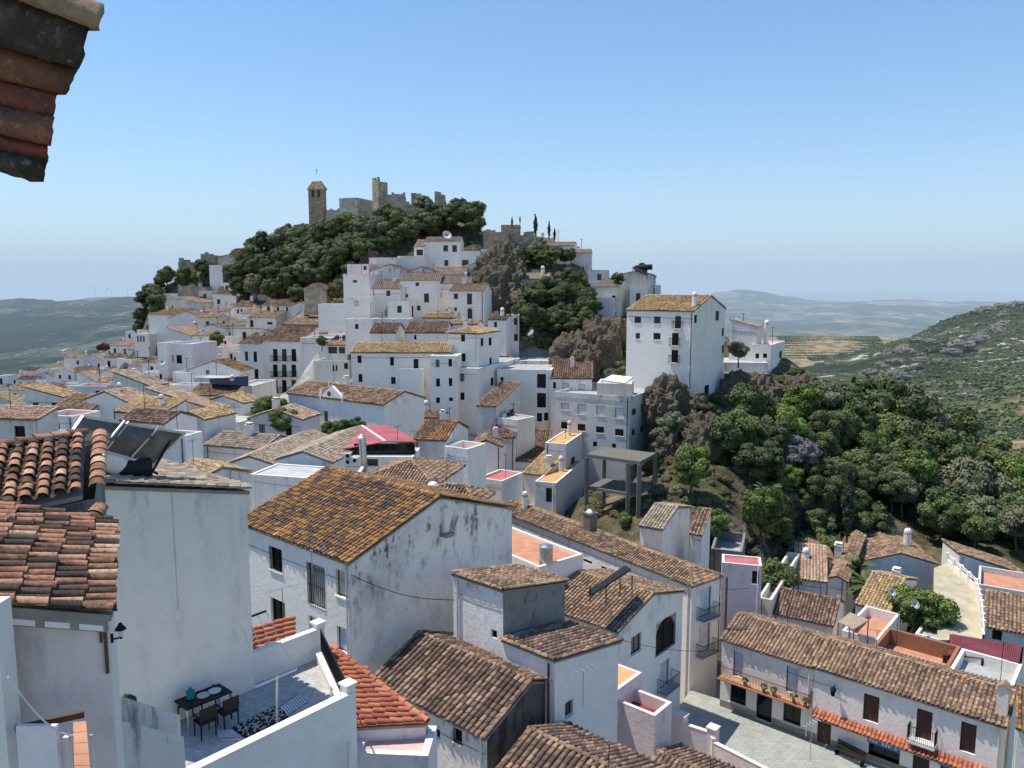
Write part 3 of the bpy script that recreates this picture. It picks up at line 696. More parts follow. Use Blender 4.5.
H5e = house('long low white retaining house with a blank front', (371, 297), 124, 344, None, Dp=5, yb=316, roof='flat', yaw=178, par=.1, wall='plaster_clean', floor='floor_white', wins=[('L', 354.5, 300.5, 358.5, 306, 'shut')])
H5f = house('low white wall house with open terrace and pink flowers', (345, 304), 124, 318, None, Dp=5, yb=316, roof='flat', yaw=178, par=.6, wall='plaster_clean', floor='floor_pink')
H6a = house('small white house with a grey brown roof in the lane', (396, 333), 114, 370, None, Dp=6, yb=344, roof='gl', yaw=176, pitch=22, tile='tile_brown', wall='plaster_white')
H6b = house('white house with stepped gable end and a long brown roof', (446, 333), 115, 405, None, Dp=7, yb=346, roof='gl', yaw=176, pitch=22, tile='tile_brown', wins=[('L', 414, 335, 416.5, 339.5, W)])
H6c = house('white house with a blank front beside the lane stairs', (372, 319), 118, 345, None, Dp=5, yb=338, roof='flat', yaw=176, par=.3, wins=[('L', 355, 324, 358.5, 329, W)], floor='floor_pink')
H1 = house('highest white house with tall windows and a satellite dish', (460, 241.5), 150, 424, None, Dp=8, yb=285, roof='gl', yaw=178, pitch=13, tile='tile_pink', wall='plaster_clean',
  wins=[('L', 443.3, 245.2, 448, 251.5, W), ('L', 452.3, 245.2, 457, 252, W), ('L', 444.3, 260, 448.3, 266, W), ('L', 446, 274.5, 451, 278, W)])
H1b = house('flat topped white wing of the highest house with two tall windows', (480, 251), 147, 460, 483, yb=285, roof='flat', yaw=170, par=.6, wall='plaster_clean', floor='floor_white', wins=[('L', 462, 260, 468.5, 271.5, W), ('L', 462, 274.5, 468.5, 280, W)])
H1c = house('little white porch room with a dark opening high on the hill', (424, 247), 149, 414, None, Dp=5, yb=262, roof='sl', yaw=178, pitch=16, tile='tile_pink', wins=[('L', 416.5, 249.5, 423, 255.5, 'hole')])
H2 = house('plain white annex wall below the castle rock', (424, 256), 145, 397.5, None, Dp=5, yb=275, roof='flat', yaw=178, par=.4, floor='floor_white')
H3 = house('white cube with an outside wall near the castle rock', (396, 257.5), 143, 369, None, Dp=6, yb=280, roof='flat', yaw=170, par=.6, floor='floor_white')
H4 = house('pink terrace house with a red balustrade below the trees', (369, 264), 140, 347, None, Dp=6, yb=284, roof='flat', yaw=172, par=.5, wall='plaster_pink', floor='floor_red', wins=[('L', 363.5, 266, 366.5, 270, W)])
H4b = house('white stepped terrace house with a roof garden', (369, 274), 134, 343, None, Dp=6, yb=300, roof='flat', yaw=172, par=.5, floor='floor_pink', wins=[('L', 353, 280, 357, 282.5, W)])
H4c = house('weathered grey roofed shed wedged between white houses', (408, 272), 138, 370, None, Dp=6, yb=284, roof='gr', yaw=176, pitch=20, tile='tile_brown', wall='plaster_dull', autow='L')
H4d = house('dark roofed shed behind the broad row house', (436, 272), 138, 408, None, Dp=6, yb=284, roof='gr', yaw=176, pitch=18, tile='tile_brown', wall='plaster_dull')
# east side of the hill
HK8 = house('small white house half hidden by trees under the cliff', (548, 279), 138, 516, 554, yb=292, roof='gl', yaw=165, pitch=20, tile='tile_pink')
HK9 = house('white gabled house at the foot of the dark cliff', (506, 320), 120, 488, 513, yb=340, roof='gl', yaw=160, pitch=22, tile='tile_brown', wins=[('L', 494, 322, 497, 327, W)])
HK9b = house('narrow white house with a little balcony in the ravine', (519, 315), 122, 511, None, Dp=5, yb=342, roof='flat', yaw=178, par=.3, wall='plaster_dull', wins=[('L', 514, 318, 517, 325, 'door'), ('L', 514, 334, 518, 341, 'hole')])
HK1 = house('long white house with a salmon tile roof on the ridge', (574, 246), 158, 545, None, Dp=6, yb=268, roof='gl', yaw=168, pitch=16, tile='tile_pink', wins=[('L', 556, 250, 559, 256, W), ('L', 564, 250, 566, 256, W)])
HK1b = house('salmon roofed house near the cypresses on the ridge', (552, 242), 162, 534, None, Dp=6, yb=258, roof='gl', yaw=170, pitch=16, tile='tile_pink')
HK2 = house('white house with a salmon roof and an arched underside', (591, 253), 155, 571, None, Dp=6, yb=266, roof='gl', yaw=172, pitch=14, tile='tile_pink', wall='plaster_dull')
HK3 = house('cluster house with dull white walls below the ridge', (609, 270), 148, 588, None, Dp=6, yb=286, roof='flat', yaw=172, par=.6, autow='L', wall='plaster_dull')
HK4 = house('large white house with a black rooftop water heater on the skyline', (652, 275), 146, 619, 656, yb=305, roof='gr', yaw=168, pitch=12, tile='tile_beige', wall='plaster_dull', wins=[('L', 646, 296, 649, 301, W)])
HK5 = house('slim grey house with tall windows on the outer ridge', (661, 285), 147, 652, None, Dp=6, yb=306, roof='flat', yaw=172, par=.4, wall='plaster_dull', wins=[('L', 653.5, 288, 656, 294, W)])
HK6 = house('yellowish white house with a small terracotta terrace', (619, 287), 142, 595, 633, yb=320, roof='gl', yaw=158, pitch=15, tile='tile_beige', wall='plaster_cream', wins=[('L', 612, 295.5, 615.5, 300, W), ('L', 612, 312, 615.5, 316.5, W)])
HK6b = house('white flat house next to the yellowish one', (648, 289), 143, 630, None, Dp=6, yb=314, roof='flat', yaw=170, par=.8, autow='L')
HK7 = house('blank pale house behind the tree tops', (596, 286), 144, 583, None, Dp=6, yb=306, roof='flat', yaw=172, par=.4, wall='plaster_dull')
H628 = house('tall white cliff edge house with a straw tile roof and black railed balconies', (694, 311.5), 104, 627, 725.5, yb=390, roof='gl', yaw=146, pitch=17, tile='tile_straw', wall='plaster_clean', walls={'R': 'plaster_white'}, Dp=9,
  wins=[('L', 634.5, 316.5, 641, 323, W), ('L', 654, 316.5, 660.5, 323.5, W), ('L', 675, 316, 681, 328.5, 'balc'), ('L', 635.5, 333, 640, 338.7, W), ('L', 653.5, 333, 660.5, 339.5, W), ('L', 672, 333, 678.5, 345.5, 'balc'), ('L', 671.5, 350, 678, 362.5, 'balc'),
        ('R', 704.5, 385, 709, 395.5, 'hole'), ('R', 715.5, 311, 719, 320.5, W), ('R', 722, 328, 724, 336, W), ('R', 722, 345, 724, 353, W), ('R', 692.8+1.5, 315, 697, 323, W)], chim=[(694.5, 306, 1.6, .7, 'cowl')])
HS1 = house('pink walled house with a slanting orange roof beyond the cliff house', (757, 327), 122, 730, 762, yb=352, roof='sr', yaw=150, pitch=14, tile='tile_pink', wall='plaster_pink')
HS2 = house('low white house with a tall chimney at the cliff terrace', (771, 345), 120, 752, 785, yb=362, roof='flat', yaw=150, par=.2, floor='floor_pink', wins=[('L', 755.5, 353.5, 759, 358.5, W), ('L', 763, 353.5, 767, 358, W), ('R', 779, 351, 782, 358, W)], chim=[(766, 344, 3.5, .8, 'cowl')])
HS3 = house('whitewashed terrace with parapet on the cliff', (768, 363), 118, 724, None, Dp=9, yb=374, roof='flat', yaw=172, par=.1, floor='floor_white', wall='plaster_dull')

# ================================================================ left half of the village
HT = house('tall white townhouse with three rows of black balcony doors', (300, 342), 138, 260, 345, yb=410, roof='gl', yaw=160, pitch=22, tile='tile_brown', wall='plaster_clean', walls={'R': 'plaster_pink'},
  wins=[('L', x0, y0, x0 + 4.6, y0 + 12.5, 'balc') for x0 in (273, 282, 291.5) for y0 in (349, 364.5, 380)] + [('L', 274, 396, 279, 408, 'door'), ('L', 283, 396, 288, 408, 'door'), ('L', 292, 397, 297, 409, 'door')])
HTb = house('tall white townhouse wing with tall narrow windows', (260.5, 344), 140, 239, None, Dp=9, yb=408, roof='gl', yaw=160, pitch=20, tile='tile_brown', wall='plaster_clean',
  wins=[('L', 245, 351.5, 248, 361, W), ('L', 253.5, 351.5, 257, 362, W), ('L', 245.5, 367, 249, 374, W), ('L', 254.7, 369, 258.5, 383, W), ('L', 255.7, 386, 259.5, 400, 'door')])
HTa = house('set back attic storey with three windows above the townhouse', (318, 325), 144, 283, None, Dp=6, yb=345, roof='sl', yaw=160, pitch=10, tile='tile_pink', wall='plaster_cream', wins=[('L', 287.8, 318.5, 292, 324.5, W), ('L', 298, 318, 302, 325, W), ('L', 307, 319.5, 311.5, 325.5, W)])
HTc = house('house with wrought iron terrace and dark red blinds', (349, 361), 118, 314, None, Dp=7, yb=404, roof='flat', yaw=172, par=.7, wall='plaster_cream', floor='floor_grey', wins=[('L', 332.5, 365, 334.3, 371, W), ('L', 335.5, 365, 337.3, 371, W), ('L', 347-3, 363, 348, 369, W)])
HTd = house('covered terrace room with salmon roof and red blinds', (347, 345.5), 121, 326, None, Dp=5, yb=400, roof='sl', yaw=172, pitch=12, tile='tile_pink', wall='plaster_cream', wins=[('L', 328, 346.8, 337, 353.5, 'hole'), ('L', 339, 347, 345, 353.5, 'hole')])
HTe = house('high blank white garden wall house between townhouse and villa', (345, 338), 126, 300, None, Dp=8, yb=402, roof='flat', yaw=172, par=.3, wall='plaster_pink', floor='floor_white')
HP1 = house('pink house with grey parapet and two dark windows', (192, 344), 128, 166, None, Dp=8, yb=372, roof='flat', yaw=172, par=.3, wall='plaster_pink', floor='floor_grey', wins=[('L', 168, 355, 173.5, 361.5, W), ('L', 176.5, 355, 182, 363.5, W)])
HP1b = house('slim white stair tower beside the pink house', (166, 343), 127, 157, None, Dp=5, yb=382, roof='flat', yaw=172, par=.3, wins=[('L', 159.5, 374, 162, 380, W)])
HP2 = house('lilac gabled house with a bright orange roof slope', (240, 371), 122, 190, None, Dp=4, yb=386, roof='gr', yaw=168, pitch=18, tile='tile_ochre', wall='plaster_pink', wins=[('L', 205.8, 370, 209.5, 374.5, W)])
HP2b = house('low white front house with grey flat roof below the lilac gable', (228, 378), 118, 194, None, Dp=6, yb=396, roof='flat', yaw=172, par=.1, floor='floor_white', wall='plaster_dull')
HP3 = house('white house with brown roof and an open window below the navy awning', (231, 396), 108, 188, None, Dp=7, yb=418, roof='gl', yaw=172, pitch=18, tile='tile_old', wins=[('L', 221, 400.5, 227, 412, W), ('L', 206, 402, 211, 407, W)])
HP3b = house('white shop house with green cloth under a navy awning', (252, 386), 112, 231, None, Dp=8, yb=420, roof='flat', yaw=172, par=.3, wins=[('L', 244, 404, 247, 409, W)])
HP4 = house('white garage with a small arched window', (240, 422), 98, 217, None, Dp=6, yb=442, roof='flat', yaw=172, par=.1, floor='floor_white', wall='plaster_blue', wins=[('L', 219.5, 427, 226.5, 433.5, 'hole arch')])
HP5 = house('house with wide sloping salmon verge and laundry on the balcony', (216, 411), 86, 147, None, Dp=2.6, yb=440, roof='sr', yaw=170, pitch=15, tile='tile_pink', wins=[('L', 183, 417, 206, 426, 'hole'), ('L', 159, 398, 165, 407, W)])
HP6 = house('low house with small orange tiled roof near the laundry', (204, 420), 82, 176, None, Dp=5, yb=436, roof='gr', yaw=160, pitch=20, tile='tile_straw')
# upper left
HL1 = house('tall white house edge with an orange roof corner on the west slope', (172, 315), 172, 148, None, Dp=8, yb=343, roof='sl', yaw=172, pitch=8, tile='tile_straw', wall='plaster_clean')
HL2 = house('large lilac grey house with one dark window and a brown roof', (205, 319), 168, 168, 220, yb=338, roof='gr', yaw=160, pitch=16, tile='tile_old', wall='plaster_pink', walls={'R': 'plaster_cream'}, wins=[('L', 194.8, 323, 199, 328.3, W)])
HL3 = house('grey blank walled house high on the west slope', (201, 303), 180, 173, None, Dp=8, yb=316, roof='sr', yaw=172, pitch=10, tile='tile_pink', wall='plaster_dull')
HL4 = house('white colonnaded front at the edge of the west slope', (149, 334), 170, 134, None, Dp=6, yb=346, roof='flat', yaw=170, par=.3, wins=[('L', x, 336, x + 1.6, 342, 'hole') for x in (137, 140, 143)])
HL5 = house('bright white house with a chimney under the pines', (232, 294), 186, 213, None, Dp=7, yb=310, roof='gl', yaw=172, pitch=12, tile='tile_old', wall='plaster_clean', wins=[('L', 219, 297, 222.5, 303, W)])
HL6 = house('white house with wide low gable below the trees', (271, 294), 182, 237, None, Dp=8, yb=304, roof='gr', yaw=172, pitch=17, tile='tile_beige', wins=[('L', 247, 297.5, 253, 299.5, W)], chim=[(241, 291, 2, .8, 'box')])
HL7 = house('pinkish house with two windows and a rust roof', (260, 307), 172, 234, None, Dp=7, yb=322, roof='gl', yaw=172, pitch=18, tile='tile_old', wall='plaster_pink', wins=[('L', 237, 309, 239, 313.5, W), ('L', 240.5, 309, 242.5, 313.5, W)])
HL8 = house('white house hung with pink flowers under a brown roof', (295, 306), 165, 262, None, Dp=7, yb=318, roof='gl', yaw=172, pitch=18, tile='tile_old', wins=[('L', 267, 306.5, 270, 311, 'door'), ('L', 277, 307, 279, 311, W), ('L', 286, 307, 288, 311, W)])
HL8b = house('white gable end with a stone barn behind it', (310, 306), 160, 292, None, Dp=7, yb=316, roof='gr', yaw=172, pitch=20, tile='tile_old')
HL9 = house('white house with grey gable in the middle of the west slope', (276, 318), 160, 248, None, Dp=7, yb=336, roof='sl', yaw=172, pitch=12, tile='tile_pink', wins=[('L', 250.5, 320, 253.5, 327, W), ('L', 267, 322, 272.5, 324.5, W)])
HL10 = house('cream white house with a dark doorway above the townhouse wing', (258, 329), 152, 231, None, Dp=7, yb=350, roof='sb', yaw=165, pitch=8, tile='tile_pink', wall='plaster_cream', wins=[('L', 242.3, 332, 246.5, 341, 'door')])
HL11 = house('white stepped houses front along the climbing lane', (232, 337), 150, 220, None, Dp=7, yb=362, roof='flat', yaw=160, par=.4, wins=[('L', 224, 341, 226.5, 345.5, W), ('L', 224, 352, 226.5, 357, W), ('L', 228, 344, 230.5, 350, W)])
HL12 = house('narrow white lane house stepping down beside the townhouse', (240, 352), 145, 228, None, Dp=6, yb=384, roof='flat', yaw=160, par=.4, wins=[('L', 230, 354, 232.5, 359, W), ('L', 234, 357, 236, 362, W), ('L', 230, 366, 232, 371, W)])
HL13 = house('white house with a tile hood over a leafy courtyard', (222, 347), 143, 196, None, Dp=7, yb=362, roof='flat', yaw=172, par=.4, floor='floor_terracotta', autow='L')
HL14 = house('pinkish house with a salmon lean-to roof', (190, 336), 155, 168, None, Dp=7, yb=350, roof='sr', yaw=170, pitch=18, tile='tile_pink', wall='plaster_pink')
HLc = house('ochre tiled house above the colonnade', (244, 326), 160, 222, None, Dp=6, yb=338, roof='gl', yaw=168, pitch=15, tile='tile_beige', autow='L')
HLd = house('small house with salmon roof between larger white houses', (226, 312), 172, 205, None, Dp=6, yb=322, roof='gl', yaw=168, pitch=15, tile='tile_pink', autow='L')
# far left quarter
HF1 = house('big grey gabled house with a burnt orange roof in the lower quarter', (107, 376), 178, 97, 142, yb=388, roof='gl', yaw=130, pitch=17, tile='tile_ochre', wall='plaster_pink')
HF = [(82, 358, 225, 64, 'gl', 'tile_straw', 370, 'white house with a tan roof at the top of the lower quarter'), (99, 358, 215, 82, 'gr', 'tile_beige', 365, 'white gable fronted house on the edge of the lower quarter'),
  (34, 371, 235, 19, 'gl', 'tile_brown', 378, 'two storey house with a stone upper room at the village edge'), (33, 380, 228, 16, 'gl', 'tile_brown', 394, 'square white house with one dark window at the village edge'),
  (55, 376, 230, 36, 'gr', 'tile_old', 388, 'white gable house behind the square white house'), (66, 369, 232, 46, 'sl', 'tile_beige', 378, 'long low white house at the outer edge of the village'),
  (62, 378, 215, 47, 'gl', 'tile_straw', 390, 'small house with a straw roof in the lower quarter'), (95, 372, 205, 70, 'gl', 'tile_old', 382, 'low white house with grey roof above the lower quarter'),
  (122, 366, 200, 100, 'sl', 'tile_pink', 374, 'salmon roofed house just behind the big grey gable'), (129, 346, 190, 110, 'gl', 'tile_pink', 358, 'pale pink house beneath the hillside trees'),
  (124, 358, 188, 104, 'gl', 'tile_old', 368, 'white house with old roof below the pale pink house'), (146, 350, 182, 128, 'sl', 'tile_pink', 362, 'rose roofed house beside the white colonnade'),
  (160, 363, 150, 142, 'gl', 'tile_old', 380, 'white house with a dun roof next to the stair tower'), (152, 366, 165, 128, 'gl', 'tile_beige', 376, 'low beige roofed house in the lower quarter'),
  (14, 392, 220, -8, 'gl', 'tile_pink', 402, 'salmon roofed house cut by the frame at the village edge'), (20, 400, 200, -2, 'gl', 'tile_straw', 414, 'white house with ochre roof in front of the salmon one'),
  (38, 396, 195, 22, 'flat', None, 412, 'white flat house with a green parasol terrace'), (56, 402, 185, 39, 'sl', 'tile_brown', 412, 'brown roofed shed in the lower quarter'),
  (72, 395, 170, 57, 'gl', 'tile_straw', 415, 'white house with two tall dark windows'), (107, 391, 160, 70, 'gl', 'tile_straw', 402, 'wide white house with a straw roof and a square chimney'),
  (127, 407, 145, 75, 'sl', 'tile_straw', 425, 'white house with a square dark window and a pale awning roof'), (146, 386, 130, 127, 'flat', None, 408, 'tall plain white block with one shuttered window'),
  (176, 386, 125, 118, 'gl', 'tile_straw', 398, 'long house with a rough straw coloured roof'), (184, 388, 118, 147, 'flat', None, 410, 'tall white house with a flat roof above the laundry balcony'),
  (165, 400, 108, 140, 'flat', None, 416, 'white box house with an air conditioner on its roof'), (42, 388, 212, 28, 'gl', 'tile_pink', 398, 'tiny pink roofed house in the lower quarter'),
  (88, 384, 190, 66, 'flat', None, 394, 'grey white flat house in the lower quarter'), (190, 372, 135, 172, 'gl', 'tile_old', 384, 'white house with a brown roof beside the tall flat roofed house'),
  (60, 387, 200, 44, 'gr', 'tile_old', 398, 'narrow gabled house amid the lower quarter roofs'), (210, 336, 150, 192, 'gl', 'tile_pink', 346, 'salmon roofed house above the tall flat roofed one'),
  (28, 408, 175, 6, 'gl', 'tile_pink', 424, 'white house with peach roof near the village edge'), (48, 413, 165, 24, 'flat', None, 428, 'white terrace house strung with laundry')]
for x, y, Y_, xl, rf_, tl, yb_, lb in HF:
    hh = house(lb, (x, y), Y_, xl, None, Dp=5, yb=yb_, roof=rf_, yaw=random.choice((160, 166, 172)), pitch=17, tile=tl or 'tile_old', wall=random.choice(('plaster_clean', 'plaster_white', 'plaster_pink')), floor='floor_white', autow='LR', group='houses of the lower quarter')
HG1 = house('grey plastered gable house with salmon tiles beyond the near barrel roof', (83, 440), 62, 26, None, Dp=4, h=8, roof='flat', yaw=172, wall='plaster_dull', floor='floor_grey', par=.1)
HG1b = house('dark fronted house under a row of salmon tiles at the edge of the frame', (38, 420), 60, -30, None, Dp=2.2, h=7, roof='sl', yaw=172, pitch=14, tile='tile_pink', wall='plaster_dull', wins=[('L', 14, 426, 25, 437, 'hole')])
HG4 = house('house with a patch of steep dark tiles behind the solar panel', (165, 424), 70, 120, None, Dp=4, h=6, roof='gl', yaw=160, pitch=20, tile='tile_brown')
HG5 = house('pale blue plastered block behind the solar water heater', (185, 436), 62, 152, None, Dp=2.2, h=10, roof='flat', yaw=165, floor='floor_white', wall='plaster_blue', par=.2)
HG9 = house('white house with low beige tile roof beside the fountain square', (262, 450), 78, 205, None, Dp=6, h=5, roof='gl', yaw=160, pitch=16, tile='tile_beige')
# ================================================================ castle and ruins
mat_wall('stone_castle', (.56, .48, .37), .7, 1.1, (.1, .09, .07), top=.5)
mat_wall('stone_brown', (.50, .38, .26), .6, .9, (.09, .07, .05), top=.4)
mat_wall('stone_pale', (.68, .62, .52), .5, .8, (.16, .14, .12), top=.5)
for k_ in ('stone_castle', 'stone_brown', 'stone_pale'):   # coursed rubble over the weathering
    m_ = MATS[k_]; t_ = m_.node_tree; b_ = [x for x in t_.nodes if x.type == 'BSDF_PRINCIPLED'][0]; src = b_.inputs['Base Color'].links[0].from_socket
    ps = t_.nodes.new('ShaderNodeMapping'); ps.inputs['Scale'].default_value = (1, 1, 1.8); t_.links.new(t_.nodes.new('ShaderNodeNewGeometry').outputs['Position'], ps.inputs[0])
    vo = t_.nodes.new('ShaderNodeTexVoronoi'); vo.inputs['Scale'].default_value = 1.1; t_.links.new(ps.outputs[0], vo.inputs['Vector']); mx = t_.nodes.new('ShaderNodeMix'); mx.data_type = 'RGBA'; mx.blend_type = 'MULTIPLY'; mx.inputs[0].default_value = .8
    rp_ = t_.nodes.new('ShaderNodeValToRGB'); rp_.color_ramp.elements[0].color = (.45, .42, .4, 1); rp_.color_ramp.elements[1].color = (1.1, 1.05, 1, 1); t_.links.new(vo.outputs['Color'], rp_.inputs[0]); t_.links.new(src, mx.inputs[6]); t_.links.new(rp_.outputs[0], mx.inputs[7]); t_.links.new(mx.outputs[2], b_.inputs['Base Color'])
def stone(name, label, cat, C, Y, xL, yb, Dp=5, yaw=178, wall='stone_castle', roof='flat', wins=(), xR=None, pitch=10, tile='tile_old', par=.8, terr=True, group=None):
    H = house(label, C, Y, xL, xR, Dp=Dp, yb=yb, roof=roof, yaw=yaw, wall=wall, wins=wins, pitch=pitch, tile=tile, name=name, cat=cat, par=par, floor='floor_grey', terr=terr, group=group)
    if roof == 'flat' and wall != 'plaster_clean' and wall != 'concrete' and name != 'castle_church':      # broken wall head
        rr = random.Random(int(C[0])); mb = MB(); s = 0.
        while s < H.La - .3:
            w_ = min(rr.uniform(.5, 1.3), H.La - s); hh = rr.choice((0, .25, .5, .9, .6)) * (1.2 if wall == 'stone_castle' else .6)
            if hh: mb.box(H.C, H.u, H.v, Z, (s, .002, .003), (s + w_, .55, hh), 0)
            s += w_
        if mb.v: mb.build('wall_head', [wall], H.root)
    return H
CT = stone('church_tower', 'square brick bell tower with a small tiled pyramid roof', 'tower', (323, 188), 195, 308, 228, yaw=168, xR=326, wall='stone_brown', roof='hip', pitch=62, tile='tile_straw',
  wins=[('L', 311.7, 190.5, 314.2, 197, 'hole'), ('L', 317.5, 190.5, 320, 197, 'hole')])
mb = MB(); p = CT.P(CT.La / 2, CT.Lb / 2, CT.La / 2 * math.tan(math.radians(62)) - .2)
mb.bar(p, p + Z * 1.3, .08); mb.bar(p + Z * .9 - CT.u * .3, p + Z * .9 + CT.u * .3, .08); mb.build('cross', ['iron'], CT.root)
stone('castle_wall', 'low curtain wall with patched masonry between tower and church', 'castle wall', (341, 210), 194, 326, 228, wall='stone_pale', Dp=1.5, par=.2)
stone('castle_church', 'plain rendered church block beside the round ruin', 'church', (357, 197.5), 190, 339, 224, yaw=160, xR=374, wall='stone_pale', par=.3)
stone('castle_tower', 'broken stone keep, the tallest ruin on the hilltop', 'tower', (378, 181.5), 190, 372, 214, yaw=130, xR=387.5, wall='stone_castle', par=1.2)
stone('ruined_wall', 'ruined curtain wall running from the broken keep', 'castle wall', (405, 197), 188, 386, 214, Dp=1.5, par=.2)
stone('ruined_wall', 'crumbling thick wall segment with a notched top', 'castle wall', (428, 196), 184, 411, 212, Dp=3, par=.4)
stone('ruined_wall', 'small broken turret stump at the end of the castle walls', 'castle wall', (444, 194.5), 181, 434.5, 210, Dp=3, par=.7)
stone('rampart', 'long low rampart under the castle ruins', 'castle wall', (446, 204), 182, 386, 216, Dp=2, par=.2)
for x0, x1, y, Yd in ((387, 391, 194.5, 188), (396, 399, 195, 188), (414, 418, 193.6, 184), (423, 427, 194, 184), (441, 445, 191.5, 181), (372.5, 376, 179.5, 190), (383, 387, 180, 190)):
    pass
stone('ruin', 'ruined wall with broken top on the western ridge', 'ruin', (194, 262), 205, 178, 276, wall='stone_castle', Dp=3, par=.5)
stone('ruined_tower', 'square grey tower stump on the western ridge', 'tower', (213, 255), 202, 200.5, 272, wall='stone_castle', Dp=5, par=.5)
stone('chapel', 'white block chapel under the grey tower stump', 'chapel', (222, 265), 196, 209, 286, wall='plaster_clean', Dp=5, par=.3, terr=True)
stone('ruin', 'low vaulted ruin next to the white block chapel', 'ruin', (235, 257), 200, 218, 268, wall='stone_pale', Dp=4, roof='gr', pitch=10)
stone('ruin', 'brown ruined house on the ridge beside the pines', 'ruin', (244, 251), 200, 232, 262, wall='stone_brown', Dp=4, roof='sl')
stone('ruin', 'rough stone hut in the trees left of the ridge', 'ruin', (205, 287), 192, 178, 300, wall='stone_castle', Dp=4, par=.5)
stone('ruined_vault', 'round topped stone ruin between the trees and white houses', 'ruin', (326, 289), 150, 304, 302, wall='stone_castle', Dp=5, roof='gr', pitch=25, tile='tile_brown')
stone('stone_wall', 'high retaining wall on the eastern crag with a flat top', 'stone wall', (534, 235), 158, 505, 256, wall='stone_castle', Dp=5, par=.3, yaw=172)
stone('stone_wall', 'brown retaining wall below the crag houses', 'stone wall', (508, 232), 156, 483, 262, wall='stone_brown', Dp=5, par=.3, yaw=176)
stone('stone_house', 'stone house with salmon roof crowning the crag', 'ruin', (520, 227), 160, 501, 238, wall='stone_brown', Dp=5, roof='gl', tile='tile_pink')
stone('garden_wall', 'bright whitewashed garden wall beside the highest house', 'wall', (494, 249), 152, 481, 262, wall='plaster_clean', Dp=3, par=.3)
stone('retaining_wall', 'grey concrete retaining wall beneath the yellowish house', 'wall', (625, 320), 128, 592, 337, wall='concrete', Dp=3, par=.2, yaw=172)
stone('retaining_wall', 'dark retaining wall holding up the white cliff terrace', 'wall', (770, 374), 116, 724, 386, wall='concrete', Dp=3, par=.1, yaw=172)

# ================================================================ land: one sheet fitted through the feet of everything that stands on it
pts = []
for fp, zb, t in FOOT:
    if not t: continue
    c = sum((p for p in fp), Vector()) / 4
    pts.append((c.x, c.y, zb))
    pts.append((fp[0].x, fp[0].y, zb)); pts.append((fp[1].x, fp[1].y, zb))
for x, y, Y_ in ((300, 238, 190), (262, 252, 188), (240, 270, 186), (330, 246, 182), (290, 280, 170), (330, 285, 155), (350, 250, 168), (400, 225, 182), (440, 228, 174), (470, 232, 168), (420, 240, 165), (380, 245, 160),
  (160, 290, 196), (142, 310, 194), (122, 340, 200), (185, 285, 195), (280, 262, 180), (250, 285, 180), (310, 290, 160),
  (350, 222, 196), (430, 208, 186), (500, 240, 158), (540, 246, 156), (530, 262, 146), (560, 280, 142), (560, 300, 136), (540, 330, 126), (525, 350, 118), (560, 368, 114), (600, 372, 112), (580, 340, 124), (620, 345, 118), (610, 385, 110),
  (650, 385, 106), (680, 405, 101), (660, 425, 98), (700, 415, 100), (720, 425, 102), (745, 390, 113), (745, 430, 106), (790, 382, 118), (830, 380, 122), (800, 440, 106), (850, 420, 118),
  (680, 460, 88), (720, 470, 88), (680, 490, 80), (700, 520, 76), (740, 520, 78), (760, 545, 76), (790, 500, 84), (800, 540, 80), (840, 520, 86), (850, 490, 94), (900, 500, 100), (880, 545, 86), (950, 520, 100), (950, 570, 82), (1010, 540, 90),
  (900, 440, 128), (960, 470, 122), (1020, 490, 120), (640, 500, 82), (600, 520, 78),
  (706, 412, 103), (716, 414, 106), (640, 395, 105), (310, 408, 130), (325, 408, 122), (340, 404, 114), (300, 412, 134), (352, 396, 112), (300, 445, 100), (330, 446, 96), (260, 440, 108), (255, 425, 118), (945, 620, 66), (970, 640, 62), (960, 590, 76)):
    p = D(x, y, Y_); pts.append((p.x, p.y, p.z))
for p in ((-300, 160, -50), (-300, 330, -100), (-200, 340, -95), (-60, 340, -90), (60, 340, -95), (180, 340, -130), (180, 240, -110), (180, 160, -85), (180, 90, -60), (120, 40, -38), (60, 10, -30), (-60, 10, -14), (-150, 60, -30), (-300, 60, -45), (100, 220, -70), (60, 200, -40), (30, 230, -30), (-40, 250, -20), (-100, 240, -20), (-20, 12, -13), (0, 15, -16),
          (130, 130, -62), (-120, 120, -32), (-200, 180, -45)):
    pts.append(p)
pz = D(780, 745, 50)
for x, y in ((725, 715), (760, 730), (800, 750), (740, 760), (850, 775)):
    q = Pz(x, y, PLZ); pts.append((q.x, q.y, PLZ - .05))
PT = np.array(pts); XY = PT[:, :2]
d = np.linalg.norm(XY[:, None] - XY[None], axis=2); n = len(PT)
K = np.zeros((n + 3, n + 3)); K[:n, :n] = d - np.eye(n) * -0.0; K[:n, :n] -= np.eye(n) * 2.5
K[:n, n] = 1; K[:n, n + 1:] = XY; K[n, :n] = 1; K[n + 1:, :n] = XY.T
sol = np.linalg.solve(K, np.concatenate([PT[:, 2], [0, 0, 0]]))
def rbf(X, Y):
    q = np.stack([X.ravel(), Y.ravel()], 1); out = np.zeros(len(q))
    for i in range(0, len(q), 8000):
        b = q[i:i + 8000]; out[i:i + 8000] = np.linalg.norm(b[:, None] - XY[None], axis=2) @ sol[:n] + sol[n] + b @ sol[n + 1:]
    return out.reshape(X.shape)
X0, X1, Y0, Y1, ST = -300., 180., 6., 342., 1.5
gx = np.arange(X0, X1 + .1, ST); gy = np.arange(Y0, Y1 + .1, ST)
GX, GY = np.meshgrid(gx, gy, indexing='xy')
GZ = rbf(GX, GY)
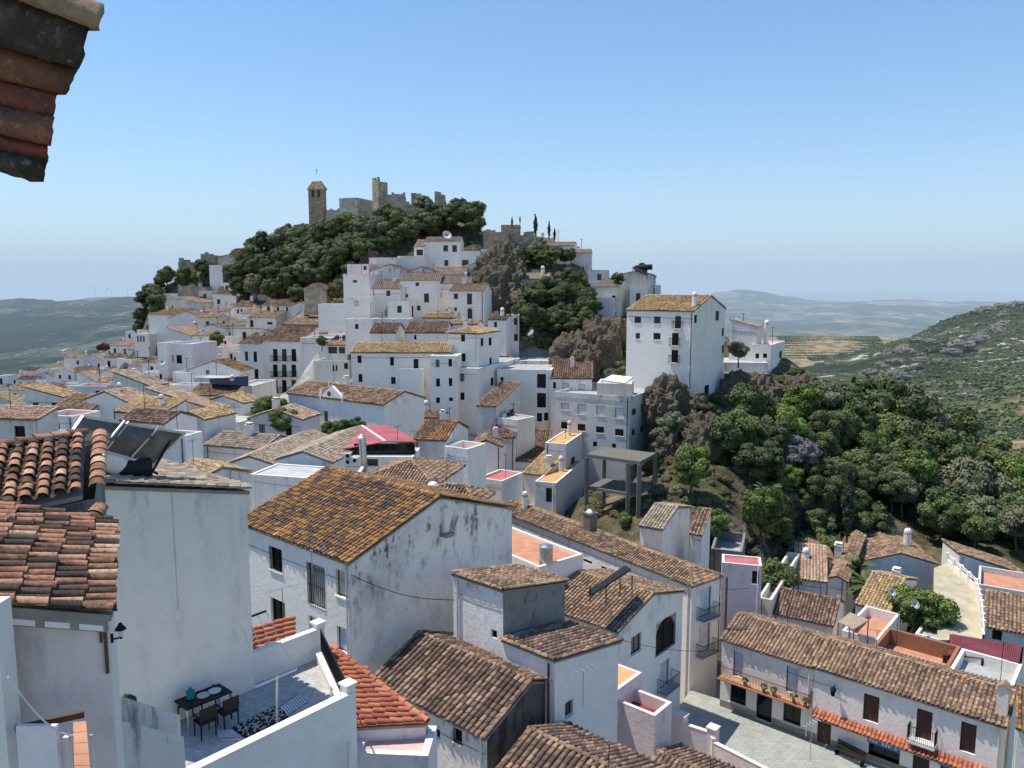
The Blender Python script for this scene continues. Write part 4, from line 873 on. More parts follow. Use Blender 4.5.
def fbm(x, y, s, o=4, seed=0.):
    r = np.zeros(x.shape); fx, fy = x.ravel(), y.ravel(); out = r.ravel()
    for i in range(len(fx)): out[i] = mnoise.fractal(Vector((fx[i] / s, fy[i] / s, seed)), 1., 2., o)
    return out.reshape(x.shape)
town = np.zeros(GX.shape)
for fp, zb, t in FOOT:
    if not t: continue
    c = sum((p for p in fp), Vector()) / 4
    if (c.x > 3 and c.y > 62) or c.y > 150 or (c.x > 20 and c.y > 90): continue
    r = max((p - c).length for p in fp) + 2.5
    town = np.maximum(town, np.clip(1.6 - np.hypot(GX - c.x, GY - c.y) / r, 0, 1))
GZ += fbm(GX, GY, 9., 5) * 1.5 * (1 - town) * np.clip(1.2 - 0 * GX, 0, 1)
for fp, zb, t in FOOT:
    if not t: continue
    xs = [p.x for p in fp]; ys = [p.y for p in fp]
    i0, i1 = int((min(xs) - X0) / ST) - 1, int((max(xs) - X0) / ST) + 3; j0, j1 = int((min(ys) - Y0) / ST) - 1, int((max(ys) - Y0) / ST) + 3
    i0, j0 = max(0, i0), max(0, j0)
    sx, sy = GX[j0:j1, i0:i1], GY[j0:j1, i0:i1]
    cx = sum(xs) / 4; cy = sum(ys) / 4
    poly = [(cx + (p.x - cx) * 1.12, cy + (p.y - cy) * 1.12) for p in fp]
    m = inside(np.stack([sx.ravel(), sy.ravel()], 1), poly).reshape(sx.shape)
    g = GZ[j0:j1, i0:i1]; g[m] = np.minimum(g[m], zb - .05)
# the square and the streets by it are level
m = inside(np.stack([GX.ravel(), GY.ravel()], 1), [(Pz(x, y, PLZ).x, Pz(x, y, PLZ).y) for x, y in ((700, 690), (735, 700), (1100, 860), (700, 900), (640, 760))]).reshape(GX.shape)
GZ[m] = np.minimum(GZ[m], PLZ - .1)
def ground(x, y):
    i = min(max((x - X0) / ST, 0), len(gx) - 1.001); j = min(max((y - Y0) / ST, 0), len(gy) - 1.001)
    a, b = int(i), int(j); u, v = i - a, j - b
    return (GZ[b, a] * (1 - u) + GZ[b, a + 1] * u) * (1 - v) + (GZ[b + 1, a] * (1 - u) + GZ[b + 1, a + 1] * u) * v
def hit_ground(px, py, y0=20.):
    r = ray(px, py); r = r / r.y; y = y0
    while y < 335:
        p = r * y
        if X0 < p.x < X1 and p.z < ground(p.x, p.y): return p
        y += .7
    return None
def mat_land():
    n = N('hillside')
    t = n.attr('rnd')
    geo = n.n('ShaderNodeNewGeometry'); sep = n.n('ShaderNodeSeparateXYZ'); n.l(geo.outputs['Normal'], sep.inputs[0])
    big = n.noise(.12, 6, .6); med = n.noise(.6, 6, .7); fi = n.noise(3, 5, .7)
    veg = n.ramp(n.math('ADD', n.math('MULTIPLY', med, .7), n.math('MULTIPLY', big, .3)), [(.35, (.035, .045, .018)), (.46, (.085, .085, .04)), (.56, (.18, .145, .085)), (.68, (.3, .24, .15))])
    rock = n.ramp(n.math('ADD', n.math('MULTIPLY', med, .6), n.math('MULTIPLY', fi, .4)), [(.35, (.045, .038, .03)), (.5, (.13, .11, .085)), (.62, (.27, .235, .19)), (.75, (.42, .37, .3))])
    c = n.mix(n.mr(n.math('ADD', sep.outputs[2], n.math('MULTIPLY', n.math('SUBTRACT', med, .5), .6)), .85, .68), veg, rock)
    pave = n.mix(med, (.42, .4, .36), (.62, .6, .55))
    c = n.mix(n.mr(t, .6, .85), c, pave)
    n.base(c); n.rough(.95, .1); n.bump(n.math('ADD', med, n.math('MULTIPLY', fi, .5)), 1., .6)
    MATS['hillside'] = n.m
mat_land()
def grid_mesh(name, GX, GY, GZ, mats, rnd=None, mi=None):
    h, w = GX.shape; me = bpy.data.meshes.new(name)
    v = np.stack([GX, GY, GZ], 2).reshape(-1, 3); idx = np.arange(h * w).reshape(h, w)
    f = np.stack([idx[:-1, :-1], idx[:-1, 1:], idx[1:, 1:], idx[1:, :-1]], 2).reshape(-1, 4)
    me.vertices.add(len(v)); me.loops.add(f.size); me.polygons.add(len(f))
    me.vertices.foreach_set('co', v.ravel()); me.loops.foreach_set('vertex_index', f.ravel().astype(np.int32))
    me.polygons.foreach_set('loop_start', (np.arange(len(f)) * 4).astype(np.int32)); me.polygons.foreach_set('use_smooth', np.ones(len(f), bool))
    for m_ in mats: me.materials.append(M(m_))
    if rnd is not None: a = me.attributes.new('rnd', 'FLOAT', 'POINT'); a.data.foreach_set('value', rnd.ravel().astype(np.float32))
    me.update(calc_edges=True); o = bpy.data.objects.new(name, me); COL.objects.link(o); return o
tag(grid_mesh('hillside', GX, GY, GZ, ['hillside'], town), 'steep village hill with rock and dry scrub', kind='structure')

# ---------------------------------------------------------------- distance
def mat_far(name, veg, dry, rockc, scale, thr=(.45, .62), rocky=.62, rows=False):
    n = N(name); a = n.noise(scale, 7, .65); b = n.noise(scale * 5, 6, .7); e = n.noise(scale * 22, 4, .6)
    c = n.mix(n.mr(n.math('ADD', n.math('MULTIPLY', a, .6), n.math('MULTIPLY', b, .4)), *thr), veg, dry)
    c = n.mix(n.math('MULTIPLY', n.mr(e, .42, .6), .6), c, tuple(q * .45 for q in veg))
    c = n.mix(n.mr(n.math('ADD', n.math('MULTIPLY', a, .35), n.math('MULTIPLY', n.noise(scale * 9, 6, .75), .65)), rocky, rocky + .04), c, rockc)
    if rows:
        w = n.n('ShaderNodeTexWave', wave_type='BANDS'); w.inputs['Scale'].default_value = .035; n.l(n.pos(), w.inputs['Vector'])
        w.inputs['Distortion'].default_value = .4
        c = n.mix(n.mr(w.outputs['Fac'], .5, .7), c, tuple(q * .8 for q in veg))
    n.base(c); n.rough(1., .05); n.bump(b, 1., 8.); MATS[name] = n.m
mat_far('far_scrub', (.018, .034, .026), (.13, .135, .1), (.55, .52, .47), .0045, (.5, .58), .60)
mat_far('right_scrub', (.035, .052, .022), (.17, .16, .08), (.5, .47, .42), .008, (.46, .62), .55)
mat_far('plain_fields', (.03, .05, .03), (.36, .3, .2), (.45, .4, .3), .0011, (.48, .6), .7)
mat_far('dry_field', (.12, .12, .05), (.42, .3, .16), (.4, .3, .2), .006, (.38, .6), .75)
mat_far('olive_field', (.06, .08, .035), (.38, .29, .17), (.45, .36, .24), .004, (.3, .5), .8, rows=False)
def sheet(name, label, mat, xs, rows, nx=90, sub=8, amp=.01, seed=0., kind='structure'):
    Ys = [r[0] for r in rows]; C = []
    for Y_, ps in rows:
        ps = ps if isinstance(ps, (list, tuple)) else [ps] * len(xs)
        C.append(ps)
    C = np.array(C, float); xx = np.linspace(xs[0], xs[-1], nx); t = np.linspace(0, len(rows) - 1, (len(rows) - 1) * sub + 1)
    R = np.array([np.interp(xx, xs, c) for c in C]); PY = np.array([np.interp(t, np.arange(len(rows)), R[:, i]) for i in range(nx)]).T
    YY = np.interp(t, np.arange(len(rows)), Ys)
    GX = np.zeros(PY.shape); GYY = GX.copy(); GZZ = GX.copy()
    for i in range(PY.shape[0]):
        for j in range(nx):
            p = D(xx[j], PY[i, j], YY[i]); GX[i, j], GYY[i, j], GZZ[i, j] = p
    GZZ += fbm(GX, GYY, YY[-1] * .09, 6, seed) * YY[:, None] * amp
    return tag(grid_mesh(name, GX, GYY, GZZ, [mat]), label, kind=kind), (GX, GYY, GZZ)
sheet('western_hills', 'blue green scrub hills with pale rock beyond the village', 'far_scrub', [-80, 0, 60, 120, 160, 220, 320],
  [(330, 470), (600, 415), (1000, [382, 382, 378, 372, 365, 360, 360]), (1500, [356, 354, 350, 342, 338, 335, 335]), (2100, [330, 328, 326, 318, 316, 316, 316]), (2700, [309, 308, 307, 304, 303, 305, 305]), (3100, [301.5, 302.5, 301, 300, 300, 303, 306]), (3700, 312)], 190, 14, .0085, 3.)
sheet('distant_ridge', 'faint ridge carrying wind turbines', 'far_scrub', [0, 60, 100, 130, 180, 260], [(5000, 312), (6000, [306, 302, 297, 296, 299, 304]), (7000, 310)], 60, 8, .002, 5.)
sheet('coastal_plain', 'hazy plain of fields and low hills toward the sea', 'plain_fields', [540, 640, 700, 735, 800, 870, 940, 1024, 1120],
  [(900, 430), (1500, 385), (2400, [360] * 9), (3600, [340, 340, 338, 336, 336, 337, 338, 338, 338]), (5200, [326, 326, 322, 318, 322, 318, 321, 322, 322]), (6300, [320, 316, 308, 305, 309, 306, 307, 309, 312]), (7600, [310, 304, 296, 291, 297, 301, 302, 304, 306]), (9000, 306)], 190, 12, .0055, 9.)
sheet('distant_hills', 'palest layer of hills on the horizon', 'plain_fields', [480, 600, 700, 800, 900, 1000, 1120], [(14000, 305), (18000, [300, 298, 296, 294, 293, 296, 297]), (24000, [299, 297, 296, 291, 289.5, 292, 291]), (30000, 299)], 90, 6, .0012, 13.)
sheet('olive_slope', 'dry slope planted with rows of olive trees', 'olive_field', [700, 780, 830, 870, 900, 960], [(600, 420), (760, [368, 364, 366, 368, 372, 375]), (900, [344, 342, 340, 341, 344, 346]), (1000, [339, 337, 336, 337, 339, 341]), (1150, 350)], 80, 8, .002, 17.)
RH_, RG = sheet('scrub_hill', 'rocky scrub covered hill rising at the right of the view', 'right_scrub', [800, 850, 880, 920, 960, 1000, 1024, 1060, 1140],
  [(230, 570), (300, 520), (380, [470, 465, 462, 458, 456, 455, 455, 455, 455]), (460, [425, 424, 422, 424, 426, 424, 422, 420, 420]), (520, [402, 402, 402, 402, 400, 398, 396, 394, 390]), (620, [384, 380, 376, 372, 368, 362, 358, 355, 350]), (740, [366, 362, 354, 345, 336, 328, 326, 322, 315]), (850, [356, 352, 345, 331, 314, 306, 303.5, 300, 296]), (960, 360)], 130, 12, .006, 21.)
sheet('dry_meadow', 'tan dry meadow at the foot of the scrub hill', 'dry_field', [935, 960, 990, 1024, 1100], [(440, [436, 436, 436, 436, 436]), (470, [424, 421, 419, 417, 414]), (505, [416, 408, 402, 397, 392]), (535, [413, 404, 397, 391, 386])], 40, 6, .0005, 25.)
sheet('stubble_field', 'lower stubble field beyond the big trees', 'dry_field', [960, 1000, 1100], [(330, 472), (372, [452, 447, 442]), (392, [447, 441, 436])], 30, 6, .0005, 27.)
mb = MB(); S_ = 60000.
mb.quad(Vector((-S_, -2000, -520)), Vector((S_, -2000, -520)), Vector((S_, S_, -520)), Vector((-S_, S_, -520)))
n_ = N('sea_plain'); n_.base(n_.mix(n_.noise(.0004, 5), (.1, .14, .13), (.2, .22, .2))); n_.rough(.8); MATS['sea_plain'] = n_.m
tag(mb.build('ground', ['sea_plain']), 'lowland reaching the horizon', kind='structure')
# ================================================================ haze: volume starting beyond the village, its airlight put in as emitted colour
mb = MB(); mb.box(Vector((0, 0, 0)), Vector((1, 0, 0)), Vector((0, 1, 0)), Z, (-50000, 260, -700), (50000, 55000, 850))
hz = mb.build('haze', [])
m_ = bpy.data.materials.new('haze'); m_.use_nodes = True; t_ = m_.node_tree; t_.nodes.clear()
o_ = t_.nodes.new('ShaderNodeOutputMaterial'); ab = t_.nodes.new('ShaderNodeVolumeAbsorption'); em = t_.nodes.new('ShaderNodeEmission'); ad = t_.nodes.new('ShaderNodeAddShader')
HD = 1.25e-4
ab.inputs['Color'].default_value = (0, 0, 0, 1); ab.inputs['Density'].default_value = HD
HAZE_GLOW = (.46, .61, .79)
em.inputs['Color'].default_value = (*HAZE_GLOW, 1); em.inputs['Strength'].default_value = HD
t_.links.new(ab.outputs[0], ad.inputs[0]); t_.links.new(em.outputs[0], ad.inputs[1]); t_.links.new(ad.outputs[0], o_.inputs['Volume'])
hz.data.materials.append(m_); tag(hz, 'blue haze over the distance, a volume with its own added glow', kind='structure')

# ================================================================ foliage
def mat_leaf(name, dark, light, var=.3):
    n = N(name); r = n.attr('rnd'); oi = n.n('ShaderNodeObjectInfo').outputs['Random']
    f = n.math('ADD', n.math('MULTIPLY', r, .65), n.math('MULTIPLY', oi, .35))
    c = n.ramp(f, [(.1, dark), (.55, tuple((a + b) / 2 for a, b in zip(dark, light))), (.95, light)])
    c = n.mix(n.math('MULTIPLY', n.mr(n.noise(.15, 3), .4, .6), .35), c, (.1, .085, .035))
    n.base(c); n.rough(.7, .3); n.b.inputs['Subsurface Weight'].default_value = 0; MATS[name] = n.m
mat_leaf('leaf_dark', (.028, .045, .016), (.11, .145, .05))
mat_leaf('leaf_mid', (.04, .062, .018), (.16, .2, .06))
mat_leaf('leaf_bright', (.05, .085, .015), (.2, .28, .055))
mat_leaf('leaf_olive', (.07, .08, .04), (.26, .26, .15))
mat_leaf('leaf_cypress', (.015, .028, .012), (.05, .075, .03))
mat_leaf('leaf_dry', (.09, .07, .035), (.26, .2, .11))
mat_leaf('bloom', (.1, .11, .09), (.33, .31, .4))
mat_leaf('leaf_maroon', (.05, .01, .02), (.13, .03, .04))
def clump_np(c, r, n, size, rs, base=.5, flat=1.):
    d = rs.normal(size=(n, 3)); d /= np.linalg.norm(d, axis=1)[:, None]
    d[:, 2] = np.where(d[:, 2] < -.3, -d[:, 2], d[:, 2])
    p = c + d * r * (.7 + .38 * rs.beta(2.2, 1.2, (n, 1)) + .3 * (rs.uniform(0, 1, (n, 1)) < .13) * rs.uniform(0, 1, (n, 1))) * np.array([1, 1, flat])
    nn = d + rs.normal(0, .34, (n, 3)); nn /= np.linalg.norm(nn, axis=1)[:, None]
    a = np.cross(nn, rs.normal(size=(n, 3))); a /= np.linalg.norm(a, axis=1)[:, None]; b = np.cross(nn, a)
    s = size * rs.uniform(.6, 1.3, (n, 1))
    v = np.stack([p - a * s - b * s * .5, p + a * s * .2 - b * s * .8, p + a * s + b * s * .5, p - a * s * .2 + b * s * .8], 1).reshape(-1, 3)
    f = np.arange(n * 4).reshape(n, 4); rnd = np.repeat(np.clip(base + rs.normal(0, .16, n) + d[:, 2] * .2, 0, 1), 4)  # leaves on top of a clump painted lighter, as if sunlit
    return v, f, rnd
def crown(kind, seed, R=1., H=1.):
    """unit crown, base at z=0, radius about R and height about H"""
    rs = np.random.RandomState(seed); mb = MB()
    core = []
    if kind == 'cypress':
        for i in range(16):
            t = (i + .5) / 16; rr = R * (math.sin(min(t * 2.6, 1.57)) if t < .6 else (1 - t) / .4 * .95 + .05) * .9
            core.append((np.array([rs.normal(0, .04), rs.normal(0, .04), t * H]), max(.12, rr) * .75, .5))
        nl, sz = 170, .085
    elif kind == 'bush':
        for i in range(12):
            a = rs.uniform(0, 6.28); q = rs.uniform(0, .65); core.append((np.array([math.cos(a) * q, math.sin(a) * q, rs.uniform(.1, .6 - q * .3) * H]), rs.uniform(.28, .42), rs.uniform(.25, .75)))
        nl, sz = 230, .06
    elif kind == 'pine':
        for i in range(30):
            a = rs.uniform(0, 6.28); q = math.sqrt(rs.uniform(0, 1)) * .78; core.append((np.array([math.cos(a) * q, math.sin(a) * q, H * (.35 + .5 * math.sqrt(1 - q * q) + rs.uniform(-.25, .05))]), rs.uniform(.2, .32), rs.uniform(.3, .8)))
        nl, sz = 240, .045
    else:
        for i in range(34):
            d = rs.normal(size=3); d /= np.linalg.norm(d); q = rs.uniform(.35, .78)
            core.append((np.array([d[0] * q * R, d[1] * q * R, H * .5 + d[2] * q * H * .5]), rs.uniform(.2, .36), rs.uniform(.2, .8)))
        nl, sz = 260, .046
    for c, r, b in core:
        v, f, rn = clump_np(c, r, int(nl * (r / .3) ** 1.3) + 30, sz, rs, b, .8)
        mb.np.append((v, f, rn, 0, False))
        # dark core stops light pouring through each clump; inner shade put in its colour
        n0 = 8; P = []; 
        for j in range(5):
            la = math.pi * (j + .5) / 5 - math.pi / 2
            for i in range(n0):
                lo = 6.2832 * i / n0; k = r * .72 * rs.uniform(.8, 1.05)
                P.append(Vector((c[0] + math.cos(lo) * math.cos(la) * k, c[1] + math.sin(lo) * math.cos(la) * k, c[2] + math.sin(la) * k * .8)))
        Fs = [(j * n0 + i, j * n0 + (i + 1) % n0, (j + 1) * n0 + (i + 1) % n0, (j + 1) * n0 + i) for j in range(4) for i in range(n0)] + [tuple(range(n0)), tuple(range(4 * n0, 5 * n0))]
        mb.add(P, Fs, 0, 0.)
    return mb
def trunk(mb, h, r, br=5, seed=0, top=.5):
    rs = random.Random(seed); p = Vector((0, 0, -.15)); prev = p; k = 4
    for i in range(k):
        q = Vector((rs.uniform(-.05, .05) * h, rs.uniform(-.05, .05) * h, h * (i + 1) / k)); mb.tube(prev, q, r * (1 - .18 * i), 0, 8, r * (1 - .18 * (i + 1)), cap=False); prev = q
    for i in range(br):
        a = 6.28 * i / br + rs.uniform(-.3, .3); s = Vector((0, 0, h * rs.uniform(.6, .95))); e = s + Vector((math.cos(a) * top, math.sin(a) * top, top * rs.uniform(.5, 1.)))
        mb.tube(s, e, r * .4, 0, 6, r * .15, cap=False)
PROTO = {}
def proto(key, kind, leaf, seed, H=1.5, th=.5, tr=.07, name='tree'):
    """one thing of each kind, radius 1; it becomes the first of its copies"""
    PROTO[key] = dict(mesh=None, kind=kind, H=H, th=th, name=name)
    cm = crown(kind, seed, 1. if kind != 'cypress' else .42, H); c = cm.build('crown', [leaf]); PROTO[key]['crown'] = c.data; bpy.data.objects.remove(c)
    tm = MB(); trunk(tm, th + H * .35, tr, 5 if kind not in ('cypress', 'bush') else 0, seed, .45); t = tm.build('trunk', ['trunk'], smooth=True); PROTO[key]['trunk'] = t.data; bpy.data.objects.remove(t)
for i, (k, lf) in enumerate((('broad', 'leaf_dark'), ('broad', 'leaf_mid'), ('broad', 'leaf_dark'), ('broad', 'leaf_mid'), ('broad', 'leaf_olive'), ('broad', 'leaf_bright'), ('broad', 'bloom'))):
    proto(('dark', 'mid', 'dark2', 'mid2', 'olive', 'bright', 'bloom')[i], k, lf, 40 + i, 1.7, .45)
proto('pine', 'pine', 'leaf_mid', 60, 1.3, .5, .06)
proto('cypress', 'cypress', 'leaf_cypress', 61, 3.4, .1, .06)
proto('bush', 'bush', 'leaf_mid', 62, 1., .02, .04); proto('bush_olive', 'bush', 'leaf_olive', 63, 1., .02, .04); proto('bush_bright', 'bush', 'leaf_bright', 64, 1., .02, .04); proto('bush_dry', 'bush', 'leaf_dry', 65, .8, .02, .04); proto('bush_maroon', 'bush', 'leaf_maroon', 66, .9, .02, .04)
def plant(key, p, r, label, name='tree', cat='tree', group=None, zs=1.):
    q = PROTO[key]
    root = thing(name, label, cat, p, group); root.rotation_euler = (0, 0, random.uniform(0, 6.28)); root.scale = (r, r, r * zs * random.uniform(.9, 1.12))
    for nm, me, z in (('crown', q['crown'], q['th']), ('trunk', q['trunk'], 0)):
        o = bpy.data.objects.new(nm, me); COL.objects.link(o); o.parent = root; o.location = (0, 0, z)
    return root
def at(px, py, Y_=None):
    p = D(px, py, Y_) if Y_ else hit_ground(px, py)
    if p is None: p = D(px, py, 150)
    return Vector((p.x, p.y, ground(p.x, p.y)))
def scatter(poly, n, keys, r, label, name, cat, group, gap=.8, seed=1, ymin=20):
    rs = random.Random(seed); xs = [p[0] for p in poly]; ys = [p[1] for p in poly]; got = []; tries = 0
    while len(got) < n and tries < n * 60:
        tries += 1
        x, y = rs.uniform(min(xs), max(xs)), rs.uniform(min(ys), max(ys))
        if not inside(np.array([[x, y]]), poly)[0]: continue
        p = hit_ground(x, y, ymin)
        if p is None: continue
        rr = rs.uniform(*r)
        if any((p - q).length < gap * (rr + s) for q, s in got): continue
        if any(inside(np.array([[p.x, p.y]]), [(a.x, a.y) for a in fp])[0] for fp, zb, t in FOOT): continue
        got.append((p, rr)); plant(rs.choice(keys), Vector((p.x, p.y, p.z - .1)), rr, label, name, cat, group)
    return got
# ================================================================ houses packed between the surveyed ones
FC = []
for fp, zb, t in FOOT:
    c = sum((p for p in fp), Vector()) / 4; FC.append((c.x, c.y, min((fp[0] - fp[1]).length, (fp[1] - fp[2]).length) * .5))
def fill(poly, n, seed, label, group, hr=(3., 6.), yaws=(160, 166, 172, 178), tiles=('tile_straw', 'tile_old', 'tile_beige', 'tile_old', 'tile_straw', 'tile_pink'), ymin=60, tight=.95):
    rs = random.Random(seed); xs = [p[0] for p in poly]; ys = [p[1] for p in poly]; k = 0
    for _ in range(n * 70):
        if k >= n: break
        x, y = rs.uniform(min(xs), max(xs)), rs.uniform(min(ys), max(ys))
        if not inside(np.array([[x, y]]), poly)[0]: continue
        p = hit_ground(x, y, ymin)
        if p is None: continue
        La, Lb, h = rs.uniform(3.8, 6.8), rs.uniform(3.2, 4.8), rs.uniform(*hr) + .7; r = min(La, Lb) / 2
        ya = math.radians(rs.choice(yaws)); u = Vector((math.cos(ya), math.sin(ya), 0)); v = Vector((math.sin(ya), -math.cos(ya), 0))
        c = Vector((p.x, p.y, 0)) + v * Lb / 2
        if any(math.hypot(c.x - a, c.y - b) < tight * (r + q) + .6 for a, b, q in FC): continue
        cor = [c + u * (La * i) + v * (Lb * j) for i in (-.5, .5) for j in (-.5, .5)]
        # never stand in front of a surveyed facade: the roof must stay below the ground line of the pixel row it would hide
        z0 = min(ground(q.x, q.y) for q in cor); C3 = c - u * La / 2 - v * Lb / 2; C3.z = z0 + h
        FC.append((c.x, c.y, r)); k += 1
        fl_ = rs.random() < .42
        house(label, (x, y), p.y, x, Ct=C3, La=La, Dp=Lb, h=h, roof='flat' if fl_ else rs.choice(('gl', 'gl', 'gr', 'sl', 'sr')), yaw=math.degrees(ya), pitch=rs.uniform(14, 20), tile=rs.choice(tiles),
              wall=rs.choice(('plaster_clean', 'plaster_white', 'plaster_clean', 'plaster_clean', 'plaster_pink', 'plaster_cream')), floor=rs.choice(('floor_white', 'floor_terracotta', 'floor_grey')), autow='LR', group=group, terr=False)
    return k
print('fill', fill([(0, 378), (60, 362), (110, 345), (150, 330), (160, 345), (150, 400), (60, 420), (0, 420)], 34, 1, 'small tiled white house packed into the lower quarter of the village', 'small houses packed into the lower quarter', (2.6, 4.2), tight=.85),
 fill([(130, 340), (170, 302), (230, 298), (340, 312), (345, 322), (250, 335), (140, 370)], 26, 2, 'small white house squeezed between the larger ones on the west slope', 'small houses of the west slope', (2.6, 4.2), tight=.85),
 fill([(120, 375), (190, 372), (200, 425), (130, 430)], 9, 3, 'small house in the lanes above the fountain square', 'small houses in the lanes above the fountain square', (3, 4.5), tight=.9),
 fill([(340, 300), (500, 285), (500, 345), (345, 345)], 10, 5, 'narrow house filling a gap under the upper row', 'narrow houses under the upper row', (2.4, 3.2), tight=.8),
 fill([(440, 425), (600, 440), (610, 480), (470, 490), (420, 450)], 12, 6, 'low tiled house in the hollow behind the pyramid roof', 'low houses in the hollow', (2.2, 3.2), tight=.85),
 fill([(20, 425), (240, 425), (320, 455), (330, 470), (200, 480), (30, 470)], 9, 8, 'tiled house between the solar panel and the fountain square', 'houses behind the solar panel', (3, 4.5), ymin=55, tight=.95),
 fill([(590, 290), (650, 300), (640, 310), (600, 320)], 4, 9, 'small pale house on the outer ridge', 'small houses of the outer ridge', (2.4, 3.4), tight=.8),
 fill([(860, 570), (980, 560), (1000, 640), (900, 640)], 3, 10, 'low shed roofed house near the ramp', 'sheds near the ramp', (2.2, 3.), tight=1.))
# ================================================================ trees of the hill and the gorge
rs_t = random.Random(9)
ALL = lambda: None
G1 = 'trees on the castle hill'
scatter([(120, 345), (160, 290), (200, 278), (235, 270), (258, 246), (280, 242), (320, 244), (366, 240), (392, 238), (400, 232), (440, 226), (478, 228), (482, 236), (450, 243), (400, 250), (375, 262), (345, 275), (330, 290), (300, 290), (255, 285), (215, 275), (175, 305), (135, 345)],
  150, ['dark', 'mid', 'dark2', 'mid2', 'olive', 'mid', 'bright'], (2.0, 3.6), 'dense round evergreen tree growing on the wooded slope below the castle', 'evergreen_tree', 'tree', G1, .55, 3, 120)
scatter([(780, 388), (845, 392), (875, 428), (860, 440), (780, 415)], 40, ['mid', 'olive', 'dark2', 'bush', 'mid2'], (1., 1.9), 'tree at the top edge of the gorge wood', 'evergreen_tree', 'tree', 'trees at the top edge of the gorge wood', .5, 31, 60)
scatter([(870, 410), (960, 452), (1060, 500), (1060, 530), (940, 490), (870, 450)], 30, ['mid', 'olive', 'mid2'], (1.8, 3.0), 'tree on the outer rim of the gorge wood', 'evergreen_tree', 'tree', 'trees on the outer rim of the gorge wood', .5, 32, 60)
scatter([(262, 248), (300, 236), (370, 232), (372, 262), (340, 280), (300, 290), (262, 270)], 40, ['mid', 'olive', 'dark2'], (1.4, 2.4), 'smaller green tree filling gaps on the slope below the castle', 'evergreen_tree', 'tree', 'small trees on the castle hill', .6, 5, 120)
G2 = 'trees in the ravine under the eastern crag'
scatter([(528, 252), (566, 250), (580, 264), (556, 272), (520, 268)], 14, ['dark', 'mid', 'olive'], (1.3, 2.1), 'dark evergreen tree above the half hidden house of the crag', 'evergreen_tree', 'tree', 'trees above the half hidden house', .5, 17, 90)
scatter([(518, 300), (556, 298), (592, 304), (590, 335), (560, 348), (518, 338)], 40, ['dark', 'dark2', 'mid'], (1.7, 2.9), 'dark evergreen tree clinging to the ravine under the eastern crag', 'evergreen_tree', 'tree', G2, .55, 7, 90)
scatter([(515, 340), (590, 330), (632, 345), (628, 400), (600, 380), (540, 362), (515, 358)], 20, ['bush', 'bush_olive', 'bush_dry', 'dark'], (1.0, 2.2), 'scrub bush rooted on the ravine rocks', 'bush', 'bush', 'bushes on the ravine rocks', .6, 8, 90)
G3 = 'tall trees of the gorge'
scatter([(780, 425), (830, 422), (862, 440), (880, 432), (940, 462), (1000, 500), (1060, 520), (1060, 570), (960, 560), (900, 530), (880, 470), (830, 450), (780, 430)], 100, ['dark', 'dark2', 'mid', 'mid2', 'olive', 'mid', 'olive', 'bright'], (2.6, 4.8), 'big rounded evergreen tree in the shaded gorge wood', 'evergreen_tree', 'tree', G3, .5, 9, 60)
scatter([(770, 450), (850, 450), (900, 500), (880, 560), (800, 545), (760, 560), (755, 500)], 40, ['mid', 'mid2', 'dark2', 'bright'], (1.8, 3.2), 'leafy green tree on the lower gorge slope', 'leafy_tree', 'tree', 'leafy trees on the lower gorge slope', .6, 10, 60)
G4 = 'bushes on the rocky gorge slope'
scatter([(655, 395), (690, 380), (790, 380), (800, 470), (780, 560), (720, 540), (665, 510), (660, 450)], 86, ['bush', 'bush_olive', 'bush_olive', 'bush_dry', 'bush_bright', 'bush_dry'], (.6, 1.6), 'scrub bush on the rocky gorge slope', 'bush', 'bush', G4, .5, 11, 60)
for x, y, Y_, k, r, lb in ((690, 500, 80, 'bright', 2.6, 'bright lime green tree beside the concrete frame'), (712, 515, 76, 'bright', 2.1, 'lime green tree just below the brightest one'), (737, 470, 90, 'mid', 3.4, 'rich green round tree in the centre of the gorge slope'),
  (748, 440, 98, 'dark', 3.4, 'dark green tree under the whitewashed cliff terrace'), (797, 468, 92, 'bloom', 2.9, 'jacaranda covered in pale violet blossom'), (775, 565, 70, 'mid', 3.0, 'round green tree above the cottages'),
  (738, 372, 115, 'olive', 1.9, 'grey green olive tree on the cliff terrace'), (790, 530, 78, 'bright', 2.4, 'bright green tree next to the palm'), (820, 500, 86, 'mid', 3.0, 'broad leafy tree uphill from the cottages'), (672, 428, 95, 'olive', 2.0, 'grey green tree by the peeling apartment corner'), (645, 470, 88, 'dark2', 2.0, 'dark tree behind the concrete frame')):
    p = at(x, y, Y_); 
    if 'olive tree on' in lb: p.z = D(738, 366, 115).z
    plant(k, p, r, lb)
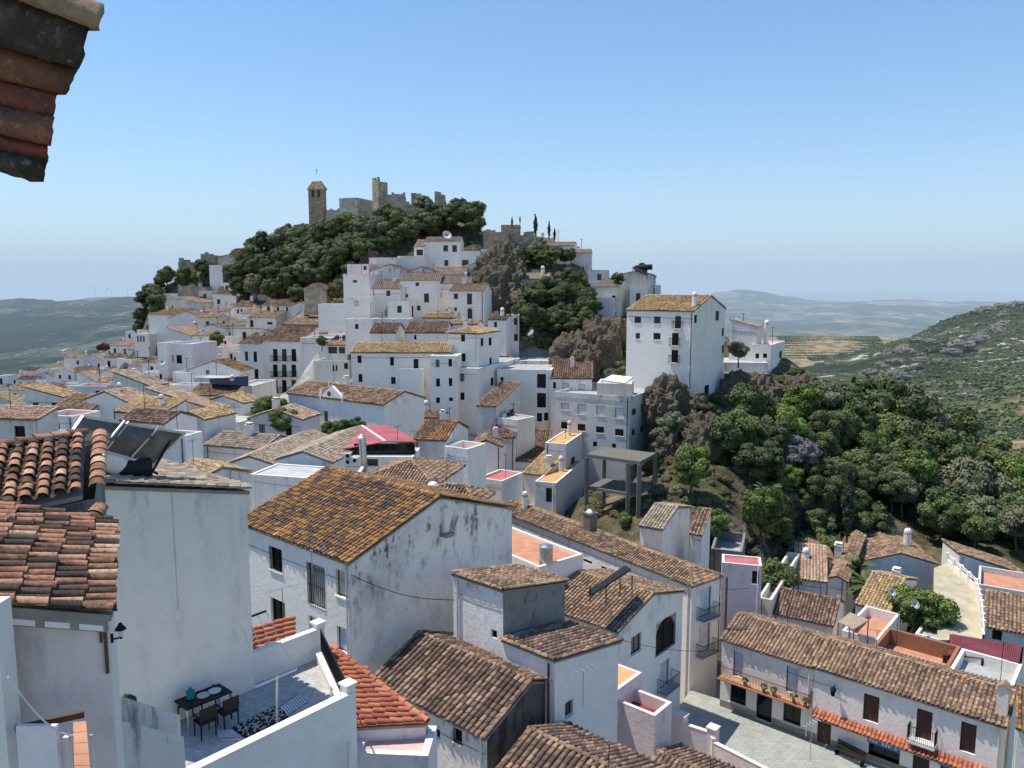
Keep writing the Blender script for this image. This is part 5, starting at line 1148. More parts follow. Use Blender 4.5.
# the forest behind the church lane
for x, y, Y_, h, lb in ((478, 221, 172, 1.15, 'lone cypress behind the castle wood'), (535.5, 236, 158, 1.35, 'tall single cypress on the ridge'), (549, 238, 157, .95, 'first of two joined cypresses on the ridge'), (554.5, 240, 157, .85, 'shorter of two joined cypresses on the ridge'), (512, 226, 160, .7, 'small cypress beside the crag house'), (520, 222, 162, .5, 'tiny cypress above the crag house'),
  (852, 428, 118, 2.5, 'tall cypress rising out of the gorge wood'), (861, 432, 117, 2.3, 'slim cypress touching the tall one'), (847, 535, 78, 2.1, 'dark cypress behind the cottages')):
    p = at(x, y, Y_); p.z = D(x, y, Y_).z - .5; plant('cypress', p, h * 1.05, lb, 'cypress_tree')
for x, y, Y_, r, k, lb in ((106, 350, 195, 2.4, 'bush_maroon', 'dark red leaved bush at the edge of the hillside trees'), (272, 432, 96, 2.3, 'bright', 'small green tree in the fountain square'), (284, 440, 90, 1.9, 'bright', 'second green tree beside the fountain steps'), (262, 434, 98, 1.8, 'bright', 'green tree next to the townhouse doors'),
  (330, 446, 84, 1.2, 'bright', 'small clipped tree before the chapel wall'), (343, 444, 84, 1.2, 'bright', 'small clipped tree nearest the chapel gable'), (357, 441, 84, 1.2, 'mid', 'small clipped tree by the red roof'), (337, 452, 90, 1.1, 'mid', 'low shrub behind the red roofed restaurant'),
  (217, 352, 145, 1.8, 'mid', 'courtyard tree amid white houses'), (322, 350, 122, 1.2, 'mid', 'potted shrub on the iron terrace'), (640, 272, 148, 1.3, 'dark', 'round dark tree on the ridge roofs'), (618, 282, 144, 1.3, 'dark2', 'small dark tree between ridge houses'), (1018, 500, 112, 3.6, 'mid', 'wide tree at the right rim of the gorge wood')):
    p = at(x, y, Y_); z = D(x, y, Y_).z; p.z = z - (r * .8 if k in ('dark', 'dark2') else 0); plant(k, p, r, lb)
p = at(921, 630, 66); p.z = D(921, 652, 66).z; plant('bright', p, 3.1, 'dense round bright green stone pine beside the ramp', 'pine_tree', zs=.95)
# palms
mat_leaf('leaf_palm', (.03, .05, .015), (.13, .17, .06))
def palm(p, h, r, label, n=34, skirt=False):
    root = thing('palm_tree', label, 'palm tree', p)
    t = MB(); prev = Vector((0, 0, -.3))
    for i in range(8):
        q = Vector((0, 0, h * (i + 1) / 8)); t.tube(prev, q, .24 - .008 * i, 0, 9, .2 - .006 * i, cap=False); prev = q
    if skirt: t.tube(Vector((0, 0, h * .35)), Vector((0, 0, h)), .35, 0, 10, .75)
    o = t.build('trunk', ['trunk'], None, True); o.parent = root
    f = MB(); rs = random.Random(int(p.x * 7))
    for i in range(n):
        a = rs.uniform(0, 6.28); el = rs.uniform(-.5, 1.3); d = Vector((math.cos(a), math.sin(a), 0)); sd = Vector((-math.sin(a), math.cos(a), 0)); L = r * rs.uniform(.85, 1.1)
        c = Vector((0, 0, h)); m_ = 7; rn = rs.uniform(.2, .9); vel = d * math.cos(el) + Z * math.sin(el)
        for k in range(m_):
            c2 = c + vel * L / m_; vel = (vel - Z * .2).normalized(); wd = r * .2 * math.sin(math.pi * (k + 1.2) / (m_ + 1.6))
            for s in (-1, 1):
                for w in range(3):
                    b0 = c + (c2 - c) * (w / 3); b1 = c + (c2 - c) * ((w + .6) / 3)
                    f.add([b0, b1, b1 + sd * s * wd + (c2 - c) * .7 - Z * wd * .35, b0 + sd * s * wd + (c2 - c) * .5 - Z * wd * .35], [(0, 1, 2, 3)], 0, rn)
            c = c2
    o = f.build('crown', ['leaf_palm'], None); o.parent = root
p = at(868, 592, 72); p.z = D(868, 606, 72).z; palm(p, 2.0, 2.4, 'spreading palm between the cottages and the round pine')
p = at(856, 578, 76); p.z = D(856, 592, 76).z; palm(p, 2.2, 2.1, 'smaller palm behind the gabled cottage')
p = at(766, 520, 80); palm(p, 5.5, 1.9, 'old fan palm with a shaggy skirt on the gorge slope', 30, True)
scatter([(578, 492), (600, 522), (700, 532), (690, 482), (640, 452)], 42, ['bush', 'bush_olive', 'bush_dry', 'bush_olive'], (.6, 1.5), 'weedy bush around the concrete frame', 'bush', 'bush', 'bushes around the concrete frame', .6, 41, 60)
scatter([(170, 292), (230, 272), (340, 290), (340, 318), (250, 300), (180, 318)], 30, ['bush', 'bush_olive', 'mid', 'bush_dry'], (1.2, 2.3), 'green bush between the upper houses of the west slope', 'bush', 'bush', 'bushes among the upper houses', .5, 21, 120)
scatter([(470, 240), (530, 256), (560, 268), (590, 340), (560, 350), (500, 330), (480, 270)], 42, ['bush', 'bush_olive', 'bush_dry', 'dark'], (1.0, 2.0), 'shrub growing on the eastern crag', 'bush', 'bush', 'shrubs of the eastern crag', .5, 22, 100)
scatter([(622, 375), (725, 400), (790, 385), (800, 440), (700, 470), (640, 450)], 48, ['bush', 'bush_olive', 'bush_dry', 'bush'], (.8, 1.7), 'scrubby bush on the crag under the cliff edge house', 'bush', 'bush', 'bushes of the cliff', .45, 23, 80)
for x, y, Y_, r in ((268, 250, 188, 4.4), (282, 248, 187, 4.), (254, 262, 186, 4.), (298, 250, 186, 3.8), (246, 276, 184, 3.8), (262, 276, 180, 4.), (276, 280, 176, 3.8), (292, 284, 172, 3.8), (308, 280, 170, 3.6), (240, 290, 182, 3.2), (256, 292, 176, 3.4), (272, 295, 172, 3.2), (318, 268, 172, 3.6), (332, 262, 172, 3.4), (314, 255, 182, 3.6), (328, 280, 164, 3.2), (284, 266, 180, 4.), (300, 268, 178, 3.8), (345, 262, 166, 3.), (234, 280, 188, 3.2), (350, 275, 156, 2.6), (338, 294, 152, 2.4), (296, 298, 164, 2.6)):
    p = at(x, y, Y_); p.z = D(x, y, Y_).z - r * .9; plant(rs_t.choice(('dark', 'mid', 'mid2', 'dark2', 'olive')), p, r, 'round crowned tree of the wood west of the castle', 'evergreen_tree', 'tree', 'wood west of the castle')
for x, y, Y_, r in ((880, 425, 112, 5.2), (900, 430, 112, 5.6), (918, 452, 108, 5.4), (890, 455, 106, 5.2), (940, 480, 106, 5.4), (912, 490, 100, 5.2), (960, 505, 106, 4.8), (875, 480, 100, 4.6), (985, 520, 104, 4.6), (935, 525, 94, 4.6), (1010, 530, 100, 4.8)):
    p = at(x, y, Y_); p.z = D(x, y, Y_).z - r * .9; plant(rs_t.choice(('dark', 'dark2', 'mid2')), p, r, 'giant tree towering over the gorge, crown darkened to paint its shade', 'evergreen_tree', 'tree', 'giant trees of the gorge')  # mostly dark leaf mixes: the gorge's shade put into the crown colour
for x, y, Y_, r in ((456, 218, 172, 3.2), (466, 222, 170, 2.8), (446, 226, 170, 2.6), (425, 236, 168, 2.6), (408, 240, 168, 2.4), (474, 230, 165, 2.2), (392, 240, 170, 2.0), (438, 230, 172, 2.2)):
    p = at(x, y, Y_); p.z = D(x, y, Y_).z - r * .9; plant('dark', p, r, 'big dark tree of the grove under the eastern end of the castle walls', 'evergreen_tree', 'tree', 'grove by the castle walls')
# rocks
mat_far('rock', (.22, .18, .11), (.52, .43, .31), (.7, .62, .49), .35, (.3, .46), .58)
mat_far('pale_rock', (.34, .3, .22), (.66, .6, .49), (.74, .69, .58), .12, (.3, .5), .6)
def rock(p, r, label, seed, sz=(1, 1, 1.), group=None):
    bm_v = []; n0, n1 = 48, 30; P = []; F_ = []
    for j in range(n1 + 1):
        la = math.pi * j / n1 - math.pi / 2
        for i in range(n0):
            lo = 2 * math.pi * i / n0; d = Vector((math.cos(lo) * math.cos(la), math.sin(lo) * math.cos(la), math.sin(la)))
            q_ = d * 1.1 + Vector((seed * 3.1, 0, 0)); k = 1 + .34 * (mnoise.ridged_multi_fractal(q_, 1, 2, 5, 1, 2) - 1.) + .16 * mnoise.noise(d * 4 + Vector((seed, 0, 0))); vd = mnoise.voronoi(q_ * 3.2)[0]; k += .24 * (vd[1] - vd[0]) - .06 + .025 * mnoise.noise(d * 12)
            P.append(p + Vector((d.x * r * sz[0] * k, d.y * r * sz[1] * k, d.z * r * sz[2] * k)))
    F_ = [(j * n0 + i, j * n0 + (i + 1) % n0, (j + 1) * n0 + (i + 1) % n0, (j + 1) * n0 + i) for j in range(n1) for i in range(n0)]
    mb = MB(); mb.add(P, F_); return tag(mb.build('rock', ['rock']), label, 'rock', group)
rs = random.Random(5)
RK = [(696, 420, 96, 3.0, 'pale crag below the windowless foot of the cliff house'), (712, 425, 96, 3., 'brown boulder crag in the middle of the gorge slope'), (704, 448, 92, 3.4, 'tawny rock outcrop above the scrub'), (724, 440, 94, 2.4, 'split rock beside the tawny outcrop'),
  (772, 405, 108, 3., 'white streaked rock spur under the terrace'), (776, 430, 103, 3.2, 'jagged pale rock spur lower down'), (770, 452, 98, 2.4, 'reddish rock at the foot of the spur'), (668, 440, 94, 2.2, 'grassy rock beside the apartment block'),
  (395, 245, 166, 5., 'bare vertical buttress under the broken keep'), (385, 258, 160, 4.5, 'brown cliff rock below the buttress'), (372, 268, 156, 3.5, 'mossy rock beside the white cube'), (500, 275, 140, 6., 'dark cliff behind the highest row of houses'), (497, 300, 134, 6., 'sheer dark rock face by the golden roofed house'), (505, 260, 146, 5., 'brown crag under the retaining wall'),
  (575, 365, 116, 5., 'dark ravine rock under the grey retaining wall'), (605, 352, 118, 5.5, 'stone crag holding the grey retaining wall'), (625, 372, 110, 4.5, 'crag beside the cliff edge house'), (645, 385, 104, 4., 'rock ledge below the black balconies'), (668, 398, 101, 4.2, 'brown rock face under the cliff edge house'), (740, 402, 112, 4.6, 'shaded cliff under the whitewashed terrace'), (760, 404, 111, 4.4, 'dark cliff face at the end of the terrace'), (550, 352, 120, 4., 'rock in the shade of the ravine trees'),
  (345, 250, 170, 3.5, 'rock between trees under the castle church'), (425, 248, 158, 4., 'brown earth cliff above the highest house'), (800, 410, 113, 5., 'dark overgrown crag in the gorge wood'), (830, 440, 110, 5., 'shaded crag behind the violet tree'), (690, 470, 86, 2.0, 'low rock amid the dry scrub'), (652, 455, 90, 1.8, 'small rock beside the concrete frame')]
for i, (x, y, Y_, r, lb) in enumerate(RK):
    r *= .74; p = D(x, y, Y_); p.z = min(p.z, ground(p.x, p.y) + r * .35) - r * .1; rock(p, r, lb, i + 1, (1, .8, 1.25))
# scrub of the far hill: nobody could count it
def far_bushes(name, label, n, G, reg, mat, size, seed, test=None):
    rs = np.random.RandomState(seed); gx_, gy_, gz_ = G; mb = MB(); h, w = gx_.shape; k = 0
    V = []; Fc = []; R_ = []
    base = []
    for j in range(3):
        la = [-.1, .55, 1.2][j]
        for i in range(6): lo = 6.2832 * i / 6 + j * .5; base.append((math.cos(lo) * math.cos(la), math.sin(lo) * math.cos(la), math.sin(la)))
    base = np.array(base); fcs = np.array([(j * 6 + i, j * 6 + (i + 1) % 6, (j + 1) * 6 + (i + 1) % 6, (j + 1) * 6 + i) for j in range(2) for i in range(6)])
    while k < n:
        a, b = rs.uniform(reg[0], reg[1]) * (h - 1.01), rs.uniform(reg[2], reg[3]) * (w - 1.01)
        i, j = int(a), int(b)
        p = np.array([gx_[i, j] + (gx_[i, j + 1] - gx_[i, j]) * (b - j) + (gx_[i + 1, j] - gx_[i, j]) * (a - i), gy_[i, j] + (gy_[i + 1, j] - gy_[i, j]) * (a - i), gz_[i, j] + (gz_[i + 1, j] - gz_[i, j]) * (a - i) + (gz_[i, j + 1] - gz_[i, j]) * (b - j)])
        if mnoise.noise(Vector((p[0] / 40, p[1] / 40, seed))) + rs.uniform(-.3, .3) < -.12: k += 1; continue
        s = size * rs.uniform(.5, 1.5); v = base * s * rs.uniform(.7, 1.3, (len(base), 1)) * np.array([1, 1, .75]) + p
        V.append(v); Fc.append(fcs + len(base) * (len(V) - 1)); R_.append(np.full(len(base), rs.uniform(0, 1))); k += 1
    mb.np.append((np.concatenate(V), np.concatenate(Fc), np.concatenate(R_), 0, False))
    tag(mb.build(name, [mat]), label, kind='stuff')
far_bushes('scrub', 'dark green scrub covering the rocky hill', 9000, RG, (.2, .97, .2, 1.), 'leaf_dark', 1.7, 2)
far_bushes('trees', 'scattered trees along the foot of the rocky hill', 1500, RG, (.25, .6, .2, 1.), 'leaf_mid', 3.2, 4)
# rock outcrops on the far hill
for x, y, Y_, r, lb in ((988, 312, 830, 14, 'pale limestone outcrop on the hill crest'), (1005, 308, 840, 12, 'limestone rocks at the very top of the far hill'), (1020, 306, 842, 12, 'crest rocks cut by the frame'), (962, 345, 680, 10, 'largest pale outcrop halfway up the hill'), (952, 352, 670, 7, 'grey rocks left of the large outcrop'), (975, 340, 700, 6, 'small pale rock above the large outcrop'), (930, 342, 700, 6, 'small outcrop near the shoulder of the hill'), (905, 352, 640, 7, 'grey rock ridge low on the hill'), (895, 362, 600, 6, 'rocky patch on the lower hill shoulder'), (870, 372, 560, 5, 'pale rock slab at the foot of the hill'), (1004, 330, 760, 7, 'thin outcrop under the crest'), (1000, 350, 690, 6, 'isolated pale rock on the green slope'), (915, 340, 710, 6, 'rock teeth on the hill shoulder')):
    rr = random.Random(x)
    p = D(x, y, Y_); rock(p, r * .75, lb, x, (1.6, .8, .55)).data.materials[0] = M('pale_rock')
rsr = random.Random(14)
for k in range(46):
    t_ = rsr.random(); x = 885 + 150 * t_; yc = np.interp(x, [885, 920, 960, 1000, 1035], [352, 334, 318, 309, 304]); y = yc + 4 + abs(rsr.gauss(0, 1)) * 17 * (1 if rsr.random() < .8 else 2.2)
    i_ = int(np.clip(np.interp(y, [yc, yc + 25, yc + 60], [850, 740, 620]), 560, 845)); j = int((x - 800) / 340 * (RG[0].shape[1] - 1))
    col = [(abs(512 + F * RG[0][a, j] / (RG[1][a, j] * CP - RG[2][a, j] * SP) - x) + abs(384 - F * (RG[2][a, j] * CP + RG[1][a, j] * SP) / (RG[1][a, j] * CP - RG[2][a, j] * SP) - y), a) for a in range(RG[0].shape[0])]
    a = min(col)[1]; p = Vector((RG[0][a, j], RG[1][a, j], RG[2][a, j])); o = rock(p, rsr.uniform(2., 6.), 'pale limestone boulder showing through the scrub of the far hill', 100 + k, (1.5, .9, .6), 'boulders on the far hill'); o.data.materials[0] = M('pale_rock')
# olive rows
mb = MB(); rs = random.Random(3)
for i in range(16):
    for j in range(34):
        x = 786 + j * 3.0 + rs.uniform(-.4, .4) - i * .6; Y_ = 800 + i * 14; py = np.interp(Y_, [760, 900, 1000], [366, 341.5, 337.3]) - .4
        if x > 882: continue
        p = D(x, py, Y_); mb.dome(p - Z * .5, 2.3, 0, 6, 2)
tag(mb.build('olive_trees', ['leaf_dark']), 'rows of olive trees on the dry slope', kind='stuff')
# wind turbines on the far ridge, far house
for x, h, lb in ((95, 78, 'wind turbine at the outer end of the faint ridge'), (107, 74, 'second wind turbine along the faint ridge'), (111.5, 60, 'short wind turbine near the middle of the ridge'), (128, 66, 'wind turbine closest to the castle hill')):
    p = D(x, 298.5, 6000); mb = MB(); t = thing('wind_turbine', lb, 'wind turbine', p); mb.tube(p - Z * 12, p + Z * h, 2.2, 0, 6, 1.2); mb.build('mast', ['white_plain'], t)
    mb = MB()
    for k_ in range(3):
        a = k_ * 2.094 + x; mb.bar(p + Z * h, p + Z * h + Vector((math.cos(a), 0, math.sin(a))) * 34, 2., 0)
    mb.build('rotor', ['white_plain'], t)
p = D(1009, 372, 640); house('white farmhouse alone on the scrub hillside', (1013, 371), 620, 1003, None, Dp=8, h=5, roof='gr', yaw=165, tile='tile_pink', wall='plaster_clean', terr=False)
# ================================================================ the builder's own corner: overhead eave, tiled lean-tos, pink wall, big blank wall, terrace
UX, VX = Vector((math.cos(math.radians(139.5)), math.sin(math.radians(139.5)), 0)), Vector((math.sin(math.radians(139.5)), -math.cos(math.radians(139.5)), 0))
# lower tiled roof, barrels lying across the view
t2 = [D(114, 612, 10.3), D(115, 521, 14.0), None, D(-60, 598, 9.3)]; t2[2] = t2[3] + t2[1] - t2[0]
root = thing('house', 'pink walled house with old orange and black barrel tiles, nearest to the viewer', 'house', (t2[0] + t2[2]) / 2 - Z * 6)
E_ = (t2[1] - t2[0]).normalized(); S_ = (t2[3] - t2[0]).normalized()
mb = MB(); tile_surface(mb, t2, E_, S_, .235, .43, 7, 0, 1, True, jit=.03); ridge_row(mb, t2[0] + Vector((-.03, 0, .05)), t2[3] + Z * .05, .1, .42, 7, lift=.0)
ro = mb.build('roof', ['tile_mixed', 'mortar'], root)
mb = MB(); zb = -13.
i0 = [t2[0] + Vector((-.12, .05, -.14)), t2[1] + Vector((-.12, 0, -.14)), t2[2] + Vector((0, 0, -.14)), t2[3] + Vector((0, .05, -.14))]
for k in range(4):
    a, b = i0[k], i0[(k + 1) % 4]
    mb.quad(Vector((a.x, a.y, zb)), Vector((b.x, b.y, zb)), b, a, 1 if k == 3 else 0, dt=[8, 8, 0, 0])
mb.build('wall', ['plaster_white', 'plaster_rose'], root)
# mortar bed with white blobs along the verge
mb = MB(); d_ = (i0[3] - i0[0]); L_ = d_.length; d_.normalize()
mb.box(i0[0] + Z * .01, d_, Vector((0, -1, 0)), Z, (0, .0, -.16), (L_, .07, .02), 0)
for q in range(9): mb.box(i0[0] + d_ * (.03 + q * .42), d_, Vector((0, -1, 0)), Z, (0, .07, -.13), (.3, .085, -.05), 1)
mb.build('verge', ['mortar', 'plaster_clean'], root)
# drainpipe marks on the corner strip
mb = MB(); c0 = on_plane(105, 622, i0[0] + Vector((0, -.02, 0)), Vector((d_.y, -d_.x, 0))); mb.box(c0, d_, Vector((0, -1, 0)), Z, (-.015, 0, -.75), (.015, .04, .0)); mb.box(c0 + d_ * .06, d_, Vector((0, -1, 0)), Z, (-.01, 0, -.3), (.01, .03, .0))
mb.build('drainpipe', ['wood_brown'], root)
# upper tiled roof, columns running toward the viewer
t1 = [D(-40, 519, 12.6), D(83, 493, 14.1), D(85, 437, 16.2), None]; t1[3] = t1[0] + t1[2] - t1[1]
root = thing('house', 'low grey rendered shed with a humped barrel tile roof beneath the solar panel', 'house', (t1[0] + t1[2]) / 2 - Z * 4)
mb = MB(); tile_surface(mb, t1, (t1[1] - t1[0]), (t1[3] - t1[0]), .30, .27, 8, 0, 1, True, lift=.03, jit=.03)
ridge_row(mb, t1[3] + Z * .06, t1[2] + Z * .06, .13, .33, 7); rk0, rk1 = t1[1] + Vector((.22, .1, .02)), t1[2] + Vector((.3, .05, .02))
ridge_row(mb, rk0, rk1, .16, .3, 8, lift=.04); ridge_row(mb, rk0 + Vector((.1, -1.3, -.9)), rk0 + Vector((.1, -.1, -.35)), .17, .22, 7, lift=.05)
mb.build('roof', ['tile_mixed', 'mortar'], root)
mb = MB(); j0 = [t1[0] - Z * .16 + Vector((0, .2, 0)), t1[1] - Z * .16 + Vector((.1, .2, 0)), t1[2] - Z * .14 + Vector((.35, 0, 0)), t1[3] - Z * .14]
for k in range(4):
    a, b = j0[k], j0[(k + 1) % 4]; mb.quad(Vector((a.x, a.y, -7)), Vector((b.x, b.y, -7)), b, a, 0, dt=[4, 4, 0, 0])
mb.build('wall', ['plaster_grey'], root)
# the great blank wall and its solar water heater
H_W = house('tall blank white wall house with streaked render carrying a solar water heater', (103, 488), 18.9, 60, 245, La=5.5, h=8, roof='sb', pitch=13.5, wall='plaster_white', walls={'R': 'plaster_white'}, tile='tile_beige', terr=True, ov=.1)
mb = MB(); pw = on_plane(172, 500, H_W.C, -H_W.u); mb.box(pw, VX, -UX, Z, (-.012, 0, -3.1), (.012, .02, .3)); mb.build('pipe', ['plaster_dull'], H_W.root)
rp = lambda px, py, Y_: D(px, py, Y_)
sw = thing('solar_water_heater', 'tilted solar panel with a fallen black tank on the roof of the blank wall', 'solar water heater', D(130, 480, 20.5))
pn = [D(83, 416.5, 19.2), D(185, 433, 21.6), D(153, 465, 20.9), D(66, 441, 18.3)]   # seen from below: the far edge stands high
nrm = (pn[1] - pn[0]).cross(pn[3] - pn[0]).normalized()
if nrm.z < 0: nrm = -nrm
mb = MB(); mb.slab([p + nrm * .04 for p in pn], .09, 0, nrm); mat_simple('panel_back', (.2, .165, .14), .7, .2, .5, 1.5); a_ = mb.build('panel', ['panel_back'], sw)
mb = MB()
for k in range(4): mb.bar(pn[k], pn[(k + 1) % 4], .07)
for f in (.36, .40, .7):
    for s_ in (-.1, .09): mb.bar(pn[0].lerp(pn[1], f) + nrm * s_, pn[3].lerp(pn[2], f) + nrm * s_, .05)
mb.build('frame', ['steel'], a_)
mb = MB(); tk0, tk1 = D(112, 470, 20.0), D(150, 467, 20.6); mb.tube(tk0, tk1, .26, 0, 18); mb.build('tank', ['rubber'], sw, True)
mb = MB(); mb.tube(D(100, 452, 19.6), D(118, 466, 20.0), .3, 0, 18); mb.build('tank_end', ['plaster_clean'], sw)
mb = MB()
for a, b in (((75, 441, 18.9), (97, 452, 19.3)), ((147, 465, 20.8), (150, 476, 20.6)), ((104, 443, 19.6), (108, 478, 19.8)), ((120, 476, 20.1), (172, 494, 20.6)), ((150, 470, 20.8), (158, 474, 20.9)), ((172, 437, 21.3), (150, 476, 20.6))): mb.tube(D(*a), D(*b), .035, 0, 6)
for k in range(14):
    s, e = k / 14, (k + 1) / 14; g = lambda t: D(112 + 62 * t, 474 + 8 * math.sin(t * 9) * (1 - t) + 16 * t, 20.1 + .6 * t); mb.tube(g(s), g(e), .045, 0, 6)
mb.build('stand', ['iron'], sw)

# pillar and pink yard at the left edge, lantern
ZF = D(245, 686, 22).z
pl = thing('pillar', 'white washed corner pillar at the very edge of the view', 'pillar', D(5, 700, 6.5)); mb = MB()
a = D(-5, 606, 9.1); mb.box(Vector((a.x - .8, a.y, -9.5)), Vector((1, 0, 0)), Vector((0, 1, 0)), Z, (0, 0, 0), (.8, .3, 9.5 + a.z)); mb.build('shaft', ['plaster_white'], pl)
py_ = thing('stair_wall', 'pink stair wall topped with orange tiles below the pink house', 'stair wall', D(55, 740, 9.0)); mb = MB()
q = [D(16, 731, 9.0), D(60, 718, 9.1), D(76, 720, 9.3), D(90, 723, 9.4)]
mb.box(Vector((q[0].x, q[0].y, -12)), Vector((1, 0, 0)), Vector((0, 1, 0)), Z, (0, 0, 0), (q[1].x - q[0].x, .06, 12 + q[1].z - .05), 0)
mb.box(Vector((q[1].x, q[1].y + .003, -12)), Vector((1, 0, 0)), Vector((0, 1, 0)), Z, (0.003, 0, 0), (q[2].x - q[1].x, .06, 12 + q[2].z - .12), 0)
mb.build('parapet', ['plaster_pink'], py_); mb = MB(); nst = 6
sa, sb, sc, sd0 = D(73, 722, 9.3), D(86, 721, 9.3), D(92, 790, 8.4), D(75, 790, 8.4)
for k in range(nst): mb.slab([sa.lerp(sd0, k / nst), sb.lerp(sc, k / nst), sb.lerp(sc, (k + .96) / nst), sa.lerp(sd0, (k + .96) / nst)], .08 + .02 * (k % 2))
mb.build('steps', ['floor_terracotta'], py_); mb = MB(); mb.bar(D(15, 729, 9.15), D(84, 714, 9.45), .05, 0, .08); mb.build('ledge', ['wood_brown'], py_)
cb = MB(); pts_ = [D(8, 677, 8.8).lerp(D(92, 735, 9.2), k / 10) - Z * .28 * math.sin(math.pi * k / 10) for k in range(11)]
for a, b in zip(pts_, pts_[1:]): cb.tube(a, b, .012, 0, 5)
a = pts_[-1]; cb.tube(a, a - Z * 1.2, .012, 0, 5); tag(cb.build('cable', ['shutter_pale']), 'thin pale cable sagging across the pink wall', 'cable')
lp = D(121, 636, 10.4); wl = thing('wall_lantern', 'black iron wall lantern on the corner of the pink house', 'lantern', lp)
mb = MB(); mb.bar(lp + Vector((-.13, 0, -.05)), lp + Vector((0, 0, -.02)), .02); mb.bar(lp + Vector((-.13, 0, -.1)), lp + Vector((-.13, 0, .03)), .03); mb.tube(lp - Z * .04, lp, .02, 0, 6); mb.build('bracket', ['iron'], wl)
mb = MB(); mb.tube(lp, lp + Z * .1, .035, 1, 6, .055); hd = mb.build('glass', ['iron', 'shutter_pale'], wl)
mb = MB(); mb.tube(lp + Z * .1, lp + Z * .17, .085, 0, 6, .03); mb.dome(lp + Z * .165, .035, 0, 8, 3); mb.build('cap', ['iron'], wl)

# the terrace with its table
fl = lambda px, py, z=0.: Pz(px, py, ZF + z)
c_back = on_plane(245, 655, D(245, 686, 22), Vector((0, 1, 0)))
PA = fl(245, 655, .95); PB = fl(318, 628, .95); PC = fl(348, 690, .95); PD = fl(178, 772, .95)
W_end = fl(176, 716)
te = thing('roof_terrace', 'grey tiled roof terrace with sunlit parapets and a black rail', 'terrace', Vector((PA.x, PA.y - 2, ZF - 1)))
dn = lambda p, z=0.: Vector((p.x, p.y, ZF + z))
mb = MB(); corner = Vector((W_end.x - .8, W_end.y - 1., ZF)); mb.slab([dn(PA) , dn(PB), dn(PC), dn(PD) + (dn(PD) - dn(PC)).normalized() * .6, corner], .25)
n = N('terrace_floor'); br = n.n('ShaderNodeTexBrick'); br.inputs['Scale'].default_value = 2.2; n.l(n.pos(), br.inputs['Vector']); br.inputs['Color1'].default_value = (.46, .45, .43, 1); br.inputs['Color2'].default_value = (.56, .54, .51, 1); br.inputs['Mortar'].default_value = (.33, .32, .3, 1); br.inputs['Mortar Size'].default_value = .012
n.base(n.mix(n.math('MULTIPLY', n.mr(n.noise(5, 6, .7), .4, .65), .5), br.outputs['Color'], (.17, .17, .16))); n.rough(.85); MATS['terrace_floor'] = n.m
mb.build('floor', ['terrace_floor'], te)
def wallseg(name, p, q, w, z0, z1, mats, parent, side=1):
    d = (q - p); d.z = 0; L = d.length; d.normalize(); s = Vector((d.y, -d.x, 0)) * side
    m_ = MB(); m_.box(Vector((p.x, p.y, 0)), d, s, Z, (0, 0, z0), (L, w, z1), 0); m_.box(Vector((p.x, p.y, 0)), d, s, Z, (-.02, -.03, z1 + .003), (L + .02, w + .03, z1 + .05), 0)
    return m_.build(name, mats, parent)
wallseg('parapet', PB, PA, .16, ZF - 4, ZF + .95, ['plaster_clean'], te, -1)
wallseg('parapet', PD + (PD - PC).normalized() * .5, PC, .2, ZF - 6, ZF + .9, ['plaster_rough_lit'], te, 1)
wallseg('parapet', PB.lerp(PC, .08), PC, .16, ZF - 5, ZF + .3, ['plaster_clean'], te, 1)
for p in (PB, PC):
    mb = MB(); mb.box(dn(p), UX, VX, Z, (-.15, -.15, -4), (.15, .15, 1.12)); mb.box(dn(p), UX, VX, Z, (-.19, -.19, 1.123), (.19, .19, 1.18)); mb.build('post', ['plaster_clean'], te)
mb = MB(); railing(mb, [dn(PB.lerp(PC, .1), .36), dn(PB.lerp(PC, .95), .36)], .72, .1, .018); mb.build('railing', ['iron'], te)
mb = MB(); g0 = dn(PD.lerp(PC, .93), -.2) + Vector((.35, -.4, 0)); mb.tube(g0, g0 - Z * 2.5, .07, 0, 10); mb.build('drainpipe', ['plaster_clean'], te)
# stepped walls at the left of the terrace
sd = thing('side_wall', 'grey stained yard wall stepping down beside the terrace', 'wall', D(150, 740, 15)); 
for (x0, y0, x1, y1, Y_a, Y_b) in ((118, 702, 176, 720, 14.6, 16.4), (118, 727, 180, 742, 13.8, 15.6)):
    a, b = D(x0, y0, Y_a), D(x1, y1, Y_b); mb = MB(); d = b - a
    mb.add([Vector((a.x, a.y, -15)), Vector((b.x, b.y, -15)), b, a, Vector((a.x, a.y + .2, -15)), Vector((b.x, b.y + .2, -15)), b + Vector((0, .2, 0)), a + Vector((0, .2, 0))], [(0, 1, 2, 3), (3, 2, 6, 7), (1, 5, 6, 2)], 0, dt=[6, 6, 0, 0, 6, 6, 0, 0])
    mb.build('wall_panel', ['plaster_dull'], sd)
p = D(130, 708, 15.6); p.z = D(130, 708, 15.6).z; plant('bush', p, .32, 'potted green bush behind the yard wall', 'potted_plant', 'plant')
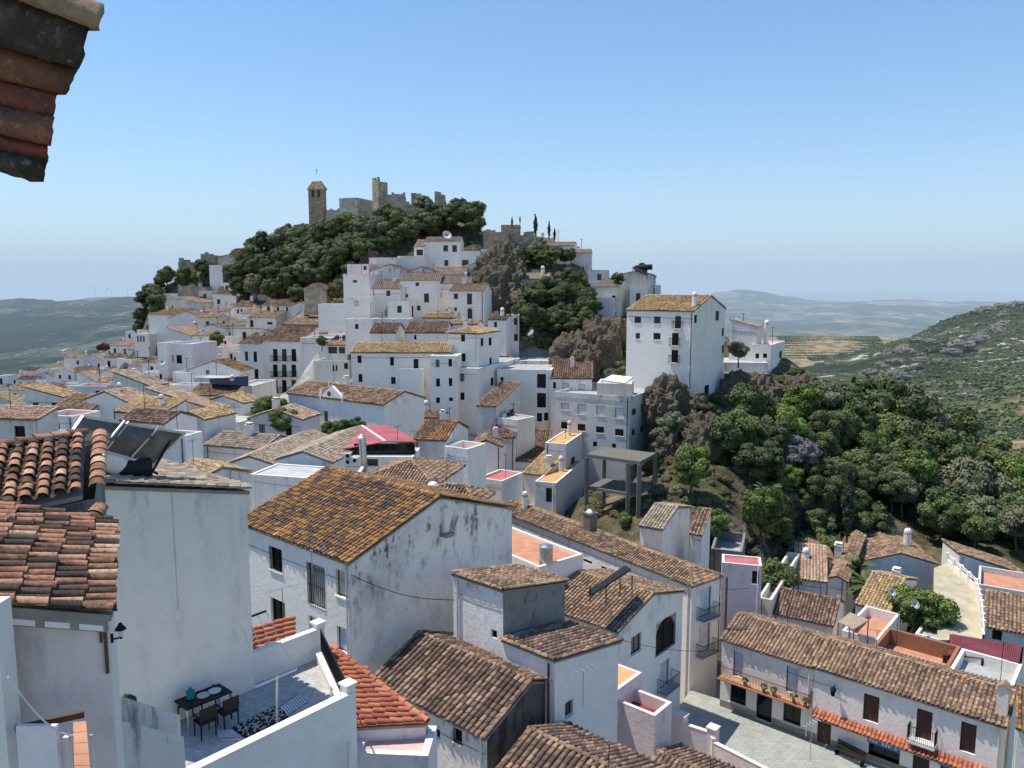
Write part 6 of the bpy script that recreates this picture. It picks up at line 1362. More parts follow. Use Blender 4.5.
# dining set
tc = [fl(165, 696, .75), fl(210, 679, .75), fl(223, 687, .75), fl(177, 705, .75)]; tc = [p - UX * .42 + VX * .05 for p in tc]
ctr = sum(tc, Vector()) / 4
tb = thing('table', 'dark garden table laid for a meal on the terrace', 'table', dn(ctr)); mb = MB(); mb.slab(tc, .04); mb.build('tabletop', ['iron'], tb)
for p in tc:
    q = p.lerp(ctr, .07); mb = MB(); mb.bar(dn(q), q - Z * .04, .05); mb.build('leg', ['steel'], tb)
lx = (tc[1] - tc[0]).normalized(); ly = Vector((-lx.y, lx.x, 0))
def chair(p, face, label):
    f = face.normalized(); s = Vector((-f.y, f.x, 0)); p = dn(p); c = thing('chair', label, 'chair', p, 'garden chairs round the terrace table')
    mb = MB(); mb.box(p, s, f, Z, (-.23, -.22, .42), (.23, .22, .45)); mb.build('seat', ['iron'], c)
    mb = MB(); mb.box(p, s, f, Z, (-.22, -.25, .55), (.22, -.22, .88)); mb.build('backrest', ['rubber'], c)
    for a in (-.2, .2):
        for b in (-.2, .2): mb = MB(); mb.bar(p + s * a + f * b, p + s * a + f * b + Z * (.42 if b > 0 else .88), .03); mb.build('leg', ['iron'], c)
        mb = MB(); mb.bar(p + s * a * 1.15 + f * .2 + Z * .64, p + s * a * 1.15 - f * .22 + Z * .64, .035); mb.build('arm', ['iron'], c)
W_, Lh = (tc[3] - tc[0]).length, (tc[1] - tc[0]).length
chair(ctr - lx * Lh * .25 + ly * (W_ * .5 + .3), -ly, 'dark garden chair against the blank wall, further from the yard wall'); chair(ctr + lx * Lh * .25 + ly * (W_ * .5 + .25), -ly, 'dark garden chair at the far corner of the table')
chair(ctr - lx * Lh * .22 - ly * (W_ * .5 + .3), ly, 'dark garden chair on the open side of the table'); chair(ctr + lx * Lh * .28 - ly * (W_ * .5 + .3), ly, 'dark garden chair nearest the striped mat')
mat_simple('teal', (.02, .2, .22), .4); mb = MB(); p = tc[0].lerp(tc[2], .28); mb.tube(p, p + Z * .2, .1, 0, 12, .12); mb.tube(p + Z * .2, p + Z * .3, .05, 0, 10, .04); tag(mb.build('jug', ['teal'], None, True), 'teal jug standing on the garden table', 'jug')
for k, (f, lb) in enumerate(((.5, 'pale tray on the middle of the garden table'), (.75, 'white plate near the far end of the garden table'))):
    mb = MB(); p = tc[0].lerp(tc[1], f).lerp(tc[3].lerp(tc[2], f), .5) + Z * .003; mb.tube(p, p + Z * .025, .16, 0, 16, .18); tag(mb.build('plate', ['frame_white' if k else 'shutter_tan']), lb, 'plate')
# things lying on the sunny floor
n = N('pebble_mat'); v = n.n('ShaderNodeTexVoronoi'); v.inputs['Scale'].default_value = 9; n.l(n.pos(), v.inputs['Vector']); n.base(n.ramp(v.outputs['Distance'], [(.0, (.55, .52, .48)), (.5, (.3, .27, .25)), (.75, (.03, .03, .03))])); n.bump(v.outputs['Distance'], 1, -.05); n.rough(.8); MATS['pebble_mat'] = n.m
mb = MB(); mb.slab([fl(232, 727, .04), fl(276, 705, .04), fl(289, 718, .04), fl(246, 738, .04)], .03); 
rs = random.Random(2); a, b, c_ = fl(233, 727, .04), fl(276, 706, .04), fl(246, 737, .04)
for i in range(26):
    for j in range(9):
        p = a + (b - a) * ((i + .5 + rs.uniform(-.2, .2)) / 26) + (c_ - a) * ((j + .5 + rs.uniform(-.2, .2)) / 9); mb.dome(p, rs.uniform(.025, .042), 1 + (rs.random() < .45), 6, 2, .8)
tag(mb.build('mat', ['rubber', 'floor_white', 'frame_dark']), 'dark mat covered in rolled pebbles drying on the terrace', 'mat')
for nm, P4, lb in (('slatted_mat', [(279, 706), (299, 693), (308, 703), (289, 716)], 'white slatted bath mat beside the pebble mat'), ('slatted_mat', [(214, 728), (232, 729), (244, 738), (221, 739)], 'white slatted mat by the parapet, nearer the table')):
    mb = MB(); q = [fl(x, y, .05) for x, y in P4]
    for i in range(9):
        s, e = i / 9 + .012, (i + 1) / 9 - .03; mb.slab([q[0].lerp(q[1], s), q[0].lerp(q[1], e), q[3].lerp(q[2], e), q[3].lerp(q[2], s)], .03)
    mb.slab([q[0], q[1], q[1].lerp(q[2], .1), q[0].lerp(q[3], .1)], .04); mb.slab([q[3].lerp(q[0], .1), q[2].lerp(q[1], .1), q[2], q[3]], .04)
    tag(mb.build(nm, ['frame_white']), lb, 'bath mat')
# rotary clothes line
dr = thing('clothes_line', 'steel clothes line frame with slack white cords above the back parapet', 'clothes line', dn(fl(250, 690)))
pp = fl(277, 730); p0 = dn(pp); mb = MB(); mb.bar(p0, D(277, 676, p0.y), .05); mb.build('pole', ['steel'], dr); e0, e1 = D(231, 624, 21.5), D(266, 611, 22.6); f0, f1 = D(255, 687, 20.3), D(297, 669, 21.3)
mb = MB(); mb.bar(e0, e1, .05); mb.build('crossbar', ['iron'], dr); mb = MB(); mb.bar(f0, f1, .05); mb.build('crossbar', ['frame_white'], dr); mb = MB(); mb.tube(D(248, 597, 22.2), D(251, 672, 22.0), .04, 0, 8); mb.build('pole', ['iron'], dr)
for k in range(5):
    mb = MB(); a, b = e0.lerp(e1, k / 4), f0.lerp(f1, k / 4)
    for s in range(6): mb.tube(a.lerp(b, s / 6) - Z * .12 * math.sin(math.pi * s / 6), a.lerp(b, (s + 1) / 6) - Z * .12 * math.sin(math.pi * (s + 1) / 6), .012, 0, 4)
    mb.build('cord', ['frame_white'], dr)
# bright red roofs either side of the terrace
H_E = thing('house', 'little house with a bright red tiled lean-to next to the terrace', 'house', D(390, 720, 21.5)); er = [D(355, 724, 20.6), D(428, 723, 22.6), D(331, 649, 25.6), D(326, 658, 25.0)]
er = [Pz(352, 727, ZF - .6), Pz(428, 723, ZF - .6), Pz(332, 650, ZF - .1), Pz(326, 655, ZF - .05)]
mb = MB(); er[2] = er[2] - Z * 0; nn_ = (er[1] - er[0]).cross(er[3] - er[0]).normalized(); er[2] -= nn_ * (er[2] - er[0]).dot(nn_); tile_surface(mb, [er[0], er[1], er[2], er[3]], (er[3] - er[0]), (er[1] - er[0]), .24, .36, 6, 0, 1)
for a, b in ((er[1], er[2]),): ridge_row(mb, a + Z * .03, b + Z * .03, .09, .36, 6, lift=.04)
mb.build('roof', ['tile_red', 'mortar'], H_E); mb = MB()
for k in range(4):
    a, b = er[k] - Z * .12, er[(k + 1) % 4] - Z * .12; c = sum(er, Vector()) / 4; a = a.lerp(Vector((c.x, c.y, a.z)), .03); b = b.lerp(Vector((c.x, c.y, b.z)), .03); mb.quad(Vector((a.x, a.y, -20)), Vector((b.x, b.y, -20)), b, a, 0, dt=[5, 5, 0, 0])
mb.build('wall', ['plaster_pink'], H_E)
H_E2 = house('house front with pinkish render and a small arched gate below the red lean-to', (428, 756), 20.0, 352, None, Dp=1.5, h=6, roof='flat', yaw=176, par=.12, wall='plaster_pink', floor='floor_pink', terr=False)
mb = MB(); er2 = [Pz(244, 655, ZF + .2), Pz(294, 640, ZF + .2), None, Pz(245, 630, ZF + .6)]; er2[2] = er2[3] + er2[1] - er2[0]
e3 = thing('house', 'low house with a fragment of new red roof behind the clothes line', 'house', D(268, 645, 24)); tile_surface(mb, er2, er2[3] - er2[0], er2[1] - er2[0], .24, .36, 5, 0, 1); mb.build('roof', ['tile_red', 'mortar'], e3)
mb = MB()
for k in range(4):
    a, b = er2[k] - Z * .12, er2[(k + 1) % 4] - Z * .12; mb.quad(Vector((a.x, a.y, -20)), Vector((b.x, b.y, -20)), b, a, 0, dt=[5, 5, 0, 0])
mb.build('wall', ['plaster_clean'], e3)
# overhead eave of the viewer's own house
ev = thing('eave', 'weathered corbelled eave of clay tiles hanging over the top corner of the view', 'eave', D(30, 90, 2.3))
def course(pts_px, Y_, th, mat, nm, seg=14, dep=1.2):
    """one course of the corbel, its front edge scalloped where each tile ends"""
    P = [D(x, y, Y_) for x, y in pts_px]; mb = MB(); back = Vector((-1.2, -.35, .05)) * dep
    for i in range(len(P) - 1):
        a, b = P[i], P[i + 1]; n_ = 8
        for k in range(n_):
            p, q = a.lerp(b, k / n_), a.lerp(b, (k + 1) / n_); j = Vector((mnoise.noise(p * 9), mnoise.noise(p * 9 + Z * 5), mnoise.noise(p * 9 + Z * 9))) * .008; j2 = Vector((mnoise.noise(q * 9), mnoise.noise(q * 9 + Z * 5), mnoise.noise(q * 9 + Z * 9))) * .008
            mb.add([p + j, q + j2, q + j2 + back, p + j + back, p + j + Vector((0, .04, -th)), q + j2 + Vector((0, .04, -th)), q + j2 + back + Vector((0, .04, -th)), p + j + back + Vector((0, .04, -th))], [(0, 1, 5, 4), (4, 5, 6, 7), (0, 3, 2, 1)], 0, .3 + .5 * ((i * 7 + k) % 3) / 3)
    mb.build(nm, [mat], ev)
mat_tile('eave_clay', [(0, (.06, .035, .028)), (.4, (.16, .075, .05)), (.7, (.3, .12, .075)), (1, (.42, .22, .15))], .7, 5., .75)
mat_tile('eave_red', [(0, (.1, .04, .028)), (.5, (.24, .075, .05)), (1, (.34, .13, .08))], .8, 6., .5)
X1_ = Vector((1, 0, 0))
def eave_tile(pa, pb, r, mat, Y_, nm='tile', concave=False, lift=0.):
    a, b = D(*pa, Y_), D(*pb, Y_); d = (b - a).normalized(); side = d.cross(Vector((0, 1, 0))).normalized(); nor = side.cross(d).normalized()
    if nor.y > 0: nor = -nor
    mb = MB(); barrels(mb, np.array([a]), np.array([d]), np.array([side]), np.array([nor]), np.array([r]), np.array([r]), np.array([(b - a).length]), np.array([.5]), 12, 0)
    o = mb.build(nm, [mat], ev); return o
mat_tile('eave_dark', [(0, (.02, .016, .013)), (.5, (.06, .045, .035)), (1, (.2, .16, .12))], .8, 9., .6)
def eave_course(ytl, ybl, xr0, ytr, xr1, ybr, Y_, mat, bulge=.03, nm='tile'):
    """clay course of the corbel: a bowed face between its upper and lower edge, closed at the free end and underneath"""
    n0, n1 = 26, 6; P = []; 
    for i in range(n0 + 1):
        s = i / n0
        for j in range(n1 + 1):
            t = j / n1; x0, x1 = -60 + (xr0 + 60) * s, -60 + (xr1 + 60) * s
            kl = 60 / (60 + xr0); yt = ytl + (ytr - ytl) * (s - kl) / (1 - kl); yb = ybl + (ybr - ybl) * (s - kl) / (1 - kl)
            w = (2. * mnoise.noise(Vector((s * 7, t * 2, ytl))) + 1.2 * mnoise.noise(Vector((s * 22, t * 5, ytl))))
            p = D(x0 + (x1 - x0) * t + (w * 1.6 if i == n0 else 0), yt + (yb - yt) * t + (w if j in (0, n1) else 0), Y_ - bulge * math.sin(math.pi * t) + .012 * w * .3)
            P.append(p)
    m = len(P); P += [p * 1.2 + Vector((-.05, 0, .0)) for p in P]; I = lambda i, j: i * (n1 + 1) + j
    Fs = [(I(i, j), I(i + 1, j), I(i + 1, j + 1), I(i, j + 1)) for i in range(n0) for j in range(n1)]
    Fs += [(I(n0, j), m + I(n0, j), m + I(n0, j + 1), I(n0, j + 1)) for j in range(n1)]
    Fs += [(I(i, n1), I(i + 1, n1), m + I(i + 1, n1), m + I(i, n1)) for i in range(n0)] + [(I(i, 0), m + I(i, 0), m + I(i + 1, 0), I(i + 1, 0)) for i in range(n0)]
    mb = MB(); mb.add(P, Fs, 0, .5); mb.build(nm, [mat], ev, True)
eave_course(-40, -8, 104, 4, 100, 31, 2.16, 'tile_old', .02)
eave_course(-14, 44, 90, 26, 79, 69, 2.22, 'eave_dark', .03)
eave_course(43, 78, 79, 66, 66, 95, 2.30, 'eave_clay', .035)
eave_course(77, 107, 60, 91, 51, 121, 2.34, 'eave_red', .03)
eave_course(106, 134, 55, 117, 51, 146, 2.31, 'eave_clay', .035)
eave_course(132, 153, 49, 143, 47, 164, 2.36, 'eave_red', .03)
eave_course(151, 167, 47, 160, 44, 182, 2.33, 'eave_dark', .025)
for a, b, c_, d_ in (((88, 30), (91, 32), (84, 62), (79, 66)), ((68, 72), (76, 68), (70, 84), (66, 78)), ((54, 94), (60, 94), (57, 118), (50, 121)), ((52, 118), (58, 108), (56, 130), (51, 140)), ((47, 146), (53, 143), (48, 164), (45, 166))):
    pass

# ================================================================ the square and its fittings
mb = MB(); a_ = on_plane(444, 507, H_A.C, -H_A.u); mb.box(a_, VX, -UX, Z, (-.18, .003, -1.3), (.18, .22, .0)); mb.box(a_, VX, -UX, Z, (-.3, .003, -1.5), (.3, .45, -1.303), 1); mb.build('chimney_breast', ['plaster_stained', 'mortar'], H_A.root)
mb = MB(); sq = [Pz(x, y, PLZ + .01) for x, y in ((690, 690), (722, 700), (1090, 850), (700, 930), (640, 770))]; mb.slab(sq, .3)
n = N('paving'); v = n.n('ShaderNodeTexBrick'); v.inputs['Scale'].default_value = .9; n.l(n.pos(), v.inputs['Vector']); v.inputs['Color1'].default_value = (.36, .37, .33, 1); v.inputs['Color2'].default_value = (.42, .43, .38, 1); v.inputs['Mortar'].default_value = (.24, .24, .22, 1); v.inputs['Mortar Size'].default_value = .015
n.base(n.mix(n.math('MULTIPLY', n.mr(n.noise(1.2, 6, .7), .4, .7), .6), v.outputs['Color'], (.22, .23, .2))); n.rough(.9); MATS['paving'] = n.m
tag(mb.build('plaza', ['paving']), 'pale paved square', kind='structure')
def on(H, f, px, py):
    O, nn = (H.C, -H.v) if f == 'L' else (H.C, -H.u)
    return on_plane(px, py, O, nn)
# long balcony with flower pots, lantern, signs, tile hood, plinth
a, b = on(H_R1, 'L', 722, 675), on(H_R1, 'L', 812, 703); a.z = b.z = (a.z + b.z) / 2; dd = (b - a).normalized(); out = -H_R1.v; Lb_ = (b - a).length
mb = MB(); mb.box(a, dd, out, Z, (0, .003, -.08), (Lb_, .8, 0), 0); mb.box(a, dd, out, Z, (-.02, .8, -.1), (Lb_ + .02, .84, .01), 1); bal = mb.build('balcony', ['floor_terracotta', 'floor_terracotta'], H_R1.root)
mb = MB(); railing(mb, [a + out * .03, a + out * .76, a + out * .76 + dd * Lb_, a + out * .03 + dd * Lb_], 1., .11, .016); mb.build('railing', ['iron'], bal)
for f, s in ((.31, .3), (.52, .32), (.63, .34), (.84, .38), (.96, .3)):
    p = a + dd * (Lb_ * f) + out * .6; t = thing('flower_pot', ('small plant in a pot on the long plaza balcony', 'leafy pot plant at the middle of the long plaza balcony', 'green pot plant beside the second shuttered door', 'largest pot plant on the long balcony', 'pot plant at the end of the long balcony')[(.31, .52, .63, .84, .96).index(f)], 'pot plant', p)
    mb = MB(); mb.tube(p, p + Z * .25, .1, 0, 10, .14); mb.build('pot', ['floor_terracotta'], t)
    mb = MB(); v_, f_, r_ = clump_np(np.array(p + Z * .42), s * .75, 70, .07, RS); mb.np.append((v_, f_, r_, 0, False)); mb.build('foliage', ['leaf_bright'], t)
ln = on(H_R2, 'L', 835, 690) - H_R2.v * .4; t = thing('wall_lantern', 'black wall lantern at the joint of the two plaza houses', 'lantern', ln); mb = MB(); mb.bar(ln + H_R2.v * .4 + Z * .3, ln + Z * .3, .04); mb.build('bracket', ['iron'], t)
mb = MB(); mb.tube(ln - Z * .25, ln + Z * .2, .12, 0, 6, .2); mb.tube(ln + Z * .203, ln + Z * .42, .24, 1, 6, .04); mb.build('lamp', ['navy', 'iron'], t)
a, b = on(H_R2, 'L', 816, 712), on(H_R2, 'L', 1003, 771); a.z = b.z = (a.z + b.z) / 2 + .05; o2 = -H_R2.v; q = [a + o2 * .75 - Z * .28, b + o2 * .75 - Z * .28, b + o2 * .01, a + o2 * .01]
mb = MB(); tile_surface(mb, q, (q[1] - q[0]), (q[3] - q[0]), .25, .4, 5, 0, 1); mb.build('tiled_hood', ['tile_red', 'mortar'], H_R2.root)
for x0, y0, x1, y1 in ((868, 735, 900, 744), (939, 757, 974, 768)):
    c0, c1 = on(H_R2, 'L', x0, y0), on(H_R2, 'L', x1, y1); w_ = (c1 - c0).dot(-H_R2.u); mb = MB(); mb.box(c0, -H_R2.u, o2, Z, (0, .005, -.45), (w_, .09, -.05), 0)
    for k in range(9):  # unreadable white strokes, as in the picture
        if k % 4 != 3: mb.box(c0, -H_R2.u, o2, Z, (w_ * (.06 + k * .1), .092, -.33), (w_ * (.12 + k * .1), .1, -.17), 1)
    mb.build('sign', ['blue_sign', 'frame_white'], H_R2.root)
for H, in ((H_R1,), (H_R2,)):
    zz = PLZ + .9; segs = []
    mb = MB(); ol = [w for w in ()]
    L = H.La
    doors = sorted([tuple(sorted(((on(H, 'L', x0, y) - H.C).dot(H.u), (on(H, 'L', x1, y) - H.C).dot(H.u)))) for x0, x1, y in (((756, 772, 710),) if H is H_R1 else ((817, 831, 735), (912, 929, 765)))])
    s = 0.
    for d0, d1 in doors + [(L, L)]:
        if d0 - s > .1: mb.box(H.C, H.u, -H.v, Z, (s, .003, PLZ - .2 - H.C.z), (d0 - .02, .06, zz - H.C.z - .35), 0)
        s = d1 + .02
    mb.build('plinth', ['stone_base'], H.root)
p0, p1 = Pz(834, 748, PLZ + .45), Pz(862, 762, PLZ + .45); bd = (p1 - p0).normalized(); sd_ = Vector((-bd.y, bd.x, 0)); bn = thing('bench', 'dark slatted bench against the plaza house', 'bench', p0 - Z * .45); L = (p1 - p0).length
mb = MB(); [mb.box(p0, bd, sd_, Z, (0, k * .11, 0), (L, k * .11 + .09, .04)) for k in range(4)]; mb.build('seat', ['frame_dark'], bn); mb = MB(); [mb.box(p0, bd, sd_, Z, (0, .45, .15 + k * .13), (L, .48, .25 + k * .13)) for k in range(3)]; mb.build('backrest', ['frame_dark'], bn)
for s in (.1, L - .1): mb = MB(); mb.box(p0, bd, sd_, Z, (s - .03, .0, -.45), (s + .03, .45, -.003)); mb.build('leg', ['iron'], bn)
# pink wall along the square, with posts
a, b = Pz(655, 706, PLZ + 3.2), Pz(800, 800, PLZ + 2.2)
pw_ = thing('boundary_wall', 'long pink wall separating the roofs from the paved square', 'wall', Vector((a.x, a.y, PLZ))); pts_ = [Pz(648, 702, PLZ + 3.), Pz(682, 722, PLZ + 2.6), Pz(713, 735, PLZ + 2.4), Pz(716, 742, PLZ + 2.2), Pz(780, 790, PLZ + 1.2)]
for p, q in zip(pts_, pts_[1:]):
    wallseg('wall_panel', p, q, .25, PLZ - 1, p.z, ['plaster_rose'], pw_)
for p in (pts_[1], pts_[2]):
    mb = MB(); mb.box(Vector((p.x, p.y, 0)), UX, VX, Z, (-.3, -.3, PLZ - 1), (.3, .3, p.z + .5)); mb.box(Vector((p.x, p.y, 0)), UX, VX, Z, (-.36, -.36, p.z + .503), (.36, .36, p.z + .6)); mb.build('post', ['plaster_rose'], pw_)
# pink terrace below the arched window house
H_pt = house('pink terrace room with an orange flat roof below the arched window', (612, 694), 40, 600, 642, La=3., h=4, roof='flat', par=.04, wall='plaster_rose', floor='floor_orange', wins=[('R', 619.5, 684, 632.5, 707, 'white')], terr=False) 
H_pt2 = house('low pink terrace with a maroon floor and salmon coping', (655, 716), 39, 619, 672, La=4.5, h=3, roof='flat', par=.7, wall='plaster_rose', floor='metal_maroon', terr=False)
# unfinished concrete frame
cf = thing('concrete_frame', 'unfinished two level concrete frame with bare posts and slabs', 'building', D(620, 520, 80)); ZT = D(640, 461, 78).z
cr = [Pz(640, 461.5, ZT), Pz(656, 453, ZT), Pz(604, 446.5, ZT), Pz(586, 454, ZT)]
mb = MB(); mb.slab(cr, .35); mb.build('slab', ['concrete'], cf)
inr = [p.lerp(sum(cr, Vector()) / 4, .03) for p in cr]
for p in inr + [inr[0].lerp(inr[3], .2)]:
    mb = MB(); mb.box(Vector((p.x, p.y, 0)), Vector((1, 0, 0)), Vector((0, 1, 0)), Z, (-.2, -.2, ZT - 9), (.2, .2, ZT - .353)); mb.build('post', ['concrete'], cf)
zm = ZT - 3.6; m4 = [Vector((p.x, p.y, zm)) for p in cr]; m4 = [m4[0] + (m4[3] - m4[0]) * .05, m4[1], m4[2], m4[3]]
mb = MB(); mb.slab([p.lerp(sum(m4, Vector()) / 4, .06) for p in m4], .3); mb.slab([Vector((p.x, p.y, zm - 3.4)) for p in m4], .3); mb.build('slab', ['concrete'], cf)
# red roof of the restaurant, glazing, flue
R0 = [D(335, 433.5, 79), D(341, 449, 70), D(385, 441.5, 70), D(362, 426, 79), D(417, 441.5, 70), D(391, 426, 79)]
mb = MB()
mb.slab([R0[0], R0[1], R0[2], R0[3]], .08); mb.slab([R0[3], R0[2], R0[4], R0[5]], .08); 
for A_, B_, C_, D_ in ((R0[0], R0[1], R0[3], R0[2]), (R0[3], R0[2], R0[5], R0[4])):
    for k in range(1, 16): mb.bar(A_.lerp(C_, k / 16) + Z * .02, B_.lerp(D_, k / 16) + Z * .02, .05)
mb.bar(R0[3] + Z * .05, R0[2] + Z * .05, .22, 1, .1); mb.build('canopy_roof', ['metal_red', 'plaster_pink'], H_rst.root)
zt = R0[2].z - .25; zb_ = H_rst.C.z
mb = MB(); g0, g1, g2, g3 = [Vector((p.x, p.y, zb_)) for p in (R0[1].lerp(R0[2], .3), R0[4] + Vector((-.3, 0, 0)), R0[5] + Vector((-.3, 0, 0)), R0[3])]
for p, q in ((g0, g1), (g1, g2)):
    hh = zt - zb_; mb.quad(p + Vector((0, .3, 0)), q + Vector((-.1, .3, 0)), q + Vector((-.1, .3, hh)), p + Vector((0, .3, hh)), 0)
    n_ = 7
    for k in range(n_ + 1): c = p.lerp(q, k / n_) + Vector((0, .25, 0)); mb.bar(c, c + Z * hh, .09, 1)
    mb.bar(p + Vector((0, .25, .9)), q + Vector((0, .25, .9)), .07, 1)
mb.build('glazing', ['window_glass', 'frame_dark'], H_rst.root)
fx = thing('flue', 'tall bent steel kitchen flue beside the red roof', 'flue', D(366, 474, 62)); mb = MB(); a = D(364, 468, 62); mb.tube(a, D(362, 437, 62), .3, 0, 12); mb.tube(a, D(360, 474, 61.5), .32, 0, 12); mb.tube(D(360, 474, 61.5), D(350, 478, 61), .3, 0, 12); mb.tube(D(362, 437, 62), D(362, 434.5, 62), .4, 0, 12, .1); mb.build('duct', ['steel'], fx)
for k, (x, y, lb) in enumerate(((347, 462, 'lower left air conditioner unit in the stack by the flue'), (354, 460.5, 'middle air conditioner unit beside the flue'), (347, 456, 'upper air conditioner unit in the stack'))):
    p = D(x, y, 66); t = thing('air_conditioner', lb, 'air conditioner', p); mb = MB(); mb.box(p, Vector((1, 0, 0)), Vector((0, 1, 0)), Z, (-.3, 0, -.25), (.3, .3, .22)); mb.build('casing', ['shutter_pale'], t)
    mb = MB(); mb.tube(p + Vector((.05, -.02, 0)), p + Vector((.05, -.003, 0)), .17, 0, 12); mb.build('fan', ['iron'], t)
# bell gable of the chapel
g = lambda x, y: on(H_chap, 'L', x, y) - H_chap.v * .15
mb = MB(); q0, q1 = g(321, 394.5), g(345, 399.5); bw = (q1 - q0).length; bd = (q1 - q0); bd.z = 0; bd.normalize(); zc = H_chap.C.z
mb.slab([Vector((q0.x, q0.y, zc - .2)), Vector((q0.x, q0.y, zc + .1)), Vector((q0.x, q0.y, zc + .1)) + bd * bw / 2 + Z * 1.5, Vector((q0.x, q0.y, zc + .1)) + bd * bw, Vector((q0.x, q0.y, zc - .2)) + bd * bw], .4, 0, H_chap.v * -1)
for f in (.04, .96): mb.tube(Vector((q0.x, q0.y, zc - .1)) + bd * bw * f, Vector((q0.x, q0.y, zc + 1.)) + bd * bw * f, .22, 0, 8, .1)
c = Vector((q0.x, q0.y, zc + .65)) + bd * bw / 2 - H_chap.v * .42; mb.tube(c, c - H_chap.v * .05, .32, 1, 14); mb.tube(c - H_chap.v * .05 + Z * .9, c + Z * 1.5 - H_chap.v * .05, .08, 0, 6)
mb.build('bell_gable', ['plaster_clean', 'wood_brown'], H_chap.root)
# awnings, canopies, solar panels, dishes
def canopy(name, label, cat, pts_px, Y_, mat, posts=2.4, zz=None, th=.05):
    P = [D(x, y, yy) for (x, y), yy in zip(pts_px, Y_)]; t = thing(name, label, cat, P[0] - Z * posts); mb = MB(); mb.slab(P, th); c = mb.build('canopy', [mat], t)
    for p in P: mb = MB(); q = p.lerp(sum(P, Vector()) / len(P), .04) - Z * (th + .003); mb.bar(q - Z * posts, q, .08); mb.build('post', ['steel'], t)
canopy('awning', 'tan fabric awning over the pot filled roof terrace', 'awning', [(838, 622), (854, 629), (869, 620), (850, 612)], (58, 57, 59.5, 60.5), 'canvas_tan')
canopy('awning', 'navy awning with a red end over the white shop house', 'awning', [(211, 384), (248, 386), (248, 376), (209, 379)], (110, 108, 114, 114), 'navy', 1.5)
canopy('awning', 'small white flat awning on the penthouse terrace', 'awning', [(602, 380), (625, 383), (633, 377), (612, 374.5)], (96, 95, 98, 99), 'white_plain', 2.2, th=.15)

mb = MB(); rp_ = [D(948, 655, 52.5), D(1019, 662, 50), D(1022, 646, 53.5), D(951, 634, 56.5)]; mb.slab(rp_, .05)
for k in range(1, 36): mb.bar(rp_[0].lerp(rp_[1], k / 36) + Z * .02, rp_[3].lerp(rp_[2], k / 36) + Z * .02, .06)
rc = thing('corrugated_canopy', 'large maroon corrugated canopy on posts behind the plaza row', 'canopy', rp_[0] - Z * 3); mb.build('roof', ['metal_maroon'], rc)
for p in rp_ + [rp_[0].lerp(rp_[1], .5)]: mb = MB(); mb.bar(p - Z * 3, p - Z * .06, .12); mb.build('post', ['iron'], rc)
mb = MB(); q = [p - Z * 2.9 + Vector((0, .6, 0)) for p in (rp_[0], rp_[1])]; mb.quad(q[0], q[1], q[1] + Z * 2.6, q[0] + Z * 2.6); mb.build('dark_sheet', ['frame_dark'], rc)  # upright dark sheet standing in for the dark under the canopy
sp_ = [D(588, 591, 47.5), D(592, 594, 46.5), D(631, 569, 49.5), D(625, 565, 50.5)]
t = thing('solar_collector', 'old rusty solar collector propped on the arched window house roof', 'solar panel', sp_[0]); mb = MB(); mb.slab([sp_[0], sp_[1], sp_[2], sp_[3]], .12); mb.build('panel', ['rubber'], t)
for p in ((590, 597, 46.8), (606, 599, 46.5), (620, 590, 48), (632, 586, 48.5)): mb = MB(); a = D(*p); mb.bar(a - Z * .3, a + Z * .7, .07); mb.build('leg', ['iron'], t)
t = thing('water_tank', 'round steel water tank on the pink roof terrace', 'tank', D(546, 563, 53)); mb = MB(); a = D(546, 563.5, 53); mb.tube(a, a + Z * 1.3, .5, 0, 16); mb.tube(a + Z * 1.303, a + Z * 1.42, .52, 0, 16, .2); mb.build('drum', ['steel'], t)
t = thing('solar_water_heater', 'black solar water heater on the skyline house', 'solar water heater', D(642, 270, 146)); mb = MB(); a = D(636, 268, 147); mb.tube(a, a + Vector((3., -.5, .2)), .55, 0, 10); mb.build('tank', ['rubber'], t); mb = MB(); mb.slab([D(634, 268, 146), D(641, 272.5, 144), D(648, 275, 145), D(647, 268.5, 147)], .2); mb.build('panel', ['solar_glass'], t)
def dish(p, r, label, dirv=Vector((.4, -.8, .5))):
    t = thing('satellite_dish', label, 'satellite dish', p - Z * .8); dv = dirv.normalized(); x = dv.cross(Z).normalized(); y = x.cross(dv); mb = MB(); P = [p - dv * r * .3]; Fs = []
    for j in (1, 2, 3):
        for i in range(14): a = 6.2832 * i / 14; P.append(p - dv * r * .3 * (1 - (j / 3) ** 2) + (x * math.cos(a) + y * math.sin(a)) * r * j / 3)
    Fs = [(0, 1 + i, 1 + (i + 1) % 14) for i in range(14)] + [(1 + j * 14 + i, 1 + j * 14 + (i + 1) % 14, 15 + j * 14 + (i + 1) % 14, 15 + j * 14 + i) for j in range(2) for i in range(14)]
    mb.add(P, Fs); mb.build('bowl', ['shutter_pale'], t, True); mb = MB(); mb.bar(p - Z * .9, p - dv * r * .3, .05); mb.bar(p - y * r * .9, p + dv * r * .7, .03); mb.build('mast', ['iron'], t)
dish(D(447, 234.5, 150), .9, 'big satellite dish on the highest white house'); dish(D(162, 362, 126), .5, 'white dish on the stair tower'); dish(D(893, 592, 64), .36, 'grey satellite dish on the terrace parapet'); dish(D(916, 604, 63), .4, 'grey dish in front of the round pine')
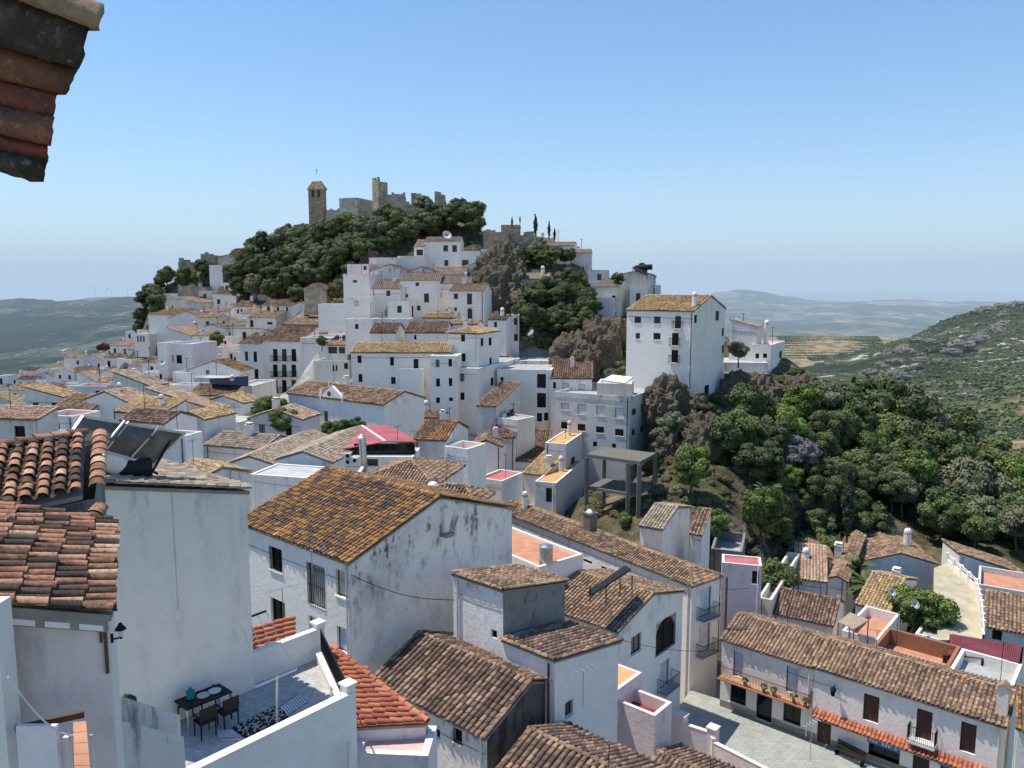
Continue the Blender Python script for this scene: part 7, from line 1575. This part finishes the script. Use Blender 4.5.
def antenna(p, h, label, n_=5, w=.6):
    t = thing('antenna', label, 'antenna', p); mb = MB(); mb.tube(p - Z * .3, p + Z * h, .02 * max(1, p.y / 40), 0, 6); q = p + Z * h; d = Vector((.8, .5, .05)); d.normalize(); s = Vector((-d.y, d.x, 0)); r_ = .012 * max(1, p.y / 40)
    mb.tube(q - d * .7, q + d * .7, r_, 0, 5)
    for k in range(n_): c = q - d * .6 + d * 1.2 * k / (n_ - 1); mb.tube(c - s * w * (.2 + .05 * k), c + s * w * (.2 + .05 * k), r_, 0, 4)
    mb.build('mast', ['steel'], t)
for x, y, Y_, h, lb in ((583, 700, 30.5, 1.3, 'white aerial in front of the narrow house gate'), (312, 567, 33.5, .8, 'television aerial on the wall of the orange roof house'), (283, 612, 33, 1.1, 'aerial rising behind the clothes line'), (810, 758, 46, 2.4, 'aerial in front of the paved square'), (655, 300, 143, 3, 'aerial on the outer ridge house'), (232, 412, 108, 3, 'aerial over the shop house'), (418, 232, 168, 2, 'aerial on the wooded slope'), (176, 392, 118, 4, 'tall aerial in the lower quarter')):
    antenna(D(x, y, Y_), h, lb)
for x, y, Y_, h, lb in ((722, 640, 55.5, 7.5, 'slender dark lamp pole at the corner of the long house'), (803, 725, 48, 0.1, '')):
    if lb: p = D(x, 715, Y_); t = thing('utility_pole', lb, 'pole', p); mb = MB(); mb.tube(p, p + Z * 11, .12, 0, 8, .08); mb.build('shaft', ['trunk'], t)
# laundry, cloths, parasol, red drape
for k, (x, m_, lb) in enumerate(((191, 'blue_sign', 'pale blue sheet drying on the balcony line'), (198, 'white_plain', 'white towel on the balcony line'), (203, 'teal', 'teal shirt on the balcony line'), (207, 'red_plain', 'red cloth at the end of the balcony line'))):
    mb = MB(); p = D(x, 420 + k, 84); mb.box(p, Vector((1, 0, 0)), Vector((0, 1, 0)), Z, (-.32, 0, -.9), (.32, .03, 0)); tag(mb.build('laundry', [m_]), lb, 'laundry')
mb = MB(); p = D(231, 392, 111); mb.box(on(HP3b, 'L', 233, 400) - HP3b.v * .1, HP3b.u * -1, HP3b.v, Z, (0, 0, -.1), (2.3, .05, 1.2)); tag(mb.build('cloth', ['green_cloth']), 'green cloth sheet hung on the white shop house', 'cloth')
t = thing('parasol', 'green parasol on a white roof terrace', 'parasol', D(23, 405, 193)); mb = MB(); a = D(23, 402, 193); mb.tube(a, a + Z * .8, 2., 0, 10, .1); mb.build('shade', ['green_cloth'], t); mb = MB(); mb.tube(a - Z * 2, a, .06, 0, 6); mb.build('pole', ['steel'], t)
# ramp with white balustrade beyond the pine
zr = [D(938, 566, 78), D(955, 590, 72), D(960, 612, 67), D(962, 640, 62)]; zl = [D(934, 568, 77), D(934, 590, 72), D(936, 612, 67), D(938, 640, 62)]
mb = MB(); zr2 = [D(946, 563, 79), D(975, 590, 72.5), D(980, 612, 67), D(982, 640, 62)]
for k in range(3): mb.add([zl[k], zr2[k], zr2[k + 1], zl[k + 1], zl[k] - Z * 2, zr2[k] - Z * 2, zr2[k + 1] - Z * 2, zl[k + 1] - Z * 2], [(0, 1, 2, 3), (1, 2, 6, 5), (0, 3, 7, 4), (4, 5, 6, 7)])
mat_simple('ramp', (.5, .44, .3), .9, scale=1.); tag(mb.build('path', ['ramp']), 'pale concrete ramp climbing out of the square', kind='structure')
bw_ = thing('balustrade', 'white balustrade wall with posts along the ramp', 'balustrade', zr2[0])
for k in range(3):
    p, q = zr2[k], zr2[k + 1]; mb = MB(); mb.add([p, q, q + Z * .5, p + Z * .5, p + Vector((.2, 0, 0)), q + Vector((.2, 0, 0)), q + Vector((.2, 0, .5)), p + Vector((.2, 0, .5))], [(0, 1, 2, 3), (4, 5, 6, 7), (3, 2, 6, 7)]); mb.build('wall_panel', ['plaster_clean'], bw_)
    n_ = 4
    for i in range(n_): c = p.lerp(q, i / n_); mb = MB(); mb.box(c, Vector((1, 0, 0)), Vector((0, 1, 0)), Z, (-.05, -.15, 0), (.28, .15, 1.15)); mb.build('post', ['plaster_clean'], bw_)
    mb = MB(); mb.bar(p + Vector((.1, 0, .85)), q + Vector((.1, 0, .85)), .07); mb.bar(p + Vector((.1, 0, 1.08)), q + Vector((.1, 0, 1.08)), .07); mb.build('rail', ['plaster_clean'], bw_)
# ================================================================ aerials, pipes and wires of the village
rs = random.Random(77); na = 0
for H in HOUSES:
    d = H.C.length
    if H.root['category'] != 'house' or d > 190 or d < 24: continue
    if rs.random() < .55 and na < 90:
        a, b = H.La * rs.uniform(.15, .85), H.Lb * rs.uniform(.2, .8); p = H.P(a, b); na += 1
        t = thing('television_aerial', 'thin television aerial standing on a village roof', 'aerial', p, 'television aerials on the village roofs'); mb = MB(); hh = rs.uniform(1.4, 2.6); r = .018 * max(1, d / 55)
        mb.tube(p - Z * .3, p + Z * hh, r, 0, 5); q = p + Z * hh; an = rs.uniform(0, 3.14); dv = Vector((math.cos(an), math.sin(an), 0)); sv = Vector((-dv.y, dv.x, 0)); mb.tube(q - dv * .5, q + dv * .5, r * .6, 0, 4)
        for k in range(4): c = q - dv * .45 + dv * .9 * k / 3; mb.tube(c - sv * .25, c + sv * .25, r * .4, 0, 4)
        mb.build('mast', ['iron'], t)
    if d < 130 and H.C.z - H.zb > 3.5:        # rainwater pipe down a corner, and a cable along the front
        mb = MB(); top = H.hg(.3, 0) - .1; x = .3 if rs.random() < .5 else H.La - .35; o = H.C + H.u * x - H.v * .07
        mb.tube(o + Z * (H.hg(x, 0) - .15), o - Z * (H.C.z - H.zb - .1), .05, 0, 8); mb.build('drainpipe', [rs.choice(('plaster_clean', 'shutter_pale', 'plaster_clean', 'wood_brown'))], H.root)
        if rs.random() < .5:
            mb = MB(); z = H.hg(.3, 0) - rs.uniform(.5, 1.0); n_ = 6; a0, a1 = H.C - H.v * .03 + H.u * .1 + Z * z, H.C - H.v * .03 + H.u * (H.La - .1) + Z * (z + rs.uniform(-.2, .2))
            for k in range(n_): p, q = a0.lerp(a1, k / n_), a0.lerp(a1, (k + 1) / n_); mb.tube(p - Z * .06 * math.sin(3.14 * k / n_), q - Z * .06 * math.sin(3.14 * (k + 1) / n_), .012 * max(1, d / 60), 0, 4, cap=False)
            mb.build('cable', ['iron'], H.root)
for k, (a, b, lb) in enumerate((((724, 640, 55), (842, 690, 49), 'overhead cable along the plaza row'), ((620, 640, 46), (724, 650, 55), 'cable slung from the arched window house to the long house'), ((351, 575, 33.8), (455, 600, 34.5), 'cable between the orange roof house and the grey block'), ((500, 660, 31), (430, 700, 28), 'cable dropping to the dark brown roof'), ((722, 590, 58), (800, 575, 68), 'cable over the cottages'), ((185, 640, 21), (245, 600, 22.5), 'clothes wire against the blank wall'))):
    mb = MB(); A_, B_ = D(*a), D(*b)
    for i in range(10): p, q = A_.lerp(B_, i / 10), A_.lerp(B_, (i + 1) / 10); mb.tube(p - Z * .35 * math.sin(math.pi * i / 10), q - Z * .35 * math.sin(math.pi * (i + 1) / 10), .018, 0, 4, cap=False)
    tag(mb.build('overhead_cable', ['iron']), lb, 'cable')
# ================================================================ light and camera
EL, AZx, AZy = math.radians(67), -.955, .295
w = bpy.data.worlds.new('World'); SC.world = w; w.use_nodes = True
nt = w.node_tree; nt.nodes.clear(); ow = nt.nodes.new('ShaderNodeOutputWorld'); bg = nt.nodes.new('ShaderNodeBackground'); sk = nt.nodes.new('ShaderNodeTexSky')
sk.sky_type = 'NISHITA'; sk.sun_disc = False; sk.sun_elevation = EL; sk.sun_rotation = math.atan2(AZx, AZy); sk.altitude = 400; sk.air_density = 1.0; sk.dust_density = .25; sk.ozone_density = 1.8
bg.inputs[1].default_value = .18
hs = nt.nodes.new('ShaderNodeHueSaturation'); hs.inputs['Saturation'].default_value = 1.24; hs.inputs['Value'].default_value = 1.03; nt.links.new(sk.outputs[0], hs.inputs['Color']); nt.links.new(hs.outputs[0], bg.inputs[0]); nt.links.new(bg.outputs[0], ow.inputs[0])
l = bpy.data.lights.new('sun', 'SUN'); l.energy = 5.0; l.angle = math.radians(.53); l.color = (1, .94, .85)
so = bpy.data.objects.new('sun', l); COL.objects.link(so)
k = Vector((AZx, AZy, 0)).normalized() * math.cos(EL) + Z * math.sin(EL)
so.rotation_euler = (-k).to_track_quat('-Z', 'Y').to_euler()
cam = bpy.data.cameras.new('camera'); co = bpy.data.objects.new('camera', cam); COL.objects.link(co)
cam.sensor_width = 36; cam.lens = F * 36 / 1024; cam.clip_end = 120000; cam.clip_start = .1
co.rotation_euler = (math.pi / 2 - PITCH, 0, 0); SC.camera = co
SC.view_settings.view_transform = 'Standard'; SC.view_settings.look = 'None'; SC.view_settings.exposure = 0; SC.view_settings.gamma = 1
SC.cycles.max_bounces = 8; SC.cycles.diffuse_bounces = 6; SC.cycles.glossy_bounces = 3; SC.cycles.transparent_max_bounces = 8; SC.cycles.volume_bounces = 0
SC.cycles.use_denoising = True; SC.cycles.use_adaptive_sampling = True; SC.cycles.adaptive_threshold = .02
print('WARN', *WARN, sep='\n')
